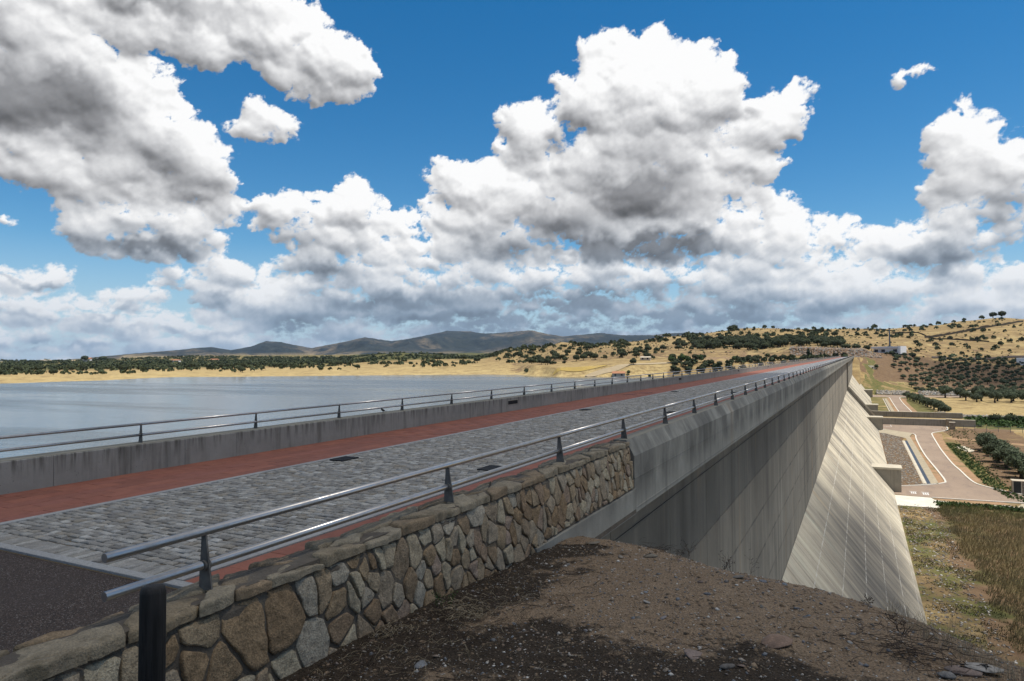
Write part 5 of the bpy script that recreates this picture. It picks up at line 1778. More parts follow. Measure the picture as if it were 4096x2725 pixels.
# ------------------------------------------------------------ riprap banks
def rocks_mesh(name, pts, smin, smax, mat, seed, flat=0.6):
    """many irregular six-sided rocks in one mesh"""
    rsn = np.random.RandomState(seed)
    pts = np.asarray(pts, float); n = len(pts)
    base = np.array([(1, 0, 0), (0.3, .95, 0), (-.8, .6, 0), (-.8, -.6, 0), (.3, -.95, 0), (0.1, 0.1, 1.0), (-.3, .1, .8), (0, 0, -.7)])
    F = np.array([(0, 1, 5), (1, 6, 5), (1, 2, 6), (2, 3, 6), (3, 5, 6), (3, 4, 5), (4, 0, 5), (1, 0, 7), (2, 1, 7), (3, 2, 7), (4, 3, 7), (0, 4, 7)])
    s = rsn.uniform(smin, smax, n) if np.isscalar(smin) else smin
    V = base[None] * (1 + rsn.uniform(-.35, .35, (n, 8, 3)))
    V[:, :, 0] *= s[:, None]; V[:, :, 1] *= (s * rsn.uniform(.55, 1.0, n))[:, None]; V[:, :, 2] *= (s * rsn.uniform(.3, 1.0, n) * flat)[:, None]
    a = rsn.uniform(0, 6.283, n); c, q = np.cos(a), np.sin(a)
    x = V[:, :, 0] * c[:, None] - V[:, :, 1] * q[:, None]; y = V[:, :, 0] * q[:, None] + V[:, :, 1] * c[:, None]
    V[:, :, 0], V[:, :, 1] = x, y
    tl = rsn.uniform(-.4, .4, (n, 2))
    V[:, :, 2] += V[:, :, 0] * tl[:, :1] * 0.6 + V[:, :, 1] * tl[:, 1:] * 0.6
    V += pts[:, None, :]
    Fa = (F[None] + (np.arange(n) * 8)[:, None, None]).reshape(-1, 3)
    return new_mesh(name, V.reshape(-1, 3), Fa, [mat])


rsn = np.random.RandomState(2)
P_ = []
for _ in range(2300):
    x = rsn.uniform(9.5, 70); 
    if 28 < x < 32.5 + rsn.uniform(0, 2): continue
    t_ = rsn.uniform(0, 1)
    P_.append((x, 498.5 + t_ * 4.5, GZ + 0.1 + t_ * 2.3))
tag(link('riprap_bank', rocks_mesh('riprap_bank', P_, 0.35, 0.95, M['riprap'], 6, 0.9)),
    'loose grey and brown riprap boulders along the foot of the olive slope', 'riprap', kind='stuff')
P_ = [(rsn.uniform(37, 60), rsn.uniform(331, 345), GZ + .15) for _ in range(320)]
tag(link('stream_rocks', rocks_mesh('stream_rocks', P_, 0.3, 0.8, M['riprap'], 7, 0.9)), 'pale boulders scattered along the stream beyond the basin walls', 'rocks', kind='stuff')


def ztop(x, y): return float(land(x, y)[0])


def polar(az, r): return (r * math.sin(rad(az)), r * math.cos(rad(az)))


# ------------------------------------------------------------ buildings
def gabled(w, d, h, rh, wall, roof):
    a = MB(); a.box(-w / 2, w / 2, -d / 2, d / 2, -1.0, h)
    r_ = MB(); r_.add([(-w / 2 - .4, -d / 2 - .4, h), (w / 2 + .4, -d / 2 - .4, h), (w / 2 + .4, d / 2 + .4, h), (-w / 2 - .4, d / 2 + .4, h), (-w / 2, 0, h + rh), (w / 2, 0, h + rh)],
                      [(0, 1, 5, 4), (2, 3, 4, 5), (1, 2, 5), (3, 0, 4), (3, 2, 1, 0)])
    return a.mesh('walls', [wall]), r_.mesh('roof', [roof])


hx, hy = 20.2, 645.2
hz = 1.6
hs_ = thing('house', 'low white modern house on dark stilts on the hillside past the dam', 'house', (hx, hy, hz), rotz=rad(-27))


def hpart(name, boxes, mat):
    b_ = MB()
    for q in boxes: b_.box(*q)
    o_ = link(name, b_.mesh(name, [M[mat]])); o_.parent = hs_
    return o_


hpart('roof_band', [(-11.8, 10.2, -2.0, 7.5, 4.9, 6.4)], 'grey_band')
hpart('roof', [(-11.6, 10.0, -1.8, 7.3, 6.4, 6.5)], 'white_wall')
hpart('front_wall', [(-10.8, 10.2, 0.0, 7.4, 1.75, 4.9)], 'white_wall')
hpart('side_wall', [(10.2, 12.0, -2.4, 7.6, 0.2, 6.75)], 'white_wall')
hpart('floor_slab', [(-11.7, 10.4, -2.2, 7.5, 1.4, 1.75)], 'white_wall')
hpart('under_floor', [(-10.5, 10.2, -1.2, 7.4, -2.0, 1.4)], 'black_gap')
for q in (-10.0, -4.4, 5.1):
    w_ = hpart('window', [(q, q + 3.0, -0.08, 0.02, 1.8, 4.1)], 'shutter')
hpart('door', [(-6.3, -4.6, -0.06, 0.02, 1.8, 4.3)], 'grey_band')
hpart('post', [(-11.5, -11.2, -1.9, -1.6, -2, 4.9)], 'red_brown')
b = MB()
for zz in (2.1, 2.5, 2.85): b.tube([(-11.5, -2.1, zz), (10.2, -2.1, zz)], 0.035, 4)
for k in range(23): b.box(-11.5 + k * .98, -11.44 + k * .98, -2.13, -2.07, 1.75, 2.85)
o = link('balcony_railing', b.mesh('balcony_railing', [M['mast_grey']])); o.parent = hs_
mx_, my_ = 23.6, 674.6
t = thing('mast', 'tall slim grey telecom mast rising behind the white house', 'mast', (mx_, my_, 3.0))
b = MB(); b.tube([(0, 0, 0), (-.1, 0, 10), (-.25, 0, 21)], [.85, .6, .38], 10); o = link('pole', b.mesh('pole', [M['mast_grey']])); o.parent = t
b = MB(); b.tube([(-.25, 0, 21), (-.3, 0, 25)], 0.06, 5); o = link('aerial', b.mesh('aerial', [M['mast_grey']])); o.parent = t
b = MB(); b.tube([(-.25, 0, 20.6), (-.25, 0, 21.4)], .7, 8); b.box(1.5, 2.0, -.3, .3, 15.5, 18.2); b.box(2.4, 2.9, -.3, .3, 16.0, 18.8); b.box(-.3, 2.4, -.05, .05, 17.0, 17.2)
o = link('antenna', b.mesh('antenna', [M['shutter']])); o.parent = t
tx, ty = polar(2.93, 690); tz = ztop(tx, ty)
b = MB()
seg = 14
vs = [(0, 0, 2.6)]; fs = []
for r_ in range(1, 6):
    for k in range(seg):
        a = 2 * math.pi * k / seg; e = rad(90 - r_ * 18)
        vs.append((2.5 * math.cos(e) * math.cos(a), 2.5 * math.cos(e) * math.sin(a), 2.6 * math.sin(e)))
for k in range(seg): fs.append((0, 1 + k, 1 + (k + 1) % seg))
for r_ in range(4):
    for k in range(seg): fs.append((1 + r_ * seg + k, 1 + (r_ + 1) * seg + k, 1 + (r_ + 1) * seg + (k + 1) % seg, 1 + r_ * seg + (k + 1) % seg))
b.add(vs, fs)
tag(link('dome_tank', b.mesh('dome_tank', [M['tank']], True), loc=(tx, ty, tz + 1.0)), 'small pale domed tank beside the bushes right of the white house', 'tank')

BLD = [  # az, r, w, d, h, roof h, rot, wall, roof, label
    (9.85, 705, 9, 6, 5.5, 0.3, -8, 'white_wall', 'grey_band', 'white building at the right edge where the road crosses the hill'),
    (-18.1, 500, 9, 7, 2.6, 1.5, 15, 'cream', 'roof_tile', 'small hipped clay roofed pavilion by the reservoir shore'),
    (-15.9, 560, 8, 4, 2.2, 0.9, 5, 'cream', 'cream', 'pale cottage between trees right of the shore pavilion'),
    (-58.85, 2250, 22, 12, 7, 4, 30, 'white_wall', 'roof_tile', 'white farmhouse with red roof between two big trees on the far left skyline'),
    (-61.3, 2500, 40, 12, 5, 2, 10, 'cream', 'cream', 'long low farm sheds on the far left horizon'),
    (-53.2, 1900, 26, 9, 5, 3, 5, 'white_wall', 'roof_tile', 'white farm building on the far shore, leftmost of three alike'),
    (-50.5, 1900, 24, 9, 5, 3, 0, 'white_wall', 'roof_tile', 'white farm building on the far shore, middle of three alike'),
    (-48.4, 1900, 28, 9, 5, 3, -5, 'white_wall', 'roof_tile', 'white farm building on the far shore, rightmost of three alike'),
]
for (a_, r_, w, d, h, rh, rot, wl, rf, lab) in BLD:
    x, y = polar(a_, r_)
    z = ztop(x, y)
    t = thing('building' if r_ > 600 else 'pavilion' if rf == 'roof_tile' else 'cottage', lab, 'building', (x, y, z), rotz=rad(rot))
    mw, mr = gabled(w, d, h, rh, M[wl], M[rf])
    o = link('walls', mw); o.parent = t
    o = link('roof', mr); o.parent = t
    b = MB()
    nwin = 2 if w < 15 else 4
    for k in range(nwin):
        cx = -w / 2 + (k + .5) * w / nwin
        b2 = MB(); b2.box(cx - .6, cx + .6, -d / 2 - .06, -d / 2 + .02, h * .35, h * .35 + 1.2)
        o = link('window', b2.mesh('window', [M['shutter']])); o.parent = t
# culvert headwall at the far abutment
x, y = polar(0.85, 566); z = ztop(x, y)
t = thing('culvert', 'pale concrete culvert headwall with flared wings at the far end of the dam', 'culvert', (x, y, z))
b = MB(); b.add([(-4.5, 0, 2.0), (4.5, 0, 2.0), (1.5, -1.2, -.6), (-1.5, -1.2, -.6), (-4.5, .6, 2.0), (4.5, .6, 2.0), (1.5, 0, -.6), (-1.5, 0, -.6)], [(0, 1, 2, 3), (4, 5, 1, 0), (5, 6, 2, 1), (7, 4, 0, 3), (4, 7, 6, 5)])
o = link('headwall', b.mesh('headwall', [M['pale_cap']])); o.parent = t
b = MB(); b.box(-.5, .5, -1.0, -.6, -.2, .7); o = link('pipe_mouth', b.mesh('pipe_mouth', [M['black_gap']])); o.parent = t

# dry stone walls crossing the right-hand hill
def hill_wall(pts, h, label):
    m_ = MB(); V_ = []
    for i in range(len(pts) - 1):
        (a0, r0), (a1, r1) = pts[i], pts[i + 1]
        n = max(2, int(abs(a1 - a0) * 8))
        for k in range(n + (i == len(pts) - 2)):
            t_ = k / n
            x_, y_ = polar(a0 + (a1 - a0) * t_, r0 + (r1 - r0) * t_); V_.append((x_, y_, ztop(x_, y_)))
    vs = []; fs = []
    rr = random.Random(len(pts))
    for (x_, y_, z_) in V_:
        hh = h * rr.uniform(.7, 1.2)
        vs += [(x_, y_ - .5, z_ - 1), (x_, y_ - .4, z_ + hh), (x_, y_ + .4, z_ + hh), (x_, y_ + .5, z_ - 1)]
    for i in range(len(V_) - 1):
        for k in range(3): fs.append((4 * i + k, 4 * i + k + 1, 4 * i + 4 + k + 1, 4 * i + 4 + k))
    m_.add(vs, fs)
    tag(link('field_wall', m_.mesh('field_wall', [M['rubble_dark']])), label, 'wall', 'dark dry stone walls on the hill')


M['rubble_dark'] = simple('dark_dry_stone', (0.07, 0.058, 0.042), 0.95, var=0.5)
hill_wall([(9.9, 1090), (8.2, 1000), (6.2, 950), (4.2, 900)], 2.6, 'dark dry stone wall climbing to the top of the hill at right')
hill_wall([(2.2, 985), (3.8, 975), (4.8, 880), (6.5, 860), (8.0, 850)], 1.6, 'dark dry stone wall running level across the middle of the hill at right')
hill_wall([(0.3, 1060), (1.6, 1050), (2.3, 1030)], 1.4, 'short dark field wall near the crest above the white house')
# road bench across the hill
b = []; f = []
for i, a_ in enumerate(np.arange(4.6, 12.0, 0.2)):
    r_ = 700 + (a_ - 4.6) * 8
    for q in (0, 9):
        x, y = polar(a_, r_ + q); b.append((x, y, ztop(x, y - 0) + .6))
    if i: f.append((2 * i - 2, 2 * i, 2 * i + 1, 2 * i - 1))
tag(link('hill_road', new_mesh('hill_road', b, f, [M['asphalt']])), kind='structure')


def on_land(a_, e_):
    """distance at which the line of sight (azimuth, elevation) meets the land"""
    rr = np.arange(420, 900, 1.0)
    zz = land(rr * math.sin(rad(a_)), rr * math.cos(rad(a_)))
    ok_ = np.nonzero(zz >= EYE + rr * math.tan(rad(e_)))[0]
    return float(rr[ok_[0]]) if len(ok_) else 600.0


M['yellow_grass'] = flat_noise('yellow_slipway', (0.40, 0.28, 0.07), (0.34, 0.24, 0.08), 0.3, 0.9)
M['pale_track'] = flat_noise('pale_earth_track', (0.38, 0.30, 0.19), (0.33, 0.26, 0.16), 0.3, 0.9)
for nm, pts, w, mt in (('track', [(-20.78, -1.738), (-19.44, -1.371), (-17.95, -0.984), (-15.53, -0.708), (-13.75, -0.616), (-11.78, -0.566)], 5.0, 'pale_track'), ('slipway', [(-23.49, -1.473), (-21.13, -1.154), (-19.06, -0.812)], 5.5, 'yellow_grass')):
    P_ = [polar(a_, on_land(a_, e_)) for a_, e_ in pts]
    P_ = smooth_line(P_, 8)
    vs, fs = [], []
    for i, q in enumerate(P_):
        a = Vector(P_[max(i - 1, 0)]); c = Vector(P_[min(i + 1, len(P_) - 1)]); d = (c - a).normalized(); n_ = Vector((-d.y, d.x)) * w / 2
        for sg in (1, -1):
            x_, y_ = q[0] + n_.x * sg, q[1] + n_.y * sg
            vs.append((x_, y_, ztop(x_, y_) + .35))
        if i: fs.append((2 * i - 2, 2 * i - 1, 2 * i + 1, 2 * i))
    tag(link(nm, new_mesh(nm, vs, fs, [M[mt]])), kind='structure')
# broken rock of the cutting at the far abutment
P_ = []
for _ in range(3600):
    a_ = rsn.uniform(-4.8, 1.4); r_ = rsn.uniform(600, 634)
    x_, y_ = polar(a_, r_); P_.append((x_, y_))
zz = land(np.array([q[0] for q in P_]), np.array([q[1] for q in P_]))
P_ = [(q[0], q[1], z_ - .1) for q, z_ in zip(P_, zz)]
M['cut_rock'] = granular('cut_rock', [(0.20, 0.125, 0.075), (0.13, 0.085, 0.055), (0.27, 0.19, 0.12), (0.20, 0.20, 0.19), (0.10, 0.07, 0.05)], 2.0, 0.9, 0.6, 'isl', 0.7)
tag(link('cutting_rocks', rocks_mesh('cutting_rocks', P_, 0.4, 1.5, M['cut_rock'], 33, 1.1)), 'broken brown rock face of the road cutting behind the far end of the dam', 'rocks', kind='stuff')

# ------------------------------------------------------------ trees
def leaf_cloud(rsn, lobes, n, leaf, core=0.80, coremat=1, mats=None):
    """crown: leaf-sized faces spread through a few lobes, with a dark lumpy inside"""
    vs, fs, mi = [], [], []
    lob = np.array(lobes, float)        # x, y, z, rx, ry, rz
    vol = lob[:, 3] * lob[:, 4] * lob[:, 5]
    pick = rsn.choice(len(lob), n, p=vol / vol.sum())
    d = rsn.normal(size=(n, 3)); d /= np.linalg.norm(d, axis=1)[:, None]
    rr = rsn.uniform(0.70, 1.08, n) ** 0.8
    c = lob[pick, :3] + d * lob[pick, 3:6] * rr[:, None]
    nrm = d + rsn.normal(size=(n, 3)) * 0.55; nrm /= np.linalg.norm(nrm, axis=1)[:, None]
    a = np.cross(nrm, rsn.normal(size=(n, 3))); a /= np.linalg.norm(a, axis=1)[:, None]
    b = np.cross(nrm, a)
    s = leaf * rsn.uniform(0.6, 1.3, n)[:, None]
    V = np.stack([c + a * s, c + b * s * .7, c - a * s * .8 + b * s * .2, c - b * s * .7], 1).reshape(-1, 3)
    F = np.arange(n * 4).reshape(-1, 4)
    vs = V.tolist(); fs = F.tolist(); mi = [0] * n
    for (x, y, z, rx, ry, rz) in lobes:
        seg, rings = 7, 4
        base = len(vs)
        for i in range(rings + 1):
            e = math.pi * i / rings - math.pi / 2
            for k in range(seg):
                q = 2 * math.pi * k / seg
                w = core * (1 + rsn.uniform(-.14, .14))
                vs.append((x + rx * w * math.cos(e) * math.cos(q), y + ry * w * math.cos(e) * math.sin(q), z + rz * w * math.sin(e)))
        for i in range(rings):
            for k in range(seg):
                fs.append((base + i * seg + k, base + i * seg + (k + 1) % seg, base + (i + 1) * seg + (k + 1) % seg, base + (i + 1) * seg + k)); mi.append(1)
    return vs, fs, mi


def olive_lobes(rsn, R, base, H):
    L = []
    n = rsn.randint(5, 8)
    for i in range(n):
        a = 2 * math.pi * i / n + rsn.uniform(-.3, .3); q = R * rsn.uniform(.42, .62)
        r_ = R * rsn.uniform(.42, .58)
        L.append((q * math.cos(a), q * math.sin(a), base + H * rsn.uniform(.36, .60), r_, r_, H * rsn.uniform(.36, .46)))
    L.append((0, 0, base + H * .62, R * .62, R * .62, H * .46))
    return L


def trunk_mesh(rsn, h, r, spread, nb=4):
    m_ = MB()
    m_.tube([(0, 0, -.4), (rsn.uniform(-.1, .1), rsn.uniform(-.1, .1), h * .5), (0, 0, h)], [r * 1.35, r * .9, r * .8], 7)
    for i in range(nb):
        a = 2 * math.pi * i / nb + rsn.uniform(-.4, .4)
        m_.tube([(0, 0, h * .85), (spread * .5 * math.cos(a), spread * .5 * math.sin(a), h + .5), (spread * math.cos(a), spread * math.sin(a), h + 1.5)], [r * .6, r * .42, r * .2], 5)
    return m_.mesh('trunk', [M['trunk']], True)


OL, OK_, SH, BR = [], [], [], []
for i in range(6):
    rsn = np.random.RandomState(100 + i)
    R = rsn.uniform(2.1, 2.7); H = rsn.uniform(2.6, 3.2)
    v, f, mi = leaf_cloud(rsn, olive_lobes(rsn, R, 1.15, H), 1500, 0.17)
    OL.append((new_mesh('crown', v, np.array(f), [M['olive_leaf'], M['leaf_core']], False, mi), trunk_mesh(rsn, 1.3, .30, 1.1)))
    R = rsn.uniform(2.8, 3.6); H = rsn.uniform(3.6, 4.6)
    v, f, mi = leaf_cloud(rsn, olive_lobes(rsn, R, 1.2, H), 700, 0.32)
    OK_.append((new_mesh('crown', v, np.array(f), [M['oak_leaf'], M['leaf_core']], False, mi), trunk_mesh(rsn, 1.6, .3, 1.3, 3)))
    R = rsn.uniform(1.0, 1.6)
    v, f, mi = leaf_cloud(rsn, [(0, 0, .6, R, R, .9), (R * .5, .2, .5, R * .6, R * .6, .7), (-R * .4, -.3, .55, R * .7, R * .6, .75)], 260, 0.22)
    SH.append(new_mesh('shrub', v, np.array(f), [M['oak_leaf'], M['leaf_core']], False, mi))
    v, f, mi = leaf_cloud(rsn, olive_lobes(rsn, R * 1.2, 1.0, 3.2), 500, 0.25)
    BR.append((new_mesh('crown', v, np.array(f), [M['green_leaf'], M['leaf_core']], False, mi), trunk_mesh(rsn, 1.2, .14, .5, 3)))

rt_ = random.Random(5)
ORD = ['first', 'second', 'third', 'fourth', 'fifth', 'sixth', 'seventh', 'eighth', 'ninth', 'tenth', 'eleventh', 'twelfth', 'thirteenth', 'fourteenth', 'fifteenth', 'sixteenth', 'seventeenth', 'eighteenth', 'nineteenth', 'twentieth']


def ordw(n):
    if n < 20: return ORD[n]
    t_, u_ = divmod(n + 1, 10)
    tens = ['', '', 'twenty', 'thirty', 'forty', 'fifty', 'sixty', 'seventy', 'eighty', 'ninety']
    return (tens[t_] + '-' + ORD[u_ - 1]) if u_ else tens[t_].replace('ty', 'tieth')


def tree(name, protos, x, y, z, s, label, cat, group, with_trunk=True):
    cr, tr = protos[rt_.randrange(len(protos))]
    t = thing(name, label, cat, (x, y, z), group, rt_.uniform(0, 6.28))
    t.scale = (s, s, s * rt_.uniform(.88, 1.12))
    o = link('crown', cr); o.parent = t
    if with_trunk:
        o = link('trunk', tr); o.parent = t
    return t


# --- near olives on the valley floor: a row leading away, and one beyond the basin
n_ol = 0
ROW = [(30.4, 224, 1.25), (29.8, 219, 1.1), (30.6, 210.5, 1.15), (29.2, 200, 1.2), (30.0, 194.5, 1.15), (29.4, 190, 1.25), (30.6, 183, 1.1), (29.8, 176, 1.2), (31.2, 171, 1.2), (30.0, 163, 1.1)]
for i, (x, y, s) in enumerate(ROW):
    lab = ['far end of the near olive row, at its corner by the sandy track', ][0:1]
    tree('olive_tree', OL, x, y, GZ, s, 'olive beside the access road in the near row, %s from its far end' % ordw(i), 'olive tree', 'olives in the near row beside the access road'); n_ol += 1
for i in range(14):
    t_ = i / 13
    tree('olive_tree', OL, 24.6 + 8.0 * t_ + rt_.uniform(-.3, .3), 458 - 108 * t_ + rt_.uniform(-2, 2), GZ, rt_.uniform(.95, 1.2),
         'olive in the diagonal row before the golden field, %s from its far end' % ordw(i), 'olive tree', 'olives in the diagonal row beyond the basin'); n_ol += 1
# big olives at the right, front rows
for fr, (ya, xs0, n, sp) in enumerate(((440, 55, 6, 7.5), (452, 52, 7, 7.0), (478, 45, 8, 7.5))):
    for k in range(n):
        tree('olive_tree', OL, xs0 + k * sp + rt_.uniform(-1, 1), ya + rt_.uniform(-3, 3), GZ, rt_.uniform(1.25, 1.6),
             'large olive at the edge of the golden field, %s row, %s from the left' % (ORD[fr], ordw(k)), 'olive tree', 'large olives in front of the grove slope'); n_ol += 1
# the grove on the slope, planted in rows
cand = []
for i in range(28):
    for j in range(22):
        r_ = 506 + i * 8.2; x = 8 + j * 8.0 + (i % 2) * 3.6
        x += rt_.uniform(-1.3, 1.3); yy = math.sqrt(max(1, r_ * r_ - x * x)) + rt_.uniform(-1.4, 1.4)
        az_ = math.degrees(math.atan2(x, yy)); r2 = math.hypot(x, yy)
        # the slope's left part is open grass, widening towards its foot
        lim = 1.75 + max(0, (610 - r2)) * 0.020
        if az_ < lim or az_ > 11.5: continue
        if r2 > 640 and az_ < 5.0: continue
        if r2 < 512 and az_ < 5.5: continue
        if rt_.random() < 0.10: continue
        cand.append((r2, x, yy, i))
cand.sort()
rowc = {}
for q in sorted(cand, key=lambda q: q[1]): rowc.setdefault(q[3], []).append(q)
for i, (r2, x, yy, rw) in enumerate(cand):
    if n_ol >= 296: break
    tree('olive_tree', OL, x, yy, ztop(x, yy), rt_.uniform(.60, .98), 'small olive of the slope grove, %s row up, %s from the left' % (ordw(rw), ordw(rowc[rw].index((r2, x, yy, rw)))), 'olive tree', 'olives of the grove on the slope'); n_ol += 1
rest = cand[i:] if i < len(cand) - 1 else []


def clump_field(name, pts, mat, seed, n_leaf=26, label=None, cat=None):
    """far trees past the individual ones, each a small faceted crown, in one mesh"""
    rsn_ = np.random.RandomState(seed)
    P_ = np.asarray(pts, float); n = len(P_)       # x, y, z, radius, height
    d = rsn_.normal(size=(n, n_leaf, 3)); d /= np.linalg.norm(d, axis=2)[..., None]
    d[:, :, 2] = np.abs(d[:, :, 2]) * 1.0 - 0.15
    rad_ = rsn_.uniform(.55, 1.0, (n, n_leaf, 1))
    c = P_[:, None, :3] + d * rad_ * np.stack([P_[:, 3], P_[:, 3], P_[:, 4] * .62], -1)[:, None]
    c[:, :, 2] += P_[:, None, 4] * 0.35
    nn = d + rsn_.normal(size=d.shape) * .5; nn /= np.linalg.norm(nn, axis=2)[..., None]
    a = np.cross(nn, rsn_.normal(size=d.shape)); a /= np.linalg.norm(a, axis=2)[..., None]
    b_ = np.cross(nn, a)
    s = (P_[:, None, 3:4] * rsn_.uniform(.3, .55, (n, n_leaf, 1)))
    V = np.stack([c + a * s, c + b_ * s, c - a * s, c - b_ * s], 2).reshape(-1, 3)
    F = np.arange(len(V)).reshape(-1, 4)
    o_ = link(name, new_mesh(name, V, F, [mat]))
    return tag(o_, label, cat, kind='stuff')


if rest:
    clump_field('olive_grove', [(x, y, ztop(x, y), 2.2, 3.4) for _, x, y, _r in rest], M['olive_leaf'], 3, label='dark far part of the olive grove at the top of the slope under the hill road', cat='olive grove')

# --- holm oaks and shrubs on the hills
oaks = []


def scatter(n, a0, a1, r0, r1, dens, s0, s1, out):
    k = 0; tries = 0
    while k < n and tries < n * 30:
        tries += 1
        a_ = rt_.uniform(a0, a1); r_ = math.sqrt(rt_.uniform(r0 * r0, r1 * r1))
        if rt_.random() > dens(a_, r_): continue
        x, y = polar(a_, r_)
        out.append((r_, a_, x, y, rt_.uniform(s0, s1))); k += 1


def clumpy(sc, thr, seed):
    def f(a_, r_):
        x, y = polar(a_, r_)
        v = mnoise.noise(Vector((x / sc + seed, y / sc, seed * 1.7)))
        return 1.0 if v > thr else 0.06
    return f


def shore_r(a_):
    A, R, Z = UPC
    return float(np.interp(a_, A, R[:, 2]))


grove, hill, left = [], [], []
# dense dark grove across the middle of the hill behind the dam's far end
scatter(330, -12.0, -1.2, 640, 850, lambda a, r: 1.0 if abs(r - (720 + (a + 6) * -8)) < 75 + 12 * math.sin(a * 2.1) else 0.08, .75, 1.35, grove)
# olives below it near the abutment, above the parapet
scatter(120, -14.0, -6.5, 505, 575, clumpy(22, -.25, 3), .55, .85, grove)
scatter(40, -6.5, -1.0, 545, 585, lambda a, r: 1.0, .55, .8, grove)
# knoll and slopes left of the dam
scatter(260, -27.5, -12.0, 560, 1050, clumpy(60, -.12, 7), .4, 1.2, hill)
scatter(110, -13.0, 0.5, 850, 1080, clumpy(45, -.05, 9), .45, 1.1, hill)
# right-hand hill
scatter(165, 0.3, 12.5, 690, 1130, clumpy(40, -.10, 13), .35, .95, hill)
# trees standing on the skyline
for a_, r_, s in ((1.02, 1082, 1.35), (5.05, 1135, 1.15), (7.6, 1150, 1.2), (8.25, 1152, 1.7), (8.75, 1150, 1.8), (6.6, 1145, .9), (-9.2, 1050, 1.5), (-8.9, 1052, 1.6), (-12.5, 1040, 1.2), (-14.3, 1030, 1.2), (3.0, 1100, .9), (3.35, 1102, .8)):
    hill.append((r_, a_, *polar(a_, r_), s))
# the lone tree on the golden shore
for a_, r_, s in ((-29.9, 800, 1.3), (-33.2, 1060, 1.8), (-34.0, 1010, 1.2), (-30.7, 790, .7), (-33.9, 830, .5), (-21.6, 585, 1.1), (-16.9, 520, .9), (-19.2, 590, .7)):
    hill.append((r_, a_, *polar(a_, r_), s))
# far left shore: bands of oaks
scatter(2600, -68, -40, 930, 2700, lambda a, r: (1.0 if mnoise.noise(Vector((a * 1.1, r / 260.0, 2.0))) > -0.12 else 0.12), .9, 1.5, left)
scatter(900, -50, -28, 960, 2300, lambda a, r: (1.0 if (r - 1150) % 620 < 330 else .15), .9, 1.5, left)
scatter(260, -68, -30, 700, 930, clumpy(60, .22, 21), .5, 1.1, left)
scatter(260, -30, -24, 800, 1700, clumpy(90, -.15, 22), .8, 1.3, left)
for a_, r_, s in ((-59.0, 2240, 3.2), (-57.9, 2230, 3.2), (-58.4, 2235, 2.4), (-52.0, 1000, 1.9), (-48.5, 980, 1.4)):
    left.append((r_, a_, *polar(a_, r_), s))

allk = [(q, 'grove') for q in grove] + [(q, 'hill') for q in hill] + [(q, 'left') for q in left]
allk = [(q, k) for (q, k) in allk if not (q[1] < 0 and ztop(q[2], q[3]) < WATER_Z + 0.8)]
order = sorted(allk, key=lambda e: e[0][0] / e[0][4])
LAB = {'grove': ('dark holm oak in the dense grove on the hillside behind the far end of the dam', 'oaks of the dense grove behind the dam'),
       'hill': ('dark holm oak dotted on the dry golden hillside', 'oaks dotted over the golden hills'),
       'left': ('dark oak on the far left shore of the reservoir', 'oaks along the far left shore')}
near_oaks = order[:290]
BANDS = {'grove': ('oak of the dense grove behind the dam', [(0, 690, 'lowest'), (690, 740, 'middle'), (740, 2000, 'highest')]),
         'hill': ('oak on the golden hills', [(0, 640, 'nearest'), (640, 760, 'lower middle'), (760, 900, 'upper middle'), (900, 2000, 'highest')]),
         'left': ('oak of the far left shore', [(0, 930, 'nearest'), (930, 1300, 'middle'), (1300, 4000, 'farthest')])}
olab = {}
for k, (ttl, bands) in BANDS.items():
    for (q0, q1, bn) in bands:
        sel = sorted([e[0] for e in near_oaks if e[1] == k and q0 <= e[0][0] < q1], key=lambda e: e[1])
        for n_, e in enumerate(sel): olab[e] = '%s, %s band, %s from the left' % (ttl, bn, ordw(n_))
for e_, k in near_oaks:
    (r_, a_, x, y, s) = e_
    tree('holm_oak', OK_, x, y, ztop(x, y), s, olab[e_], 'oak tree', LAB[k][1])
xs_ = np.array([q[0][2] for q in order[290:]]); ys_ = np.array([q[0][3] for q in order[290:]]); zs_ = land(xs_, ys_)
ss_ = np.array([q[0][4] for q in order[290:]])
kk_ = np.array([q[1] == 'left' for q in order[290:]])
pt_ = np.stack([xs_, ys_, zs_, 3.1 * ss_, 5.0 * ss_], -1)
clump_field('far_oaks', pt_[~kk_], M['oak_leaf'], 5, 40, 'scattered dark oaks and bushes farther up the golden hills', 'oak trees')
clump_field('shore_woodland', pt_[kk_], M['oak_leaf'], 6, 22, 'dark oak woodland spread over the plain beyond the far left shore', 'woodland')
# small bushes on the hills
bu = []
scatter(1500, -27, 12.5, 600, 1130, clumpy(35, -.2, 31), .35, 1.1, bu)
xs_ = np.array([q[2] for q in bu]); ys_ = np.array([q[3] for q in bu]); zs_ = land(xs_, ys_); ss_ = np.array([q[4] for q in bu])
clump_field('hill_scrub', np.stack([xs_, ys_, zs_, 1.1 * ss_, 1.5 * ss_], -1), M['oak_leaf'], 8, 14, 'low dark scrub bushes over the dry hillsides', 'scrub')

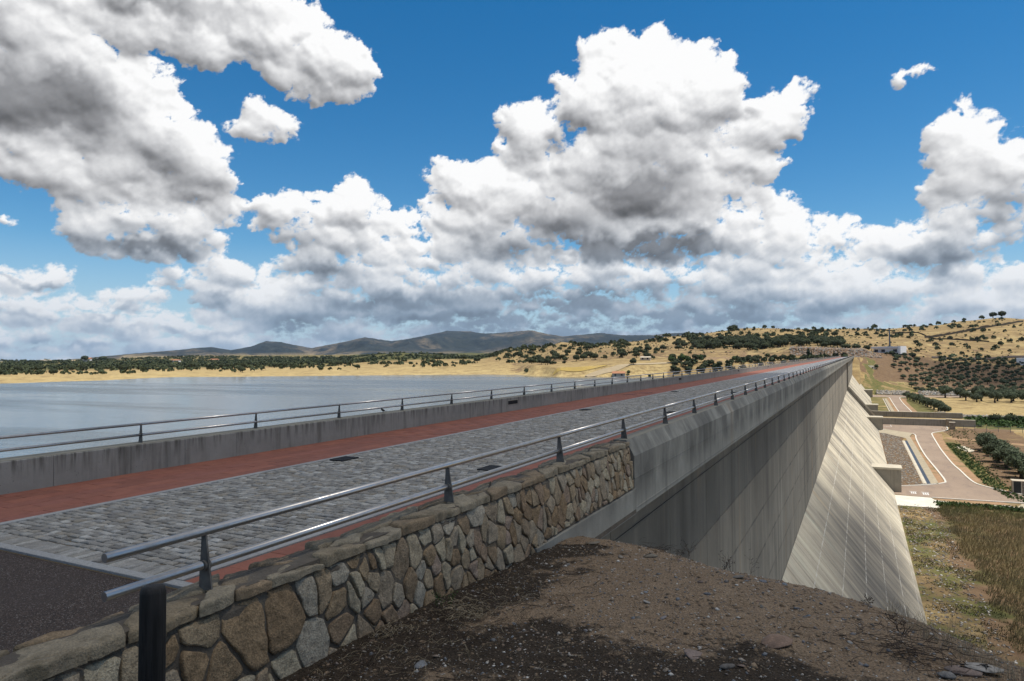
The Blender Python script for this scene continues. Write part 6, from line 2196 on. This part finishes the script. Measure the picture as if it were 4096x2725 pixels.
# cypresses and garden trees at the far abutment
cy = MB()
rsn = np.random.RandomState(77)
v, f, mi = leaf_cloud(rsn, [(0, 0, 1.6, .62, .62, 1.7), (0, 0, 3.6, .55, .55, 1.8), (0, 0, 5.3, .34, .34, 1.4)], 420, .16, .85)
cym = new_mesh('crown', v, np.array(f), [M['cypress_leaf'], M['leaf_core']], False, mi)
cyt = MB(); cyt.tube([(0, 0, -.3), (0, 0, 1.2)], [.14, .1], 6); cyt = cyt.mesh('trunk', [M['trunk']])
for i, (a_, s) in enumerate(((-3.28, 1.0), (-2.62, 1.0), (-2.38, .95), (-1.75, .9), (-1.45, 1.0))):
    x, y = polar(a_, 572)
    t = thing('cypress', 'slim dark cypress before the rock cutting at the far end, %s from the left' % ORD[i], 'cypress', (x, y, ztop(x, y)), 'cypresses at the far abutment')
    t.scale = (s, s, s)
    o = link('crown', cym); o.parent = t; o = link('trunk', cyt); o.parent = t
x, y = polar(-3.5, 574)
tree('conifer', [(cym, cyt)], x, y, ztop(x, y), 1.0, 'broad dark conifer beside the leftmost cypress at the far abutment', 'conifer', None).scale = (3.0, 3.0, 1.25)
for i, (a_, r_, s, lab) in enumerate(((-13.9, 545, 1.5, 'bright green garden tree by the shore road, leftmost of the group'), (-13.0, 548, 1.6, 'bright green garden tree by the shore road, second of the group'),
                                      (-12.5, 545, 1.4, 'bright green garden tree by the shore road, third of the group'), (-11.5, 552, 1.5, 'bright green garden tree standing alone right of the group'),
                                      (-9.0, 560, 1.0, 'small bright green tree right of the earth mound'), (-17.3, 505, .8, 'round bright green tree at the head of the shore slipway'),
                                      (-15.6, 500, .7, 'small round green tree beside the pale shore track'))):
    x, y = polar(a_, r_)
    tree('garden_tree', BR, x, y, ztop(x, y), s, lab, 'tree', 'bright green trees by the shore road')
x, y = polar(1.1, 566)
tree('garden_tree', BR, x, y, ztop(x, y), .85, 'small round green tree right of the pale culvert headwall', 'tree', None)
# bushes round the house
for i, (a_, r_, s, lab) in enumerate(((2.75, 655, 1.9, 'dark rounded bush against the right end of the white house'), (3.4, 672, 2.4, 'large dark bush cluster right of the domed tank'), (3.7, 668, 1.9, 'lower dark bush at the right of the bush cluster'),
                                      (0.5, 655, 2.2, 'dark bush left of the white house, right one'), (-0.2, 650, 2.4, 'dark bush left of the white house, middle one'), (-0.9, 648, 2.6, 'dark bush above the rock cutting, left one'), (1.5, 668, 2.2, 'dark bush showing over the left of the house roof'), (2.1, 668, 1.8, 'dark bush showing over the middle of the house roof'))):
    x, y = polar(a_, r_)
    o = link('bush', SH[i % 6], loc=(x, y, ztop(x, y))); o.scale = (s, s, s); tag(o, lab, 'bush', 'bushes around the white house')
# stream bank greenery
gs = []
rsn = np.random.RandomState(9)
for _ in range(420):
    x = rsn.uniform(37, 75); y = rsn.uniform(292, 330)
    gs.append((x, y, GZ, rsn.uniform(.5, 1.3), rsn.uniform(.6, 1.8)))
clump_field('stream_reeds', gs, M['green_leaf'], 12, 18, 'bright green reeds and low growth along the stream past the basin walls', 'reeds')
for i, (x, y, s, lab) in enumerate(((46.0, 318, 1.7, 'taller green bush by the stream, leftmost of three'), (50.5, 314, 1.9, 'taller green bush by the stream, middle of three'), (58, 300, 2.0, 'wide green bush by the stream at the right edge'))):
    o = link('bush', SH[i], loc=(x, y, GZ)); o.scale = (s, s, s * 1.2); tag(o, lab, 'bush', 'bushes along the stream')
# small plants on the valley verges
vp = []
for _ in range(900):
    y = rsn.uniform(148, 235); x = 21.9 + rsn.uniform(0, 1) ** 1.2 * 3.5 - (y < 165) * 0 + (165 - y) * 0.12 * (y < 165)
    vp.append((x, y, GZ, rsn.uniform(.12, .32), rsn.uniform(.2, .5)))
for _ in range(500):
    vp.append((rsn.uniform(25, 34), rsn.uniform(160, 280), GZ, rsn.uniform(.1, .3), rsn.uniform(.15, .4)))
for _ in range(300):
    vp.append((rsn.uniform(11.5, 24), rsn.uniform(138.5, 141.3), GZ, rsn.uniform(.15, .4), rsn.uniform(.3, .8)))
clump_field('verge_weeds', vp, M['green_leaf'], 14, 10, 'low green weeds along the road verges in the valley', 'weeds')

# ------------------------------------------------------------ small things on the mound
rg = np.random.RandomState(41)


def on_mound(x, y):
    z, d = mound_z(x, y)
    return z, d


# gravel and chips, denser towards the camera's view
n = 46000
rr_ = 1.9 + 9.5 * rg.uniform(0, 1, n) ** 1.15
aa = np.radians(rg.uniform(-52, 22, n))
gx = rr_ * np.sin(aa); gy = rr_ * np.cos(aa)
gz, gd = on_mound(gx, gy)
ok = (gx > -3.45) & (gd < 1.0)
gx, gy, gz, rr_ = gx[ok], gy[ok], gz[ok], rr_[ok]
sz = np.clip(rg.lognormal(-5.25, 0.55, len(gx)), 0.0022, 0.028) * (0.7 + rr_ * 0.06)
tag(link('gravel', rocks_mesh('gravel', np.stack([gx, gy, gz + sz * .15], -1), sz, sz, M['rock_many'], 17, 0.75)),
    'loose gravel and pale stone chips strewn over the sandy mound', 'gravel', kind='stuff')
n = 7000
rr_ = 2.2 + 8.0 * rg.uniform(0, 1, n); aa = np.radians(rg.uniform(-50, 20, n)); gx = rr_ * np.sin(aa); gy = rr_ * np.cos(aa)
gz, gd = on_mound(gx, gy); ok = (gx > -3.42) & (gd < .6); gx, gy, gz = gx[ok], gy[ok], gz[ok]
sz = np.clip(rg.lognormal(-4.5, .5, len(gx)), .006, .035)
M['clod'] = granular('dry_clods', [(0.20, 0.14, 0.088), (0.15, 0.105, 0.066), (0.25, 0.18, 0.115), (0.10, 0.07, 0.046)], 20.0, 0.95, 0.8, 'isl', 0.8)
tag(link('clods', rocks_mesh('clods', np.stack([gx, gy, gz], -1), sz, sz, M['clod'], 19, 0.8)), 'crumbled dry earth clods over the mound', 'clods', kind='stuff')
# single stones large enough to pick out
ROCKS = [(-2.96, 8.0, .13, 'flat brown slab of rock near the far brow of the mound, largest there'), (-2.4, 7.32, .07, 'blue grey slate chip on the mound, left of the dark angular stone'),
         (-2.1, 7.5, .12, 'dark angular slate stone leaning on the mound near its brow'), (-0.5, 4.86, .13, 'purplish brown flat stone half sunk in the mound'),
         (-1.03, 6.62, .075, 'crumpled pale pinkish stone on the mound'), (0.62, 4.95, .17, 'large dark slate slab at the mound edge in the lower right corner'),
         (0.50, 4.80, .12, 'dark slate block beside the large slab in the lower right corner'), (0.42, 4.65, .08, 'smaller slate piece below the slab in the lower right corner'),
         (-1.0, 4.5, .11, 'long flat brown stone in the dark crust, lower centre right'), (-0.75, 4.35, .07, 'small round grey stone in the dark crust at the bottom')]
shapes = []
for i in range(8):
    me_ = rocks_mesh('loose_stone', [(0, 0, 0)], 1.0, 1.0, M['rock'], 200 + i, rg.uniform(.3, .55))
    bm = bmesh.new(); bm.from_mesh(me_)
    bmesh.ops.recalc_face_normals(bm, faces=bm.faces[:])
    bmesh.ops.bevel(bm, geom=bm.edges[:], offset=0.12, segments=1, affect='EDGES', profile=0.6)
    bm.to_mesh(me_); bm.free(); shapes.append(me_)
for i, (x, y, s, lab) in enumerate(ROCKS):
    z = float(on_mound(x, y)[0][0])
    o = link('loose_stone', shapes[i % 8], loc=(x, y, z + s * .12), rot=(0, 0, rg.uniform(0, 6))); o.scale = (s, s, s * .8)
    tag(o, lab, 'stone', 'loose stones on the mound')
k = 0
while k < 95:
    r_ = 2.6 + 6.3 * rg.uniform(); a = math.radians(rg.uniform(-40, 20)); x, y = r_ * math.sin(a), r_ * math.cos(a)
    z, d = on_mound(x, y)
    if x < -3.35 or d[0] > -0.05: continue
    s = float(np.clip(rg.lognormal(-3.55, .35), .018, .065))
    o = link('loose_stone', shapes[k % 8], loc=(x, y, float(z[0]) + s * .15), rot=(rg.uniform(-.2, .2), rg.uniform(-.2, .2), rg.uniform(0, 6))); o.scale = (s, s, s)
    tag(o, 'small loose stone chip lying on the sandy mound', 'stone', 'small loose stones on the mound')
    k += 1


def strands(name, items, mat, label, cat, kind='stuff', parent=None):
    """items: list of polylines with a start radius; thin three-sided stems"""
    V, F = [], []
    for pts, r0 in items:
        n_ = len(pts); b0 = len(V)
        for i, p_ in enumerate(pts):
            r_ = r0 * (1 - 0.75 * i / (n_ - 1))
            d_ = Vector(pts[min(i + 1, n_ - 1)]) - Vector(pts[max(0, i - 1)])
            if d_.length < 1e-6: d_ = Vector((0, 0, 1))
            d_.normalize(); u_ = d_.orthogonal().normalized(); w_ = d_.cross(u_)
            for q in range(3):
                a_ = q * 2.094
                V.append(tuple(Vector(p_) + (u_ * math.cos(a_) + w_ * math.sin(a_)) * r_))
        for i in range(n_ - 1):
            for q in range(3):
                q2 = (q + 1) % 3
                F.append((b0 + i * 3 + q, b0 + i * 3 + q2, b0 + (i + 1) * 3 + q2, b0 + (i + 1) * 3 + q))
    o_ = link(name, new_mesh(name, V, np.array(F), [mat]))
    if label: tag(o_, label, cat, kind=kind)
    return o_


def litter(n, cx, cy, sx, sy, lmin, lmax, r0, rise=0.03):
    out = []
    while len(out) < n:
        x, y = cx + rg.normal() * sx, cy + rg.normal() * sy
        if x < -3.42: x = -3.42 + abs(rg.normal()) * .12
        z, d = on_mound(x, y)
        if d[0] > 0.4: continue
        L = rg.uniform(lmin, lmax); a = rg.uniform(0, 6.283); c = rg.uniform(-.8, .8)
        pts = []
        for i in range(4):
            t = i / 3; aa_ = a + c * t
            px, py = x + L * t * math.cos(aa_), y + L * t * math.sin(aa_)
            if px < -3.44: px = -3.44
            pz = float(on_mound(px, py)[0][0])
            pts.append((px, py, pz + 0.006 + rise * math.sin(math.pi * t) * rg.uniform(0, 1)))
        out.append((pts, r0 * rg.uniform(.6, 1.3)))
    return out


strands('twig_litter', litter(520, -3.0, 4.7, .35, 1.1, .06, .30, .0028, .05) + litter(380, -1.8, 3.8, .9, .8, .04, .2, .0022, .02) + litter(120, -0.2, 4.3, .6, .6, .05, .25, .0028, .03), M['twig'],
        'dark dead twigs littering the ground at the foot of the stone wall', 'twigs')
strands('straw_litter', litter(260, -2.9, 4.7, .4, 1.0, .05, .22, .0018, .05) + litter(120, -1.6, 4.2, .8, .8, .04, .16, .0014, .02), M['straw'],
        'pale dry grass stems scattered among the twigs by the wall', 'straw')


def tangle(x, y, n, R, h, seed, L=.12, r0=.003):
    q = random.Random(seed); out = []
    z0 = float(on_mound(x, y)[0][0])
    for _ in range(n):
        a = q.uniform(0, 6.28); px, py = x + q.gauss(0, R), y + q.gauss(0, R); pz = z0 + abs(q.gauss(0, h))
        pts = [(px, py, pz)]; c = q.uniform(-2.5, 2.5)
        for i in range(4):
            a += c * .35; px += L / 4 * math.cos(a); py += L / 4 * math.sin(a); pz = max(z0 + .004, pz + q.uniform(-.02, .02)); pts.append((px, py, pz))
        out.append((pts, r0 * q.uniform(.6, 1.3)))
    return out


strands('straw_tangle', tangle(-2.95, 4.97, 110, .11, .035, 3), M['straw'], 'pale tangle of dry curled straw at the foot of the stone wall', 'straw', kind='stuff')
strands('straw_tangle', tangle(-3.3, 4.35, 60, .07, .035, 4, .09), M['straw'], 'smaller tuft of pale dry stems against the wall, nearer the camera', 'straw', kind='stuff')
strands('brush_tangle', tangle(0.25, 5.05, 90, .16, .04, 5, .28, .003), M['twig'], 'dark tangle of dead brushwood near the right brow of the mound', 'brushwood', kind=None)
strands('brush_tangle', tangle(-2.2, 8.3, 50, .1, .03, 6, .16, .0025), M['twig'], 'small heap of dead twigs on the far brow of the mound', 'brushwood', kind=None)


def weed(x, y, h, n, seed, mat, label, cat, branchy=True, spread=.5, r0=.0028, group=None, name='dead_weed'):
    q = random.Random(seed); items = []
    z0 = float(on_mound(x, y)[0][0]) - .01
    for _ in range(n):
        a = q.uniform(0, 6.28); lean = q.uniform(.1, spread); hh = h * q.uniform(.55, 1.0)
        px, py = x + q.gauss(0, .02), y + q.gauss(0, .02)
        pts = []
        for i in range(6):
            t = i / 5
            pts.append((px + lean * hh * t * t * math.cos(a) + q.uniform(-.008, .008), py + lean * hh * t * t * math.sin(a) + q.uniform(-.008, .008), z0 + hh * t * (1 - .15 * lean * t)))
        items.append((pts, r0))
        if branchy:
            for k_ in range(q.randint(3, 6)):
                i = q.randint(1, 4); b0 = Vector(pts[i]); a2 = q.uniform(0, 6.28); L = h * q.uniform(.12, .32)
                p2 = [tuple(b0), tuple(b0 + Vector((math.cos(a2) * L * .5, math.sin(a2) * L * .5, L * .3))), tuple(b0 + Vector((math.cos(a2) * L, math.sin(a2) * L, L * q.uniform(.3, 1.0))))]
                items.append((p2, r0 * .7))
                items.append(([p2[2], tuple(Vector(p2[2]) + Vector((q.uniform(-.02, .02), q.uniform(-.02, .02), .012)))], r0 * 1.6))
    o_ = strands(name, items, mat, label, cat, kind=None)
    if group: o_['group'] = group
    return o_


weed(-1.78, 7.85, .30, 2, 1, M['twig'], 'dark dead thorny stem standing on the brow before the dam wall', 'dead weed')
weed(-1.90, 7.80, .18, 2, 2, M['twig'], 'short dead stem left of the thorny stem on the brow', 'dead weed')
weed(-1.28, 7.42, .26, 4, 3, M['twig'], 'spreading dead weed on the brow below the middle of the dam wall', 'dead weed', spread=1.0)
weed(-1.02, 7.22, .28, 2, 4, M['twig'], 'thin upright dead weed on the brow before the dam wall, rightmost', 'dead weed', r0=.0018)
weed(0.02, 6.3, .10, 4, 5, M['twig'], 'low dead weed on the brow below the foot of the dam slope', 'dead weed', spread=.9)
weed(0.40, 5.75, .26, 7, 6, M['straw'], 'dry grass tuft on the brow at right, beside the foot of the dam', 'dry grass', False, .6, .0016, name='grass_tuft')
weed(0.52, 5.55, .36, 6, 7, M['straw'], 'tall dry grass tuft on the brow at right', 'dry grass', False, .5, .0016, name='grass_tuft')
weed(0.60, 5.4, .30, 8, 8, M['straw'], 'wide dry grass tuft near the right corner of the mound', 'dry grass', False, .9, .0016, name='grass_tuft')
weed(0.70, 5.2, .22, 8, 9, M['straw'], 'low dry grass tuft in the lower right corner', 'dry grass', False, .9, .0016, name='grass_tuft')
weed(0.2, 5.6, .14, 3, 10, M['twig'], 'charred little stump with two prongs near the right brow', 'dead weed', spread=.9, r0=.005)
for (x, y, s, lab) in ((-3.36, 5.1, 21, 'small green weed at the foot of the wall, left one'), (-3.28, 5.2, 22, 'small green weed at the foot of the wall, right one')):
    weed(x, y, .17, 4, s, M['weed'], lab, 'green weed', True, .45, .003, name='green_weed')
# a fringe of dry stems all along the right-hand brow
it = []
for _ in range(420):
    t = rg.uniform(0, 1); x = 0.15 + t * 0.85; y = 6.25 - t * 1.9 + rg.normal() * .12
    z = float(on_mound(x, y)[0][0]); h = rg.uniform(.04, .20); a = rg.uniform(0, 6.28); l = rg.uniform(.1, .8)
    it.append(([(x, y, z), (x + l * h * .4 * math.cos(a), y + l * h * .4 * math.sin(a), z + h * .6), (x + l * h * math.cos(a), y + l * h * math.sin(a), z + h)], .0013))
strands('brow_grass', it, M['straw'], 'thin dry grass fringe along the right brow of the mound', 'dry grass')

# ------------------------------------------------------------ dry grass field below, and rough growth on the bank
def blades(name, X, Y, Z, H, W_, mat, label, cat, seed):
    q = np.random.RandomState(seed); n_ = len(X)
    a = q.uniform(0, 6.283, n_); lean = q.uniform(.1, .7, n_) * H; b_ = q.normal(.6, .7, n_)
    lx, ly = lean * np.cos(b_), lean * np.sin(b_)
    P0 = np.stack([X - W_ * np.cos(a), Y - W_ * np.sin(a), Z], -1); P1 = np.stack([X + W_ * np.cos(a), Y + W_ * np.sin(a), Z], -1)
    P2 = np.stack([X + lx, Y + ly, Z + H], -1)
    V = np.stack([P0, P1, P2], 1).reshape(-1, 3)
    o_ = link(name, new_mesh(name, V, np.arange(n_ * 3).reshape(-1, 3), [mat]))
    return tag(o_, label, cat, kind='stuff')


def field_mat():
    m, T, p = mat_base('dry_field_grass')
    P = pos(T); r = irand(T)
    big = T.noise(scl(T, P, 1, .6, .2), 0.11, 4, 0.6)
    c = T.mix(r, (0.21, 0.16, 0.07), (0.33, 0.255, 0.125))
    c = T.mix(T.rng(big, 0.44, 0.60), c, T.mix(r, (0.12, 0.10, 0.05), (0.19, 0.155, 0.08)))
    g = T.rng(T.xyz(P)[1], 128.0, 139.0)
    c = T.mix(T.math('MULTIPLY', g, T.rng(r, .3, .5)), c, (0.10, 0.12, 0.03))
    setp(T, p, c, 0.9)
    return m


M['field_grass'] = field_mat()
n = 170000
X = rg.uniform(11.2, 62, n); Y = rg.uniform(48, 139.5, n)
pat = lattice((X, Y), 1 / 7.0, 61, 4, .6)
edge = 11.5 + (139.5 - Y) * 0.012 + (lattice((X, Y), 1 / 3.0, 62, 3) - .5) * 3
ok = (pat > 0.27) & (X > edge)
X, Y = X[ok], Y[ok]
H = rg.uniform(.25, .70, len(X)) * (0.6 + lattice((X, Y), 1 / 5.0, 63, 3))
Z = np.full(len(X), GZ - .05)
ok = mound_z(X, Y)[0] < GZ + .3
blades('dry_grass_field', X[ok], Y[ok], Z[ok], H[ok], .045, M['field_grass'], 'tall wind-combed dry grass field below the dam at right', 'dry grass', 5)
M['toe_green'] = leaf_mat('toe_growth', (0.055, 0.06, 0.024), (0.12, 0.09, 0.042), (0.045, 0.055, 0.018))
# sparse growth between the dam toe and the field
n = 26000
X = rg.uniform(5.6, 12.6, n); Y = rg.uniform(50, 137, n)
ok = lattice((X, Y), 1 / 3.0, 64, 4, .6) > .52
X, Y = X[ok], Y[ok]
blades('toe_grass', X, Y, np.full(len(X), GZ - .02), rg.uniform(.06, .22, len(X)), .05, M['toe_green'], 'patchy low green growth along the foot of the dam', 'grass', 6)
P_ = np.stack([rg.uniform(5.6, 11.5, 2200), rg.uniform(48, 138, 2200), np.full(2200, GZ + .02)], -1)
tag(link('toe_rubble', rocks_mesh('toe_rubble', P_, .05, .22, M['rock_many'], 27, .6)), 'small rubble scattered along the foot of the dam', 'rubble', kind='stuff')
P_ = np.stack([rg.uniform(5.6, 10.9, 3000), rg.uniform(158, 262, 3000), np.full(3000, GZ + .02)], -1)
tag(link('yard_gravel', rocks_mesh('yard_gravel', P_, .08, .3, M['riprap'], 28, .5)), 'stony ground between the dam toe and the lined channel', 'gravel', kind='stuff')

# dark bird perched on the far parapet
bt = thing('bird', 'small dark bird perched on the reservoir-side parapet wall', 'bird', (-12.7, 16.44, 0.556))
m_ = MB()
m_.tube([(0, .085, .045), (0, .05, .06), (0, 0, .075), (0, -.045, .10), (0, -.07, .125), (0, -.085, .135)], [.008, .026, .034, .03, .022, .010], 8)
o = link('body', m_.mesh('body', [M['bird']], True)); o.parent = bt
m_ = MB(); m_.tube([(0, -.072, .132), (0, -.088, .145), (0, -.100, .142)], [.016, .019, .010], 8); o = link('head', m_.mesh('head', [M['bird']], True)); o.parent = bt
m_ = MB(); m_.tube([(0, -.108, .142), (0, -.128, .138)], [.005, .001], 5); o = link('beak', m_.mesh('beak', [M['bird']])); o.parent = bt
m_ = MB(); m_.box(-.014, .014, .07, .17, .036, .044); o = link('tail', m_.mesh('tail', [M['bird']])); o.parent = bt
for sx in (-.012, .012):
    m_ = MB(); m_.tube([(sx, 0, 0), (sx, .004, .05)], .003, 5); o = link('leg', m_.mesh('leg', [M['bird']])); o.parent = bt

HAZE_D = 1.8e-5
# ------------------------------------------------------------ clouds overhead (out of the frame) whose shadows lie on the dam's near end and on the grove
def shade_cloud(cx, cy, rx, ry, alt, thick, density, seed, label):
    """a flat-based cumulus high up, standing where the sun's rays to (cx, cy) pass"""
    k_ = alt / math.tan(SUN_EL)
    ox, oy = cx + k_ * math.cos(SUN_AZ), cy + k_ * math.sin(SUN_AZ)
    bm_ = bmesh.new(); bmesh.ops.create_icosphere(bm_, subdivisions=5, radius=1.0)
    for v in bm_.verts:
        d = v.co.normalized()
        f = 1 + 0.30 * mnoise.noise(d * 1.7 + Vector((seed, 0, 0))) + 0.14 * mnoise.noise(d * 4.5 + Vector((0, seed, 0))) + 0.06 * mnoise.noise(d * 11.0)
        z = d.z * thick * (1.0 if d.z > 0 else 0.25) * f
        v.co = Vector((d.x * rx * f, d.y * ry * f, z))
    me_ = bpy.data.meshes.new('cloud'); bm_.to_mesh(me_); bm_.free()
    m = bpy.data.materials.new('cloud_vapour'); m.use_nodes = True
    t = m.node_tree; t.nodes.clear()
    pv = t.nodes.new('ShaderNodeVolumePrincipled')
    pv.inputs['Color'].default_value = (.97, .97, .97, 1)
    pv.inputs['Density'].default_value = density
    mo = t.nodes.new('ShaderNodeOutputMaterial'); t.links.new(pv.outputs[0], mo.inputs['Volume'])
    me_.materials.append(m)
    o_ = link('cloud', me_, loc=(ox, oy, alt))
    tag(o_, label, 'cloud')
    return o_


shade_cloud(-30, -82, 240, 172, 900, 150, 0.0100, 3.3, 'wide flat-based cumulus cloud overhead, shading the near end of the dam')
shade_cloud(130, 640, 85, 85, 900, 60, 0.016, 8.1, 'small cumulus cloud overhead, shading the upper olive grove')

# thin blue air between the dam and the mountains
m = bpy.data.materials.new('haze'); m.use_nodes = True
t = m.node_tree; t.nodes.clear()
pv = t.nodes.new('ShaderNodeVolumePrincipled')
pv.inputs['Color'].default_value = (0.50, 0.72, 1.0, 1)
pv.inputs['Density'].default_value = HAZE_D
pv.inputs['Anisotropy'].default_value = 0.2
mo = t.nodes.new('ShaderNodeOutputMaterial'); t.links.new(pv.outputs[0], mo.inputs['Volume'])
b = MB(); b.box(-17000, 17000, -3000, 17500, -62, 420)
tag(link('haze', b.mesh('haze', [m])), 'thin blue haze over the reservoir, hills and mountains', 'haze', kind='stuff')
